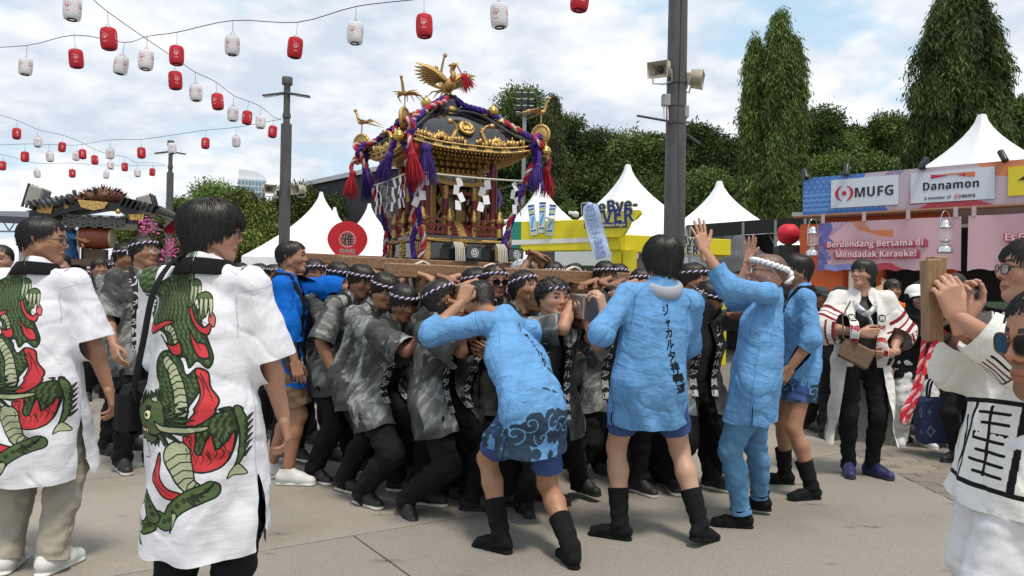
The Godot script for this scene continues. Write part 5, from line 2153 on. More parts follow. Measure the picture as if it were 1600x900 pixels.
func tent(label: String,x: float,top: float,d: float,w: float,eave: float) -> void:
	var p := px(x,top,d)
	var t := thing("pagoda_tent",label,"tent",Vector3(p.x,0,p.z),0.25,"white peaked tents")
	var h := p.y
	var M := MB.new()
	var rs := []
	var N := 14
	for i in N + 1:
		var f := float(i)/N
		var half := 0.05 + (w - 0.05)*pow(f,1.55)
		var y := lerpf(h,eave,f)
		var ring := PackedVector3Array()
		for c in 4:
			for s in 5:
				var a := PI/4 + c*PI/2
				var b := a + PI/2
				var q := Vector3(cos(a),0,-sin(a)).lerp(Vector3(cos(b),0,-sin(b)),s/5.0)*1.414*half
				q *= 1.0 - 0.05*sin(s/5.0*PI)*sin(f*PI)
				ring.append(q + Vector3(0,y - 0.06*sin(s/5.0*PI)*f,0))
		rs.append(ring)
	rs.reverse()
	M.rings(rs,true,false,true)
	var m := mat("tent_white",Color(0.78,0.79,0.82),0.6)
	if m.normal_texture == null:
		m.normal_enabled = true
		m.normal_texture = noise_tex(33,0.008,[],true,512,10.0)
		m.normal_scale = 0.5
		m.uv1_triplanar = true
		m.uv1_scale = Vector3.ONE*0.35
		m.backlight_enabled = true
		m.backlight = Color(0.25,0.25,0.25)
	mi("canopy",M.mesh(),m,t)
	var V := MB.new()
	for c in 4:
		var a := PI/4 + c*PI/2
		var b := a + PI/2
		var A := Vector3(cos(a),0,-sin(a))*1.414*w
		var B := Vector3(cos(b),0,-sin(b))*1.414*w
		V.quad(A + Vector3(0,eave - 0.28,0),B + Vector3(0,eave - 0.28,0),B + Vector3(0,eave,0),A + Vector3(0,eave,0))
	mi("valance",V.mesh(),m,t)
	var S := MB.new()
	for c in 4:
		var a := PI/4 + c*PI/2
		S.tube(PackedVector3Array([Vector3(cos(a)*0.07,h - 0.02,-sin(a)*0.07),Vector3(cos(a),0,-sin(a))*1.414*(0.05 + (w - 0.05)*0.34) + Vector3(0,lerpf(h,eave,0.5) + 0.012,0),Vector3(cos(a),0,-sin(a))*1.414*w + Vector3(0,eave + 0.012,0)]),0.012,4)
	for c in 4:
		var L := MB.new()
		var a := PI/4 + c*PI/2
		L.tube(PackedVector3Array([Vector3(cos(a)*1.38*w,0,-sin(a)*1.38*w),Vector3(cos(a)*1.38*w,eave - 0.05,-sin(a)*1.38*w)]),0.035,6)
		mi("post",L.mesh(),mat("white_metal",Color(0.6,0.6,0.58),0.4),t)
func build_tents() -> void:
	tent("white peaked tent, the tall one left of the red fan",502,300,26,2.3,2.3)
	tent("white peaked tent, lower peak directly behind the red fan's left edge",523,324,30,2.0,2.1)
	tent("white peaked tent between the red fan and the shrine",577,318,29,2.2,2.2)
	tent("white peaked tent behind the three blue posters on the booth",845,284,23,2.3,2.2)
	tent("white peaked tent behind the booth sign, left of the big pole",981,257,20,2.3,2.3)
	tent("white peaked tent right of the big pole, above the raised hand",1124,283,20.5,2.6,2.0)
	tent("white peaked tent rising behind the right end of the stall sign",1534,179,14.5,1.9,3.0)
func build_far() -> void:
	var p := px(393,268,330)
	var t := thing("office_tower","pale blue glass tower with curved roof fin far behind the trees","building",Vector3(p.x,0,p.z),0.35)
	var h := p.y
	var M := MB.new()
	M.box(Vector3(0,h*0.46,0),Vector3(11,h*0.92,12))
	mi("wall",M.mesh(),mat("tower_wall",Color(0.55,0.62,0.66),0.5),t)
	var wm := MB.new()
	wm.box(Vector3.ZERO,Vector3(0.95,1.5,0.2))
	var wmesh := wm.mesh()
	var gl := mat("tower_glass",Color(0.17,0.3,0.38),0.15)
	for r in 9:
		for c in 8:
			var o := mi("window",wmesh,gl,t)
			o.position = Vector3(-4.8 + c*1.37,h*0.89 - r*2.3,6.06)
	var R := MB.new()
	var fin := PackedVector2Array()
	for i in 13:
		var a := i/12.0*PI*0.52
		fin.append(Vector2(-5.0 + 11.0*sin(a),(h*0.08)*cos(a)))
	fin.append(Vector2(-5,0))
	R.plate(fin,9.0,Transform3D(Basis(),Vector3(0,h*0.92,0)))
	mi("roof_fin",R.mesh(),mat("tower_fin",Color(0.72,0.76,0.78),0.4),t)
	p = px(470,293,62)
	var q := px(600,266,56)
	var z := px(640,330,56)
	t = thing("exhibition_hall","large dark hall with a sloping roof edge behind the red fan","building",Vector3(p.x,0,p.z))
	var a := p - t.position
	var b := q - t.position
	var H := MB.new()
	var c := Vector3(b.x + 6.0,b.y + 0.4,b.z + 1)
	var dd := Vector3(0,0,-18)
	for f in [[a,b],[b,c]]:
		var l0 := Vector3(f[0].x,0,f[0].z)
		var l1 := Vector3(f[1].x,0,f[1].z)
		H.quad(l0,l1,f[1],f[0])
	H.quad(Vector3(a.x,0,a.z),a,a + dd,Vector3(a.x,0,a.z) + dd)
	H.quad(c,Vector3(c.x,0,c.z),Vector3(c.x,0,c.z) + dd,c + dd)
	H.quad(Vector3(c.x,0,c.z) + dd,Vector3(a.x,0,a.z) + dd,a + dd,c + dd)
	mi("wall",H.mesh(),mat("hall_wall",Color(0.035,0.037,0.042),0.8),t)
	var E := MB.new()
	var up := Vector3(0,0.35,0.3)
	E.quad(a + up,b + up,b + up + dd,a + up + dd)
	E.quad(b + up,c + up,c + up + dd,b + up + dd)
	E.quad(a + Vector3(0,0,0.3),b + Vector3(0,0,0.3),b + up,a + up)
	E.quad(b + Vector3(0,0,0.3),c + Vector3(0,0,0.3),c + up,b + up)
	mi("roof",E.mesh(),mat("hall_roof",Color(0.45,0.47,0.5),0.6),t)
	p = px(0,318,56)
	t = thing("truss_roof_hall","low grey grandstand roof on steel trusses at the far left","building",Vector3(p.x,0,p.z))
	var T := MB.new()
	var top := p.y
	T.box(Vector3(0,top - 0.5,-6),Vector3(14,0.5,14),Basis(Vector3(0,0,1),-0.03)*Basis(Vector3.RIGHT,0.1))
	mi("roof",T.mesh(),mat("truss_roof",Color(0.075,0.082,0.095),0.6),t)
	for i in 9:
		var B := MB.new()
		var x := -6.4 + i*1.5
		B.tube(PackedVector3Array([Vector3(x,top - 2.0,0.6),Vector3(x + 0.75,top - 0.9,0.6),Vector3(x + 1.5,top - 2.0,0.6)]),0.05,5)
		mi("truss",B.mesh(),mat("truss_steel",Color(0.3,0.31,0.33),0.5),t)
	var B2 := MB.new()
	B2.box(Vector3(0,top - 2.05,0.6),Vector3(14,0.12,0.12))
	mi("beam",B2.mesh(),mat("truss_steel",Color(0.3,0.31,0.33),0.5),t)
	for i in 4:
		var C := MB.new()
		C.tube(PackedVector3Array([Vector3(-6 + i*4,0,0.6),Vector3(-6 + i*4,top - 2.0,0.6)]),0.16,8)
		mi("column",C.mesh(),mat("truss_steel",Color(0.3,0.31,0.33),0.5),t)
	var k0 := px(1075,352,17)
	var k1 := px(1262,338,14.5)
	t = thing("black_canopy","black flat canopy on grey posts left of the orange stall","canopy",Vector3(k0.x,0,k0.z))
	var l := k1 - Vector3(k0.x,0,k0.z)
	var f0 := Vector3(0,k0.y,0)
	var K := MB.new()
	K.quad(f0,l,l + Vector3(0.8,0.35,-4),f0 + Vector3(0.8,0.35,-4))
	K.quad(f0 - Vector3(0,0.28,0),l - Vector3(0,0.28,0),l,f0)
	mi("cloth",K.mesh(),mat("black_sheet",Color(0.012,0.012,0.013),0.8),t)
	var W := MB.new()
	W.quad(Vector3(0.8,0,-4),Vector3(l.x + 0.8,0,l.z - 4),Vector3(l.x + 0.8,l.y,l.z - 4),Vector3(0.8,l.y,-4))
	mi("back_wall",W.mesh(),mat("black_sheet",Color(0.012,0.012,0.013),0.8),t)
	for f in [0.02,0.5,0.76,0.98]:
		var B := MB.new()
		B.tube(PackedVector3Array([Vector3(l.x*f,0,l.z*f + 0.02),Vector3(l.x*f,l.y - 0.02,l.z*f + 0.02)]),0.03,6)
		mi("post",B.mesh(),mat("grey_steel",Color(0.25,0.26,0.27),0.45,0.3),t)
	for i in 5:
		var B := MB.new()
		var f := i/5.0
		B.tube(PackedVector3Array([f0.lerp(l,f) - Vector3(0,0.5,0.3),f0.lerp(l,f + 0.1) - Vector3(0,0.05,0.3),f0.lerp(l,f + 0.2) - Vector3(0,0.5,0.3)]),0.014,4)
		mi("truss",B.mesh(),mat("grey_steel",Color(0.25,0.26,0.27),0.45,0.3),t)
# ------------------------------------------------------------------ paper lanterns
func lantern_proto(red: bool) -> Node3D:
	var key := "lantern_%s" % red
	if cache.has(key):
		return cache[key]
	var o := Node3D.new()
	o.name = "paper_lantern"
	var im := Image.create_empty(256,128,false,Image.FORMAT_RGB8)
	var base := Color(0.52,0.012,0.025) if red else Color(0.72,0.72,0.76)
	var ink := Color(0.72,0.6,0.6) if red else Color(0.55,0.04,0.05)
	im.fill(base.linear_to_srgb())
	for cx in [32.0,96.0,160.0,224.0]:
		var p := PackedVector2Array()
		for i in 20:
			p.append(Vector2(cx,58) + Vector2.from_angle(i*0.33)*Vector2(6.0 + i*0.45,9.0 + i*0.6))
		stroke(im,p,3.2,ink.linear_to_srgb())
		disc(im,Vector2(cx + 1,58),5,ink.linear_to_srgb())
		stroke(im,PackedVector2Array([Vector2(cx - 8,36),Vector2(cx - 13,28)]),2.4,ink.linear_to_srgb())
		stroke(im,PackedVector2Array([Vector2(cx - 11,86),Vector2(cx + 11,86)]),2.0,ink.linear_to_srgb())
		stroke(im,PackedVector2Array([Vector2(cx - 8,91),Vector2(cx + 8,91)]),2.0,ink.linear_to_srgb())
	var m := mat("lantern_red" if red else "lantern_white",Color.WHITE,0.7)
	m.albedo_texture = itex(im)
	m.backlight_enabled = true
	m.backlight = Color(0.3,0.02,0.03) if red else Color(0.35,0.35,0.35)
	var M := MB.new()
	var pr := PackedVector2Array()
	var N := 66
	for i in N + 1:
		var f := float(i)/N
		var y := (f - 0.5)*0.27
		var e := sqrt(maxf(0.0,1.0 - pow(absf(f - 0.5)*1.72,3.4)))
		pr.append(Vector2(0.055 + 0.05*e + 0.0022*absf(sin(f*PI*13.0)),y))
	M.lathe(pr,22)
	for i in M.uv.size():
		M.uv[i].y = 1.0 - M.uv[i].y
	mi("shade",M.mesh(),m,o)
	for y in [-0.138,0.138]:
		var R := MB.new()
		R.lathe(PackedVector2Array([Vector2(0.05,y - 0.009),Vector2(0.06,y - 0.009),Vector2(0.06,y + 0.009),Vector2(0.05,y + 0.009)]),18)
		mi("rim",R.mesh(),mat("lantern_rim",Color(0.03,0.03,0.03),0.6),o)
	var C := MB.new()
	C.tube(PackedVector3Array([Vector3(0.05,0.14,0),Vector3(0.0,0.2,0),Vector3(-0.05,0.14,0)]),0.003,4)
	C.tube(PackedVector3Array([Vector3(0,0.2,0),Vector3(0,0.36,0)]),0.003,4)
	mi("hanger",C.mesh(),mat("lantern_rim",Color(0.03,0.03,0.03),0.6),o)
	cache[key] = o
	return o
func lantern_string(called: String,ls: Array,ends: Array) -> void:
	rng.seed = hash(called)
	var wire := []
	var nth := 0
	if ends[0]:
		wire.append(px(ends[0][0],ends[0][1],ends[0][2]))
	for q in ls:
		var d: float = FOCAL*0.29/q[2]
		var o: Node3D = lantern_proto(q[3] == 1).duplicate()
		o.name = "paper_lantern"
		add_child(o,true)
		o.position = px(q[0],q[1],d)
		o.rotation = Vector3(rng.randf_range(-0.08,0.08),rng.randf()*TAU,rng.randf_range(-0.1,0.14))
		var c := "red" if q[3] == 1 else "white"
		nth += 1
		tag(o,"%s lantern, %s along %s" % [c,["first","second","third","fourth","fifth","sixth","seventh","eighth","ninth","tenth","eleventh"][nth - 1],called],"paper lantern","%s lanterns on %s" % [c,called])
		wire.append(o.position + o.basis*Vector3(0,0.36,0))
	if ends[1]:
		wire.append(px(ends[1][0],ends[1][1],ends[1][2]))
	var W := MB.new()
	W.tube(spline3(wire,4),0.006,4)
	tag(mi("lantern_wire",W.mesh(),mat("wire_black",Color(0.025,0.025,0.028),0.6),self),"thin black wire, " + called,"wire")
func build_lanterns() -> void:
	lantern_string("the nearest long wire",
		[[40,104,27,0],[119,92,29,1],[189,102,29,0],[228,94,31,0],[276,87,30,1],[363,71,31,0],[461,75,32,1],[555,52,34,0],[663,41,36,1],[780,25,38,0],[906,-2,40,1]],[[-60,76,13],[1010,-60,8]])
	lantern_string("the steep wire falling to the lamp pole",
		[[113,14,36,0],[170,61,34,1],[274,126,28,1],[306,145,26,0],[340,159,25,1],[364,178,23,0],[386,184,21,1],[407,191,20,0],[426,206,18.5,1]],[[60,-60,9],[440,186,21]])
	lantern_string("the low wire falling to the slim pole",
		[[26,209,17,1],[59,222,16,0],[97,230,15,1],[129,241,15,1],[148,250,14,1],[173,258,13,0],[195,261,13,1],[215,270,13,0],[238,269,12,1]],[[-40,168,20],[258,258,32]])
	lantern_string("the middle sagging wire",
		[[39,245,16,1],[78,245,15.5,0],[119,244,14,0],[172,240,17,0],[221,239,17,1],[269,232,17,0],[321,224,17,1],[369,221,17.5,0]],[[-40,228,24],[440,186,21]])
	lantern_string("the lowest wire beside the slim pole",
		[[4,259,14,1],[58,271,13,0],[113,271,13,1],[166,273,12,0]],[[-40,240,25],[258,259,32]])
# ------------------------------------------------------------------ lettering
func letters(called: String,txt: String,size: float,m: Material,parent: Node,xf: Transform3D,bold := true,depth := 0.004,center := true,font := "Droid Sans") -> MeshInstance3D:
	var key := "txt_%s_%s_%s" % [txt,bold,font]
	if not cache.has(key):
		var f := SystemFont.new()
		f.font_names = PackedStringArray([font])
		f.font_weight = 700 if bold else 400
		var t := TextMesh.new()
		t.text = txt
		t.font = f
		t.font_size = 64
		t.pixel_size = 0.01
		t.depth = 0.01
		t.curve_step = 2.0
		t.horizontal_alignment = HORIZONTAL_ALIGNMENT_CENTER
		cache[key] = t
	var o := mi(called,cache[key],m,parent)
	var s := size/0.457
	o.transform = xf*Transform3D(Basis.from_scale(Vector3(s,s,depth/0.01)),Vector3.ZERO)
	return o
func ring_mark(M: MB,c: Vector2,r: float,z: float,xf: Transform3D) -> void:
	var d := PackedVector2Array()
	for i in 18:
		d.append(c + Vector2.from_angle(i*TAU/18)*r*0.3)
	M.plate(d,0.006,xf*Transform3D(Basis(),Vector3(0,0,z)))
	for s in [-1.0,1.0]:
		var p := PackedVector2Array()
		for i in 15:
			var a := (-0.42 + 0.84*i/14.0)*PI
			p.append(c + Vector2(cos(a)*s*r*1.12 + s*0.05*r,sin(a)*r))
		for i in 15:
			var a := (0.42 - 0.84*i/14.0)*PI
			p.append(c + Vector2(cos(a)*s*r*0.68 + s*0.12*r,sin(a)*r*0.93))
		if s < 0:
			p.reverse()
		M.plate(p,0.006,xf*Transform3D(Basis(),Vector3(0,0,z)))
func wall_frame(a: Vector3,b: Vector3) -> Transform3D:
	var x := Vector3(b.x - a.x,b.y - a.y,b.z - a.z).normalized()
	var z := x.cross(Vector3.UP).normalized()
	return Transform3D(Basis(x,z.cross(x),z),a)
func flat_quad(M: MB,x0: float,y0: float,x1: float,y1: float,z: float,thick := 0.012) -> void:
	M.box(Vector3((x0 + x1)*0.5,(y0 + y1)*0.5,z - thick*0.5),Vector3(x1 - x0,y1 - y0,thick))
func build_stall() -> void:
	var A := px(1254,336,11.0)
	var B := px(1640,318,9.0)
	B.y = A.y
	var f := wall_frame(A,B)
	var L := (B - A).length()
	var t := thing("festival_stall","orange framed stall with pink banners and a long printed sign board on top","stall",Vector3(A.x,0,A.z))
	t.basis = f.basis
	var g := Transform3D(Basis(),Vector3(0,A.y,0))
	var white := mat("sign_white",Color(0.62,0.68,0.76),0.5)
	var navy := mat("ink_navy",Color(0.012,0.014,0.025),0.5)
	var redm := mat("ink_red",Color(0.5,0.012,0.035),0.5)
	var H := 0.52
	var im := Image.create_empty(2048,384,false,Image.FORMAT_RGB8)
	var S := 2048.0/L
	im.fill(Color(0.5,0.4,0.46).linear_to_srgb())
	var blue := Color(0.05,0.17,0.5).linear_to_srgb()
	var pale := Color(0.3,0.48,0.75).linear_to_srgb()
	fill_poly(im,PackedVector2Array([Vector2(0,0),Vector2(0.85*S,0),Vector2(0.8*S,110),Vector2(1.15*S,384),Vector2(0,384)]),blue)
	for r in 8:
		for c in 14:
			var p := Vector2(c*58 + (29 if r % 2 == 1 else 0),r*50.0)
			if p.x < 0.78*S and p.y < 190:
				for k in 6:
					stroke(im,PackedVector2Array([p,p + Vector2.from_angle(k*PI/3)*29]),2.5,pale)
			elif p.x < 1.05*S and p.y >= 190:
				for k in [28,20,12]:
					var q := PackedVector2Array()
					for i in 11:
						q.append(p + Vector2.from_angle(-PI*i/10.0)*k)
					stroke(im,q,3.0,pale)
	for k in 6:
		stroke(im,PackedVector2Array([Vector2(1.02*S + k*26,100),Vector2(1.16*S + k*24,0)]),9.0,Color(0.07,0.06,0.25).linear_to_srgb())
	for k in 6:
		stroke(im,PackedVector2Array([Vector2(1.4*S,210 + k*26),Vector2(1.75*S,214 + k*24)]),9.0,Color(0.55,0.05,0.09).linear_to_srgb())
	fill_poly(im,PackedVector2Array([Vector2(1.5*S,384),Vector2(1.75*S,300),Vector2(2.1*S,310),Vector2(2.35*S,384)]),Color(0.5,0.06,0.09).linear_to_srgb())
	fill_poly(im,PackedVector2Array([Vector2(2.15*S,0),Vector2(L*S,0),Vector2(L*S,200),Vector2(2.35*S,120)]),Color(0.62,0.22,0.1).linear_to_srgb())
	var pm := mat("sign_sheet",Color.WHITE,0.55)
	pm.albedo_texture = itex(im)
	var K := MB.new()
	K.box(Vector3(L*0.5,A.y + H*0.5,-0.1),Vector3(L,H,0.18))
	mi("sign_board",K.mesh(),mat("board_edge",Color(0.4,0.36,0.36),0.6),t)
	var Q := MB.new()
	Q.quad(Vector3(0.0,A.y,-0.004),Vector3(L,A.y,-0.004),Vector3(L,A.y + H,-0.004),Vector3(0.0,A.y + H,-0.004))
	mi("printed_sheet",Q.mesh(),pm,t)
	var P1 := MB.new()
	flat_quad(P1,0.4,A.y + 0.07,1.27,A.y + 0.46,0.012)
	var n1 := mi("name_panel",P1.mesh(),white,t)
	var mk := MB.new()
	ring_mark(mk,Vector2(0.58,A.y + 0.265),0.105,0.016,Transform3D())
	mi("emblem",mk.mesh(),redm,n1)
	letters("lettering","MUFG",0.128,navy,n1,Transform3D(Basis(),Vector3(0.965,A.y + 0.262,0.015)))
	var P2 := MB.new()
	flat_quad(P2,1.42,A.y + 0.07,2.36,A.y + 0.46,0.012)
	var n2 := mi("name_panel",P2.mesh(),white,t)
	letters("lettering","Danamon",0.1,navy,n2,Transform3D(Basis(),Vector3(1.88,A.y + 0.275,0.015)))
	letters("lettering","A member of",0.037,navy,n2,Transform3D(Basis(),Vector3(1.735,A.y + 0.125,0.015)),false)
	letters("lettering","MUFG",0.038,navy,n2,Transform3D(Basis(),Vector3(2.085,A.y + 0.125,0.015)))
	mk = MB.new()
	ring_mark(mk,Vector2(1.965,A.y + 0.125),0.03,0.016,Transform3D())
	mi("emblem",mk.mesh(),redm,n2)
	mk = MB.new()
	var o0 := Vector2(1.66,A.y + 0.385)
	mk.plate(PackedVector2Array([o0 + Vector2(0,0.035),o0 + Vector2(0,-0.015),o0 + Vector2(0.2,0.01)]),0.005,Transform3D(Basis(),Vector3(0,0,0.015)))
	mk.plate(PackedVector2Array([o0 + Vector2(0.3,0.005),o0 + Vector2(0.39,-0.02),o0 + Vector2(0.39,0.025)]),0.005,Transform3D(Basis(),Vector3(0,0,0.015)))
	mi("emblem",mk.mesh(),redm,n2)
	mk = MB.new()
	mk.plate(PackedVector2Array([o0 + Vector2(0.06,0.03),o0 + Vector2(0.4,0.035),o0 + Vector2(0.3,0.012)]),0.004,Transform3D(Basis(),Vector3(0,0,0.0145)))
	mk.plate(PackedVector2Array([o0 + Vector2(0.4,0.03),o0 + Vector2(0.4,-0.02),o0 + Vector2(0.49,-0.028),o0 + Vector2(0.49,0.034)]),0.005,Transform3D(Basis(),Vector3(0,0,0.015)))
	mi("emblem",mk.mesh(),mat("ink_orange",Color(0.65,0.16,0.05),0.5),n2)
	var P3 := MB.new()
	flat_quad(P3,2.5,A.y + 0.09,L - 0.02,A.y + 0.44,0.012)
	var n3 := mi("name_panel",P3.mesh(),mat("sign_yellow",Color(0.72,0.58,0.02),0.5),t)
	mk = MB.new()
	mk.plate(PackedVector2Array([Vector2(2.6,A.y + 0.27),Vector2(2.72,A.y + 0.36),Vector2(2.78,A.y + 0.36),Vector2(2.66,A.y + 0.27)]),0.005,Transform3D(Basis(),Vector3(0,0,0.015)))
	mi("emblem",mk.mesh(),navy,n3)
	for q in [[0.05,0.5],[0.62,0.1],[1.58,-0.4],[2.45,0.5]]:
		var C := MB.new()
		C.lathe(PackedVector2Array([Vector2(0.001,-0.09),Vector2(0.038,-0.085),Vector2(0.038,0.08),Vector2(0.03,0.085),Vector2(0.028,0.07),Vector2(0.001,0.06)]),12,Vector3(q[0],A.y + H + 0.05,0.05),Basis(Vector3(0,0,1),q[1])*Basis(Vector3.RIGHT,-0.5))
		C.box(Vector3(q[0],A.y + H + 0.01,0.0),Vector3(0.02,0.06,0.03))
		mi("spotlight",C.mesh(),mat("spot_black",Color(0.012,0.012,0.013),0.35),t)
	var Bp := MB.new()
	Bp.tube(PackedVector3Array([Vector3(-0.1,A.y - 0.03,0.05),Vector3(L + 0.2,A.y - 0.03,0.05)]),0.022,8)
	mi("bamboo_pole",Bp.mesh(),mat("bamboo",Color(0.24,0.11,0.055),0.5),t)
	var pink := Color(0.58,0.37,0.42)
	for k in 2:
		var x0: float = [0.26,2.1][k]
		var x1: float = [2.02,3.9][k]
		var bi := Image.create_empty(1024,384,false,Image.FORMAT_RGB8)
		bi.fill(pink.linear_to_srgb())
		if k == 0:
			fill_poly(bi,spline(PackedVector2Array([Vector2(0,0),Vector2(90,0),Vector2(110,60),Vector2(80,110),Vector2(130,170),Vector2(60,230),Vector2(90,384),Vector2(0,384)]),6,true),Color(0.13,0.13,0.38).linear_to_srgb())
			for i in 9:
				disc(bi,Vector2(20 + 23*(i % 4),90 + i*28),22,Color(0.2,0.2,0.45).linear_to_srgb())
			for i in 5:
				stroke(bi,spline(PackedVector2Array([Vector2(250 + i*22,-10),Vector2(340 + i*20,70 + i*6),Vector2(560,80 + i*12)])),11.0,Color(0.62,0.2,0.09).linear_to_srgb())
				stroke(bi,spline(PackedVector2Array([Vector2(100 + i*30,0),Vector2(60 + i*20,70),Vector2(10,120 + i*10)])),6.0,Color(0.1,0.1,0.35).linear_to_srgb())
			fill_poly(bi,PackedVector2Array([Vector2(330,384),Vector2(420,330),Vector2(560,330),Vector2(650,384)]),Color(0.5,0.07,0.1).linear_to_srgb())
			fill_poly(bi,PackedVector2Array([Vector2(60,340),Vector2(300,330),Vector2(380,384),Vector2(60,384)]),Color(0.25,0.28,0.6).linear_to_srgb())
		var bm := mat("banner_%d" % k,Color.WHITE,0.8)
		bm.albedo_texture = itex(bi)
		bm.backlight_enabled = true
		bm.backlight = Color(0.12,0.08,0.08)
		var M := MB.new()
		var rs := []
		for i in 8:
			var r := PackedVector3Array()
			for j in 31:
				var u := j/30.0
				var v := i/7.0
				var hem := 0.03*absf(sin(u*7*PI))*v
				r.append(Vector3(lerpf(x0,x1,u),A.y - 0.13 - v*(0.68 - hem),0.06 + 0.012*sin(u*19.0 + k) + 0.03*v*sin(u*9.0 + 1.0 + k)))
			rs.append(r)
		M.rings(rs,false)
		var bo := mi("banner",M.mesh(),bm,t)
		for i in 4:
			var T := MB.new()
			var x := lerpf(x0 + 0.06,x1 - 0.06,i/3.0)
			T.box(Vector3(x,A.y - 0.075,0.075),Vector3(0.05,0.13,0.006))
			mi("loop",T.mesh(),mat("banner_loop",Color(0.5,0.38,0.4),0.8),bo)
		var lines: Array = [["Berdendang Bersama di",1.0,-0.44],["Mendadak Karaoke!",1.02,-0.58]] if k == 0 else [["Es Goyang",2.75,-0.41],["Viral",2.86,-0.57]]
		for q in lines:
			letters("lettering",q[0],0.076,mat("ink_pink_white",Color(0.75,0.62,0.66),0.6),bo,Transform3D(Basis(),Vector3(q[1],A.y + q[2],0.112)))
			for e in [[0.006,-0.006,0.106],[0.014,-0.016,0.1],[-0.008,0.004,0.104],[0.022,-0.026,0.096]]:
				letters("lettering",q[0],0.08,mat("ink_coral",Color(0.52,0.07,0.13),0.6),bo,Transform3D(Basis(),Vector3(q[1] + e[0],A.y + q[2] + e[1],e[2])))
	var org := mat("stall_orange",Color(0.66,0.115,0.02),0.55)
	for q in [[0.1,0.0,0.62,0.35],[3.05,0.0,0.2,0.3]]:
		var M := MB.new()
		M.box(Vector3(q[0] + 0.12,(A.y - 0.12)*0.5,-0.3),Vector3(q[2] if q[0] < 1 else 0.2,A.y - 0.12,q[3]),Basis(),0.01)
		mi("post",M.mesh(),org,t)
	var M2 := MB.new()
	M2.box(Vector3(1.0,A.y - 0.09,-0.35),Vector3(1.6,0.12,0.2),Basis(),0.01)
	mi("beam",M2.mesh(),org,t)
	for q in [[1.62,-1.2],[0.3,-2.4],[2.9,-2.4]]:
		var M := MB.new()
		M.box(Vector3(q[0],(A.y - 0.2)*0.5,q[1]),Vector3(0.12,A.y - 0.2,0.12),Basis(),0.01)
		mi("post",M.mesh(),org,t)
	var Cn := MB.new()
	Cn.box(Vector3(1.9,0.55,-0.9),Vector3(2.6,1.1,0.5),Basis(),0.02)
	mi("counter",Cn.mesh(),org,t)
	var Bk := MB.new()
	Bk.box(Vector3(2.95,1.25,-2.5),Vector3(1.6,2.5,0.08))
	mi("back_wall",Bk.mesh(),mat("teal_wall",Color(0.006,0.1,0.13),0.7),t)
	var Bk2 := MB.new()
	Bk2.box(Vector3(1.2,1.25,-2.6),Vector3(1.9,2.5,0.06))
	mi("back_wall",Bk2.mesh(),mat("dark_wall",Color(0.018,0.02,0.02),0.8),t)
	var Rf := MB.new()
	Rf.box(Vector3(1.6,A.y + 0.03,-1.4),Vector3(3.6,0.05,2.6))
	mi("roof",Rf.mesh(),mat("stall_roof",Color(0.5,0.5,0.52),0.7),t)
	for q in [[0.66,0.28,0.62,0],[3.36,0.3,0.62,1]]:
		var mi_ := Image.create_empty(192,384,false,Image.FORMAT_RGB8)
		mi_.fill(Color(0.72,0.62,0.5).linear_to_srgb())
		var rc := Color(0.5,0.05,0.06).linear_to_srgb()
		disc(mi_,Vector2(96,62),34,Color(0.3,0.05,0.22).linear_to_srgb())
		disc(mi_,Vector2(96,56),22,Color(0.72,0.62,0.5).linear_to_srgb())
		for i in 3:
			stroke(mi_,PackedVector2Array([Vector2(30,130 + i*22 + 8),Vector2(170,130 + i*22 - 8)]),9.0,rc)
		for i in 4:
			mi_.fill_rect(Rect2i(52,205 + i*45,118,32),rc)
			disc(mi_,Vector2(30,221 + i*45),13,Color(0.15,0.05,0.04))
			stroke(mi_,PackedVector2Array([Vector2(62,216 + i*45),Vector2(160,216 + i*45)]),3.0,Color(0.9,0.85,0.8))
		var mm := mat("menu_%d" % q[3],Color.WHITE,0.5)
		mm.albedo_texture = itex(mi_)
		var M := MB.new()
		M.quad(Vector3(q[0],A.y - 1.42,0.02),Vector3(q[0] + q[1],A.y - 1.42,0.02),Vector3(q[0] + q[1],A.y - 0.8,0.02),Vector3(q[0],A.y - 0.8,0.02))
		mi("menu_sheet",M.mesh(),mm,t)
	for q in [[1270,376,10.6,"hanging on the orange corner post"],[1477,368,9.4,"hanging between the two pink banners"]]:
		pressure_lantern(px(q[0],q[1],q[2]) ,q[3])
	var pk := thing("snack_packet","paper snack packet with red print and a yellow band, beside the woman in orange","packet",px(1372,462,8.2))
	var S2 := MB.new()
	S2.lathe(PackedVector2Array([Vector2(0.02,-0.2),Vector2(0.12,-0.12),Vector2(0.1,0.0),Vector2(0.03,0.12),Vector2(0.06,0.18)]),9,Vector3.ZERO,Basis(Vector3(0,0,1),-0.5))
	mi("wrapper",S2.mesh(),mat("kraft_print",Color(0.42,0.25,0.13),0.6),pk)
	var S3 := MB.new()
	S3.lathe(PackedVector2Array([Vector2(0.115,-0.14),Vector2(0.125,-0.1),Vector2(0.112,-0.06)]),9,Vector3.ZERO,Basis(Vector3(0,0,1),-0.5))
	mi("yellow_band",S3.mesh(),mat("yellow_film",Color(0.7,0.5,0.03),0.4),pk)
	var Sp := MB.new()
	var rl := px(1232,366,12)
	var l := thing("round_red_lantern","large round red lantern left of the orange post, above the black speaker","red lantern",rl)
	var pr := PackedVector2Array()
	for i in 31:
		var a := -PI/2 + PI*i/30.0
		pr.append(Vector2(0.15*cos(a) + 0.006*(i % 2) + 0.02,0.16*sin(a)))
	Sp.lathe(pr,18)
	mi("shade",Sp.mesh(),mat("lantern_plain_red",Color(0.6,0.012,0.03),0.6),l)
	var Sr := MB.new()
	for s in [-1.0,1.0]:
		Sr.lathe(PackedVector2Array([Vector2(0.05,0.15*s),Vector2(0.06,0.175*s)]),14)
	Sr.tube(PackedVector3Array([Vector3(0,0.19,0),Vector3(0,0.5,0)]),0.006,4)
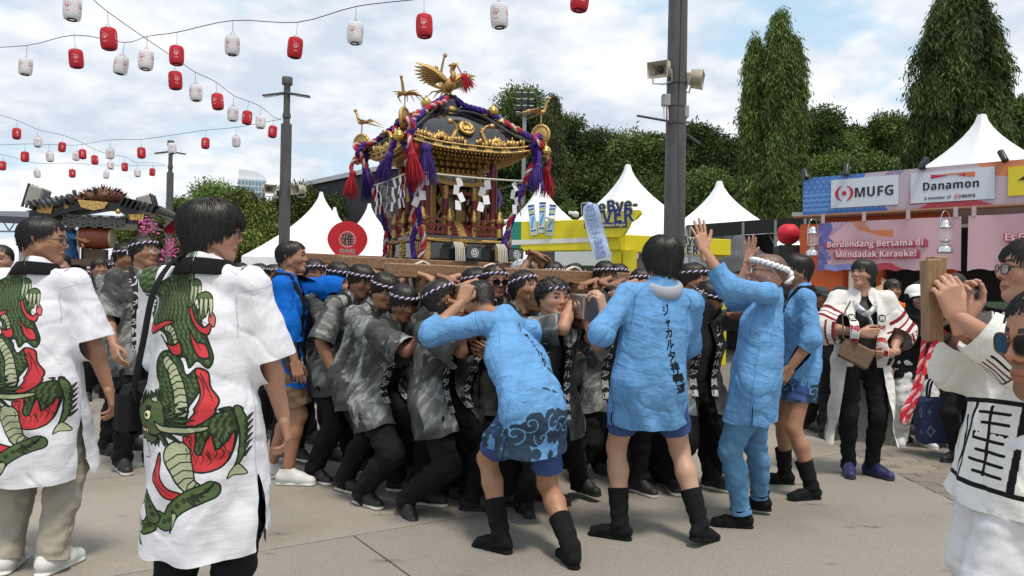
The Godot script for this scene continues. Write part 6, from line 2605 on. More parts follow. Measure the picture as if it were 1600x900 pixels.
	mi("rim",Sr.mesh(),mat("lantern_rim",Color(0.03,0.03,0.03),0.6),l)
	var sp := px(1237,440,11.5)
	var sc := thing("speaker_cabinet","black box speaker on a stand left of the orange stall","speaker",Vector3(sp.x,0,sp.z),-0.1)
	var Sb := MB.new()
	var top := px(1237,384,11.5).y
	Sb.box(Vector3(0,top - 0.38,0),Vector3(0.46,0.76,0.42),Basis(),0.02)
	mi("cabinet",Sb.mesh(),mat("speaker_black",Color(0.012,0.012,0.013),0.7),sc)
	var Sg := MB.new()
	Sg.box(Vector3(0,top - 0.38,0.215),Vector3(0.4,0.7,0.012),Basis(),0.004)
	mi("grille",Sg.mesh(),mat("speaker_grille",Color(0.02,0.02,0.021),0.5),sc)
	var St := MB.new()
	St.tube(PackedVector3Array([Vector3(0,0,0),Vector3(0,top - 0.76,0)]),0.02,8)
	mi("pole",St.mesh(),mat("speaker_black",Color(0.012,0.012,0.013),0.7),sc)
	for k in 3:
		var Tr := MB.new()
		var a := TAU*k/3.0
		Tr.tube(PackedVector3Array([Vector3(0,0.55,0),Vector3(cos(a)*0.45,0.02,sin(a)*0.45)]),0.012,6)
		mi("leg",Tr.mesh(),mat("speaker_black",Color(0.012,0.012,0.013),0.7),sc)
func pressure_lantern(at: Vector3,where: String) -> void:
	var t := thing("pressure_lantern","chrome paraffin pressure lantern with glass chimney, " + where,"lantern",at,0.3)
	var ch := mat("chrome",Color(0.7,0.7,0.7),0.18,1.0)
	var M := MB.new()
	M.lathe(PackedVector2Array([Vector2(0.001,-0.22),Vector2(0.085,-0.218),Vector2(0.09,-0.2),Vector2(0.086,-0.15),Vector2(0.06,-0.125),Vector2(0.03,-0.115),Vector2(0.032,-0.08),Vector2(0.06,-0.07),Vector2(0.06,-0.055),Vector2(0.001,-0.05)]),18)
	mi("tank",M.mesh(),ch,t)
	M = MB.new()
	M.lathe(PackedVector2Array([Vector2(0.075,0.09),Vector2(0.08,0.11),Vector2(0.055,0.12),Vector2(0.06,0.15),Vector2(0.05,0.165),Vector2(0.035,0.19),Vector2(0.001,0.195)]),18)
	mi("hood",M.mesh(),ch,t)
	M = MB.new()
	M.lathe(PackedVector2Array([Vector2(0.052,-0.055),Vector2(0.058,0.02),Vector2(0.052,0.09)]),18)
	var gm := mat("chimney_glass",Color(0.95,0.97,0.97),0.05)
	gm.transparency = BaseMaterial3D.TRANSPARENCY_ALPHA
	gm.albedo_color.a = 0.15
	mi("chimney",M.mesh(),gm,t)
	M = MB.new()
	for k in 4:
		var a := TAU*k/4.0 + 0.4
		M.tube(PackedVector3Array([Vector3(cos(a)*0.068,-0.06,sin(a)*0.068),Vector3(cos(a)*0.07,0.1,sin(a)*0.07)]),0.004,5)
	mi("guard",M.mesh(),ch,t)
	M = MB.new()
	var h := PackedVector3Array()
	for i in 15:
		var a := PI*i/14.0
		h.append(Vector3(cos(a)*0.085,0.1 + sin(a)*0.2,0))
	M.tube(h,0.004,5)
	mi("handle",M.mesh(),ch,t)
func build_booth() -> void:
	var A := px(802,428,15.5)
	var B := px(1000,426,14.2)
	var t := thing("yellow_booth","bright yellow booth with green end, wavy header sign and blue posters","booth",Vector3(A.x,0,A.z))
	var ax := Vector3(B.x - A.x,0,B.z - A.z).normalized()
	t.basis = Basis(ax,Vector3.UP,ax.cross(Vector3.UP))
	var L := Vector2(B.x - A.x,B.z - A.z).length()
	var inv := t.transform.affine_inverse()
	var loc := func(x: float,y: float) -> Vector2:
		var o: Vector3 = inv*cam.transform.origin
		var q: Vector3 = inv*px(x,y,1.0) - o
		var r := o - q*(o.z/q.z)
		return Vector2(r.x,r.y)
	var yel := mat("booth_yellow",Color(0.72,0.62,0.012),0.5)
	var grn := mat("booth_green",Color(0.01,0.24,0.17),0.5)
	var p0: Vector2 = loc.call(814,346)
	var p1: Vector2 = loc.call(814,392)
	var e1: Vector2 = loc.call(968,336)
	var M := MB.new()
	M.box(Vector3((p0.x + e1.x)*0.5,(p0.y + p1.y)*0.5,-0.15),Vector3(e1.x - p0.x,p0.y - p1.y,0.3),Basis(),0.01)
	mi("fascia",M.mesh(),yel,t)
	M = MB.new()
	var g0: Vector2 = loc.call(792,346)
	M.box(Vector3((g0.x + p0.x)*0.5 - 0.003,(p0.y + p1.y)*0.5,-0.16),Vector3(p0.x - g0.x,p0.y - p1.y,0.3),Basis(),0.01)
	mi("green_end",M.mesh(),grn,t)
	M = MB.new()
	var out := PackedVector2Array()
	for q in [[938,332],[960,332],[985,330],[1003,329],[1004,334],[997,342],[988,347],[984,356],[978,366],[972,371],[938,371]]:
		out.append(loc.call(q[0],q[1]))
	M.plate(out,0.12,Transform3D(Basis(),Vector3(0,0,0.06)))
	var hd := mi("header",M.mesh(),yel,t)
	M = MB.new()
	var w0: Vector2 = loc.call(800,379)
	var w1: Vector2 = loc.call(951,373)
	M.quad(Vector3(w0.x,w0.y - 0.05,0.012),Vector3(w1.x,w1.y - 0.05,0.012),Vector3(w1.x,w1.y + 0.03,0.012),Vector3(w0.x,w0.y + 0.05,0.012))
	mi("white_stripe",M.mesh(),mat("stripe_white",Color(0.7,0.7,0.66),0.6),t)
	var navy := mat("ink_deep_blue",Color(0.01,0.03,0.16),0.5)
	var pale := mat("ink_pale_yellow",Color(0.68,0.68,0.3),0.5)
	for q in [["ByeBye-",955,324,0.21],["FEVER",954,340,0.25]]:
		var c: Vector2 = loc.call(q[1],q[2])
		var b := Basis(Vector3(0,0,1),0.06)
		letters("lettering",q[0],q[3],navy,hd,Transform3D(b,Vector3(c.x,c.y,0.14)),true,0.012)
		for e in [[0.018,0.0],[-0.018,0.0],[0.0,0.018],[0.0,-0.018]]:
			letters("lettering",q[0],q[3],pale,hd,Transform3D(b,Vector3(c.x + e[0],c.y + e[1],0.129 + e[0]*0.02)),true,0.012)
	var c3: Vector2 = loc.call(950,353)
	M = MB.new()
	M.box(Vector3(c3.x,c3.y,0.14),Vector3(0.86,0.1,0.02),Basis(),0.008)
	var pl := mi("name_plate",M.mesh(),navy,hd)
	letters("lettering","dan Gejala Masuk Angin",0.05,pale,pl,Transform3D(Basis(),Vector3(c3.x,c3.y,0.153)))
	for q in [[833,344,0.14],[848,340,-0.02],[862,344,-0.12]]:
		var im := Image.create_empty(96,256,false,Image.FORMAT_RGB8)
		im.fill(Color(0.5,0.66,0.8).linear_to_srgb())
		im.fill_rect(Rect2i(0,0,96,16),Color(0.02,0.05,0.2).linear_to_srgb())
		for i in 3:
			stroke(im,PackedVector2Array([Vector2(14,40 + i*22),Vector2(82,34 + i*22)]),13.0,[Color(0.05,0.08,0.3),Color(0.6,0.6,0.05),Color(0.05,0.08,0.3)][i].linear_to_srgb())
		stroke(im,PackedVector2Array([Vector2(30,180),Vector2(66,110)]),30.0,Color(0.05,0.4,0.7).linear_to_srgb())
		disc(im,Vector2(28,190),11,Color(0.6,0.05,0.05).linear_to_srgb())
		im.fill_rect(Rect2i(8,212,80,14),Color(0.04,0.1,0.35).linear_to_srgb())
		im.fill_rect(Rect2i(8,232,80,10),Color(0.6,0.55,0.05).linear_to_srgb())
		var pm := mat("poster_%d" % q[0],Color.WHITE,0.4)
		pm.albedo_texture = itex(im)
		var c: Vector2 = loc.call(q[0],q[1])
		M = MB.new()
		var b := Basis(Vector3(0,0,1),q[2])
		M.quad(b*Vector3(-0.07,-0.3,0),b*Vector3(0.07,-0.3,0),b*Vector3(0.07,0.3,0),b*Vector3(-0.07,0.3,0))
		var po := mi("poster",M.mesh(),pm,t)
		po.position = Vector3(c.x,c.y,0.035)
		M = MB.new()
		M.box(Vector3(0,0,-0.015),Vector3(0.145,0.605,0.02),b)
		mi("backing",M.mesh(),mat("sign_white",Color(0.62,0.68,0.76),0.5),po)
	for q in [[795,347],[864,342],[901,335]]:
		var c: Vector2 = loc.call(q[0],q[1])
		M = MB.new()
		M.lathe(PackedVector2Array([Vector2(0.001,-0.09),Vector2(0.05,-0.07),Vector2(0.06,-0.02),Vector2(0.035,0.04),Vector2(0.03,0.12),Vector2(0.001,0.125)]),12,Vector3(c.x,c.y,0.1),Basis(Vector3(0,0,1),1.3))
		mi("bulb_housing",M.mesh(),mat("white_plastic",Color(0.68,0.68,0.66),0.35),t)
	for x in [802,960,978]:
		var c: Vector2 = loc.call(x,400)
		M = MB.new()
		M.box(Vector3(c.x,p1.y*0.5,-0.2),Vector3(0.14 if x < 900 else 0.2,p1.y,0.2))
		mi("post",M.mesh(),yel if x > 900 else grn,t)
	M = MB.new()
	M.box(Vector3((g0.x + e1.x)*0.5,1.2,-1.8),Vector3(e1.x - g0.x + 0.6,2.3,0.1))
	mi("back_wall",M.mesh(),mat("booth_dark",Color(0.06,0.065,0.06),0.8),t)
	M = MB.new()
	M.box(Vector3((g0.x + e1.x)*0.5,0.5,-0.3),Vector3(e1.x - g0.x,1.0,0.5))
	mi("counter",M.mesh(),yel,t)
	M = MB.new()
	var r0: Vector2 = loc.call(865,398)
	M.box(Vector3(r0.x + 0.2,r0.y,-1.6),Vector3(1.9,0.3,0.03))
	mi("inner_board",M.mesh(),mat("sign_white",Color(0.62,0.68,0.76),0.5),t)
	var C := px(975,400,14.6)
	var D := px(1142,408,15.4)
	var t2 := thing("yellow_booth","second yellow booth front behind the raised left hand","booth",Vector3(C.x,0,C.z))
	var ax2 := Vector3(D.x - C.x,0,D.z - C.z).normalized()
	t2.basis = Basis(ax2,Vector3.UP,ax2.cross(Vector3.UP))
	var L2 := Vector2(D.x - C.x,D.z - C.z).length()
	var ytop := px(1060,372,15.0).y
	var ybot := px(1060,398,15.0).y
	M = MB.new()
	M.box(Vector3(L2*0.5,(ytop + ybot)*0.5 + 0.02,-0.2),Vector3(L2,ytop - ybot,0.4),Basis(),0.01)
	var fs := mi("fascia",M.mesh(),yel,t2)
	for q in [["ByeBye-",1.26,0.13,0.15],["FEVER",1.26,-0.06,0.17]]:
		letters("lettering",q[0],q[3],navy,fs,Transform3D(Basis(),Vector3(q[1],(ytop + ybot)*0.5 + q[2],0.03)),true,0.02)
		for e in [[0.02,0.0],[-0.02,0.0],[0.0,0.02],[0.0,-0.02]]:
			letters("lettering",q[0],q[3],pale,fs,Transform3D(Basis(),Vector3(q[1] + e[0],(ytop + ybot)*0.5 + q[2] + e[1],0.018 + e[0]*0.02)),true,0.02)
	for x in [0.1,L2 - 0.1]:
		M = MB.new()
		M.box(Vector3(x,ybot*0.5,-0.2),Vector3(0.18,ybot,0.2))
		mi("post",M.mesh(),yel,t2)
	M = MB.new()
	M.box(Vector3(0.55,ybot - 0.28,-0.5),Vector3(0.75,0.4,0.1))
	mi("inner_board",M.mesh(),mat("grey_board",Color(0.3,0.3,0.33),0.6),t2)
	wing_flag("pale blue wing flag leaning across the front of the yellow booth",[920,316,12.5],[942,404,12.5],26.0,Color(0.42,0.55,0.78),"BYE FEVER",0)
	wing_flag("narrow blue and yellow wing flag against the big dark pole",[1059,313,13.4],[1043,390,13.4],17.0,Color(0.3,0.48,0.72),"FEVER",1)
func wing_flag(label: String,top: Array,low: Array,wpx: float,col: Color,txt: String,kind: int) -> void:
	var a := px(top[0],top[1],top[2])
	var b := px(low[0],low[1],low[2])
	var t := thing("wing_flag",label,"flag",Vector3(b.x,0,b.z))
	var w: float = wpx/FOCAL*low[2]*0.5
	var ax := (a - b).normalized()
	var sd := ax.cross(Vector3(0,0,1)).normalized()
	var L := (a - b).length()
	var o := b - t.position
	var im := Image.create_empty(128,512,false,Image.FORMAT_RGB8)
	im.fill(col.linear_to_srgb())
	var n := FastNoiseLite.new()
	n.frequency = 0.02
	for y in range(0,512,4):
		for x in range(0,128,4):
			var k := 1.0 + 0.22*n.get_noise_2d(x*2.0,y)
			im.fill_rect(Rect2i(x,y,4,4),Color(col.r*k,col.g*k,col.b*k).linear_to_srgb())
	if kind == 1:
		im.fill_rect(Rect2i(0,0,34,512),Color(0.62,0.6,0.02).linear_to_srgb())
	var fm := mat("flag_cloth_%d" % kind,Color.WHITE,0.6)
	fm.albedo_texture = itex(im)
	fm.backlight_enabled = true
	fm.backlight = Color(0.15,0.17,0.2)
	var rs := []
	for i in 15:
		var f := i/14.0
		var ww := w*(1.0 if f < 0.84 else sqrt(maxf(0.02,1.0 - pow((f - 0.84)/0.16,2.0))))
		var r := PackedVector3Array()
		for j in 7:
			var u := j/6.0*2.0 - 1.0
			r.append(o + ax*(L*f) + sd*ww*u + Vector3(0,0,0.02*sin(f*9.0 + u)))
		rs.append(r)
	rs.reverse()
	var M := MB.new()
	M.rings(rs,false)
	var c := mi("flag_cloth",M.mesh(),fm,t)
	var up := ax
	var bs := Basis(up,-sd,up.cross(-sd))
	if bs.z.z < 0:
		bs = Basis(up,sd,up.cross(sd))
	letters("lettering",txt,w*0.95,mat("ink_flag_%d" % kind,Color(0.24,0.32,0.55) if kind == 0 else Color(0.02,0.03,0.16),0.5),c,Transform3D(bs,o + ax*L*0.5 + Vector3(0,0,0.028)))
	var P := MB.new()
	P.tube(PackedVector3Array([Vector3(o.x,0,o.z) - sd*w*0.9,o - sd*w,o + ax*L*0.8 - sd*w*1.02,o + ax*L*1.01]),0.012,6)
	mi("pole",P.mesh(),mat("white_metal",Color(0.6,0.6,0.58),0.4),t)
func build_fan() -> void:
	var c := px(543,376,8.6)
	var t := thing("red_paddle_fan","big round red fan with a black ringed character and white writing, left of the shrine","fan",c,0.1)
	var k := 8.6/FOCAL
	var sp := PackedVector2Array()
	for i in 40:
		var a := TAU*i/40.0
		sp.append(Vector2(cos(a)*(31.0 - 4.0*maxf(0.0,-sin(a))),sin(a)*29.5 + 1.0)*k)
	var M := MB.new()
	M.plate(sp,0.016)
	mi("fan_board",M.mesh(),mat("fan_red",Color(0.56,0.01,0.02),0.5),t)
	var im := Image.create_empty(256,256,false,Image.FORMAT_RGBA8)
	im.fill(Color(0.78,0.02,0.05,1.0))
	im.fill(Color(0.56,0.01,0.02).linear_to_srgb())
	disc(im,Vector2(128,96),84,Color(0.85,0.8,0.8))
	disc(im,Vector2(128,96),78,Color(0.56,0.01,0.02).linear_to_srgb())
	glyph(im,"miya",Vector2(128,96),128,20,Color(0.85,0.8,0.8))
	glyph(im,"miya",Vector2(128,96),128,15,Color(0.03,0.03,0.03))
	for i in 3:
		glyph(im,["kami","koshi","ren"][i],Vector2(72 + i*56,220),48,8,Color(0.9,0.87,0.87))
		glyph(im,["kami","koshi","ren"][i],Vector2(72 + i*56,220),48,4,Color(0.05,0.05,0.05))
	var pm := mat("fan_print",Color.WHITE,0.5)
	pm.albedo_texture = itex(im)
	M = MB.new()
	var w := 19.0*k
	M.quad(Vector3(-w + 0.0,-w - 0.02,0.011),Vector3(w,-w - 0.02,0.011),Vector3(w,w - 0.02,0.011),Vector3(-w,w - 0.02,0.011))
	mi("print",M.mesh(),pm,t)
	M = MB.new()
	M.tube(PackedVector3Array([Vector3(0,-0.1,-0.014),Vector3(0,-0.62,-0.014)]),0.016,8)
	mi("handle",M.mesh(),mat("cane",Color(0.2,0.11,0.05),0.6),t)
func build_umbrella() -> void:
	var c := px(1150,402,8.6)
	var t := thing("black_umbrella","open black umbrella behind the man with raised arms","umbrella",c,0.4)
	var M := MB.new()
	var rs := []
	for i in 7:
		var f := i/6.0
		var ring := PackedVector3Array()
		for j in 32:
			var a := TAU*j/32.0
			var s := 1.0 - 0.07*absf(sin(a*4.0))*f
			ring.append(Vector3(cos(a)*0.4*f*s,0.02 - 0.2*f*f + 0.03*absf(sin(a*4.0))*f*f,-sin(a)*0.4*f*s))
		rs.append(ring)
	rs[0] = PackedVector3Array()
	for j in 32:
		rs[0].append(Vector3(0.002*cos(TAU*j/32.0),0.02,-0.002*sin(TAU*j/32.0)))
	rs.reverse()
	M.rings(rs)
	mi("canopy",M.mesh(),mat("umbrella_black",Color(0.018,0.018,0.02),0.55),t)
	for k in 8:
		var a := TAU*k/8.0
		var R := MB.new()
		R.tube(PackedVector3Array([Vector3(0,0.01,0),Vector3(cos(a)*0.2,-0.045,-sin(a)*0.2),Vector3(cos(a)*0.4,-0.188,-sin(a)*0.4)]),0.003,4)
		mi("rib",R.mesh(),mat("umbrella_steel",Color(0.3,0.3,0.3),0.3,0.8),t)
	M = MB.new()
	M.tube(PackedVector3Array([Vector3(0,0.07,0),Vector3(0,-0.62,0)]),0.006,6)
	mi("shaft",M.mesh(),mat("umbrella_steel",Color(0.3,0.3,0.3),0.3,0.8),t)
func build_float() -> void:
	var c := px(172,352,17.0)
	var t := thing("festival_float","black and gilt wooden festival float with a big drum, hung with grey paper tags","float",Vector3(c.x,0,c.z),0.22)
	var k := 17.0/FOCAL
	var black := mat("lacquer_black",Color(0.012,0.012,0.013),0.3)
	var wood := mat("float_wood",Color(0.075,0.045,0.028),0.6)
	var gold := gilt()
	var y := func(v: float) -> float:
		return c.y + (352.0 - v)*k
	var x := func(v: float) -> float:
		return (v - 172.0)*k
	var M := MB.new()
	var up := PackedVector2Array()
	for q in [[82,342],[112,335],[145,324],[172,321],[200,324],[226,335],[244,342],[244,350],[226,346],[200,336],[172,333],[145,336],[112,347],[82,352]]:
		up.append(Vector2(x.call(q[0]),y.call(q[1])))
	M.plate(up,0.14,Transform3D(Basis(),Vector3(0,0,0.9)))
	mi("gable",M.mesh(),black,t)
	for q in [["92 331 115 330 112 343 95 342"],["147 321 188 323 183 332 168 336 152 332"],["216 340 238 338 236 348 218 348"]]:
		var g := PackedVector2Array()
		for p in pts(q[0]):
			g.append(Vector2(x.call(p.x),y.call(p.y)))
		g.reverse()
		M = MB.new()
		M.plate(g,0.05,Transform3D(Basis(),Vector3(0,0,1.0)))
		mi("gilt_plate",M.mesh(),gold,t)
	for q in [[131,331],[201,336]]:
		M = MB.new()
		M.lathe(PackedVector2Array([Vector2(0.055,0),Vector2(0.05,0.02),Vector2(0.001,0.028)]),16,Vector3(x.call(q[0]),y.call(q[1]),0.98),Basis(Vector3.RIGHT,PI/2))
		mi("crest",M.mesh(),gold,t)
	for s in [-1.0,1.0]:
		M = MB.new()
		M.quad(Vector3(0,y.call(320),0.95),Vector3(s*1.35,y.call(340),0.95),Vector3(s*1.45,y.call(338),-1.4),Vector3(0,y.call(316),-1.4))
		mi("roof",M.mesh(),wood,t)
		for i in 8:
			M = MB.new()
			M.box(Vector3(s*(0.5 + i*0.1),y.call(321 + i*1.6),0.1),Vector3(0.035,0.2,2.0),Basis(Vector3(0,0,1),s*-0.5))
			mi("slat",M.mesh(),black,t)
	for q in [[87,318,-0.25],[237,325,0.3]]:
		M = MB.new()
		M.box(Vector3(x.call(q[0]),y.call(q[1]),0.7),Vector3(0.28,0.42,0.5),Basis(Vector3(0,0,1),q[2]),0.03)
		mi("wrapped_lantern",M.mesh(),mat("paper_grey",Color(0.3,0.29,0.27),0.7),t)
		M = MB.new()
		for i in 3:
			M.box(Vector3(x.call(q[0]) + 0.16*signf(-q[2])*-1.0,y.call(q[1]) + 0.02,0.5 + i*0.2),Vector3(0.04,0.5,0.04),Basis(Vector3(0,0,1),q[2]))
		mi("frame",M.mesh(),black,t)
	var r := RandomNumberGenerator.new()
	r.seed = 4
	M = MB.new()
	for q in [[172,312,0.3,0.2],[140,318,0.22,0.1],[158,314,0.25,0.16],[184,313,0.22,0.15]]:
		M.ball(Vector3(x.call(q[0]),y.call(q[1]),0.4),Vector3(q[2],q[3],0.3),10)
		for i in 110:
			var d := Vector3(r.randfn(),absf(r.randfn())*0.8,r.randfn()).normalized()
			var p := Vector3(x.call(q[0]),y.call(q[1]),0.4) + d*Vector3(q[2],q[3],0.3)
			var s2 := d.cross(Vector3(r.randfn(),r.randfn(),r.randfn())).normalized()*0.022
			var a := M.vert(p - s2,d)
			M.vert(p + s2,d)
			M.vert(p + d*0.09 + Vector3(r.randfn(),0.5,r.randfn())*0.03,d)
			M.tri(a,a + 2,a + 1)
	mi("carved_ridge",M.mesh(),mat("carved_brown",Color(0.12,0.045,0.022),0.6),t)
	var tag_im := Image.create_empty(64,192,false,Image.FORMAT_RGB8)
	tag_im.fill(Color(0.16,0.16,0.155).linear_to_srgb())
	for i in 3:
		glyph(tag_im,["kami","ta","ren"][i],Vector2(32,36 + i*58),44,5,Color(0.05,0.05,0.05))
	var tm := mat("paper_tag",Color.WHITE,0.7)
	tm.albedo_texture = itex(tag_im)
	for i in 11:
		M = MB.new()
		M.box(Vector3.ZERO,Vector3(0.11,0.24,0.03),Basis(Vector3(0,0,1),0.14*sin(i*2.3)),0.012)
		M.quad(Vector3(-0.05,-0.11,0.02),Vector3(0.05,-0.11,0.02),Vector3(0.05,0.11,0.02),Vector3(-0.05,0.11,0.02))
		var o := mi("paper_tag",M.mesh(),tm,t)
		o.position = Vector3(x.call(126 + i*7.8),y.call(350 + 2*(i % 2)),0.75)
	for q in [[104,0.6],[117,-0.9],[226,0.6],[214,-0.9]]:
		M = MB.new()
		M.box(Vector3(x.call(q[0]),y.call(350)*0.5,q[1]),Vector3(0.1,y.call(350),0.1))
		mi("post",M.mesh(),wood,t)
	M = MB.new()
	M.box(Vector3(0,y.call(412),0),Vector3(2.0,0.12,2.2))
	mi("deck",M.mesh(),wood,t)
	M = MB.new()
	M.box(Vector3(0,y.call(348),-0.3),Vector3(1.9,0.12,2.0))
	mi("ceiling",M.mesh(),black,t)
	M = MB.new()
	var dp := Vector3(x.call(163),y.call(374),0.5)
	M.lathe(PackedVector2Array([Vector2(0.2,-0.31),Vector2(0.235,-0.2),Vector2(0.25,0.0),Vector2(0.235,0.2),Vector2(0.2,0.31)]),24,dp,Basis(Vector3(0,0,1),PI/2)*Basis(Vector3.RIGHT,0.1))
	var dr := mi("drum",M.mesh(),mat("drum_red",Color(0.21,0.05,0.02),0.3),t)
	for s in [-1.0,1.0]:
		M = MB.new()
		M.lathe(PackedVector2Array([Vector2(0.001,0.335),Vector2(0.21,0.33),Vector2(0.218,0.3),Vector2(0.205,0.27)]),24,dp,Basis(Vector3(0,0,1),PI/2*s))
		mi("drum_head",M.mesh(),mat("drum_hide",Color(0.42,0.34,0.22),0.6),dr)
	M = MB.new()
	M.box(Vector3(dp.x,(dp.y - 0.25 + y.call(412))*0.5,0.5),Vector3(0.4,maxf(0.1,dp.y - 0.25 - y.call(412)),0.3))
	mi("drum_stand",M.mesh(),wood,t)
	for q in [[128,372],[140,384],[203,380],[220,360]]:
		M = MB.new()
		for i in 14:
			M.ball(Vector3(x.call(q[0]) + r.randf_range(-0.08,0.08),y.call(q[1]) + r.randf_range(-0.15,0.15),-0.2),Vector3.ONE*r.randf_range(0.02,0.05),6)
		mi("gilt_carving",M.mesh(),gold,t)
	M = MB.new()
	M.plate(PackedVector2Array([Vector2(x.call(238),y.call(352)),Vector2(x.call(258),y.call(330)),Vector2(x.call(260),y.call(352)),Vector2(x.call(246),y.call(362))]),0.06,Transform3D(Basis(),Vector3(0,0,-0.8)))
	mi("red_cloth",M.mesh(),mat("float_red",Color(0.4,0.01,0.03),0.7),t)
	var fl := thing("blossom_branches","branches of bright pink paper blossoms at the right end of the float","paper flowers",px(252,372,15.5))
	M = MB.new()
	var Bm := MB.new()
	for i in 7:
		var e := Vector3(r.randf_range(-0.3,0.26),r.randf_range(-0.45,0.28),r.randf_range(-0.2,0.2))
		Bm.tube(PackedVector3Array([Vector3(0.0,-0.8,0),e*0.5,e]),0.008,4)
		for j in 42:
			var p := e + Vector3(r.randfn(),r.randfn(),r.randfn())*0.075
			var d := Vector3(r.randfn(),r.randfn(),r.randfn()).normalized()
			var s := d.cross(Vector3.UP).normalized()*0.028
			var u := d.cross(s)
			var kk := r.randf_range(0.75,1.2)
			M.col = Color(kk,kk,kk)
			M.quad(p - s,p + u*0.7,p + s,p - u*0.7)
	mi("blossom",M.mesh(),vpink(),fl)
	mi("branch",Bm.mesh(),wood,fl)
func vpink() -> Material:
	var m := mat("blossom_pink",Color(0.72,0.13,0.36),0.7)
	m.vertex_color_use_as_albedo = true
	return m
func gilt() -> StandardMaterial3D:
	var m := mat("gilt",Color(0.5,0.33,0.12),0.36,0.9)
	if m.normal_texture == null:
		m.normal_enabled = true
		m.normal_texture = noise_tex(55,0.05,[],true,512,9.0,FastNoiseLite.TYPE_SIMPLEX_SMOOTH,3)
		m.normal_scale = 0.9
		m.uv1_triplanar = true
		m.uv1_scale = Vector3.ONE*3.0
	return m
# ------------------------------------------------------------------ the portable shrine
func rope(parent: Node,called: String,path: PackedVector3Array,r: float,twist: float,cols: Array) -> void:
	var M := MB.new()
	var N := path.size()
	var len_ := 0.0
	var acc := PackedFloat32Array([0.0])
	for i in range(1,N):
		len_ += (path[i] - path[i - 1]).length()
		acc.append(len_)
	for s in cols.size():
		M.col = cols[s]
		var p := PackedVector3Array()
		var sd := Vector3(0.31,0.2,0.93)
		for i in N:
			var t := (path[mini(i + 1,N - 1)] - path[maxi(i - 1,0)]).normalized()
			sd = (sd - t*sd.dot(t)).normalized()
			var q := t.cross(sd)
			var a := acc[i]*twist + TAU*s/cols.size()
			p.append(path[i] + (sd*cos(a) + q*sin(a))*r*0.52)
		M.tube(p,r*0.56,6,true)
	mi(called,M.mesh(),vmat("rope",0.85),parent)
func tassel(parent: Node,at: Vector3,dir: Vector3,L: float,r: float,col: Color) -> void:
	var M := MB.new()
	M.col = col
	var q := RandomNumberGenerator.new()
	q.seed = int(absf(at.x*1000 + at.y*100 + at.z*10))
	dir = dir.normalized()
	M.ball(at,Vector3.ONE*r*0.55,8)
	for i in 90:
		var s := Vector3(q.randfn(),q.randfn(),q.randfn())
		s = (s - dir*s.dot(dir)).normalized()
		var k := sqrt(q.randf())
		var p0 := at + s*r*0.3*k
		var l := L*q.randf_range(0.8,1.1)
		var p1 := at + dir*l*0.45 + s*r*0.75*k
		var p2 := at + (dir + Vector3(0,-0.35,0)).normalized()*l + s*r*(0.9 + 0.5*q.randf())*k
		var t := q.randf_range(0.7,1.25)
		M.col = Color(col.r*t,col.g*t,col.b*t)
		M.tube(PackedVector3Array([p0,p1,p2]),[0.0045,0.004,0.0015],3,false)
	mi("tassel",M.mesh(),vmat("rope",0.85),parent)
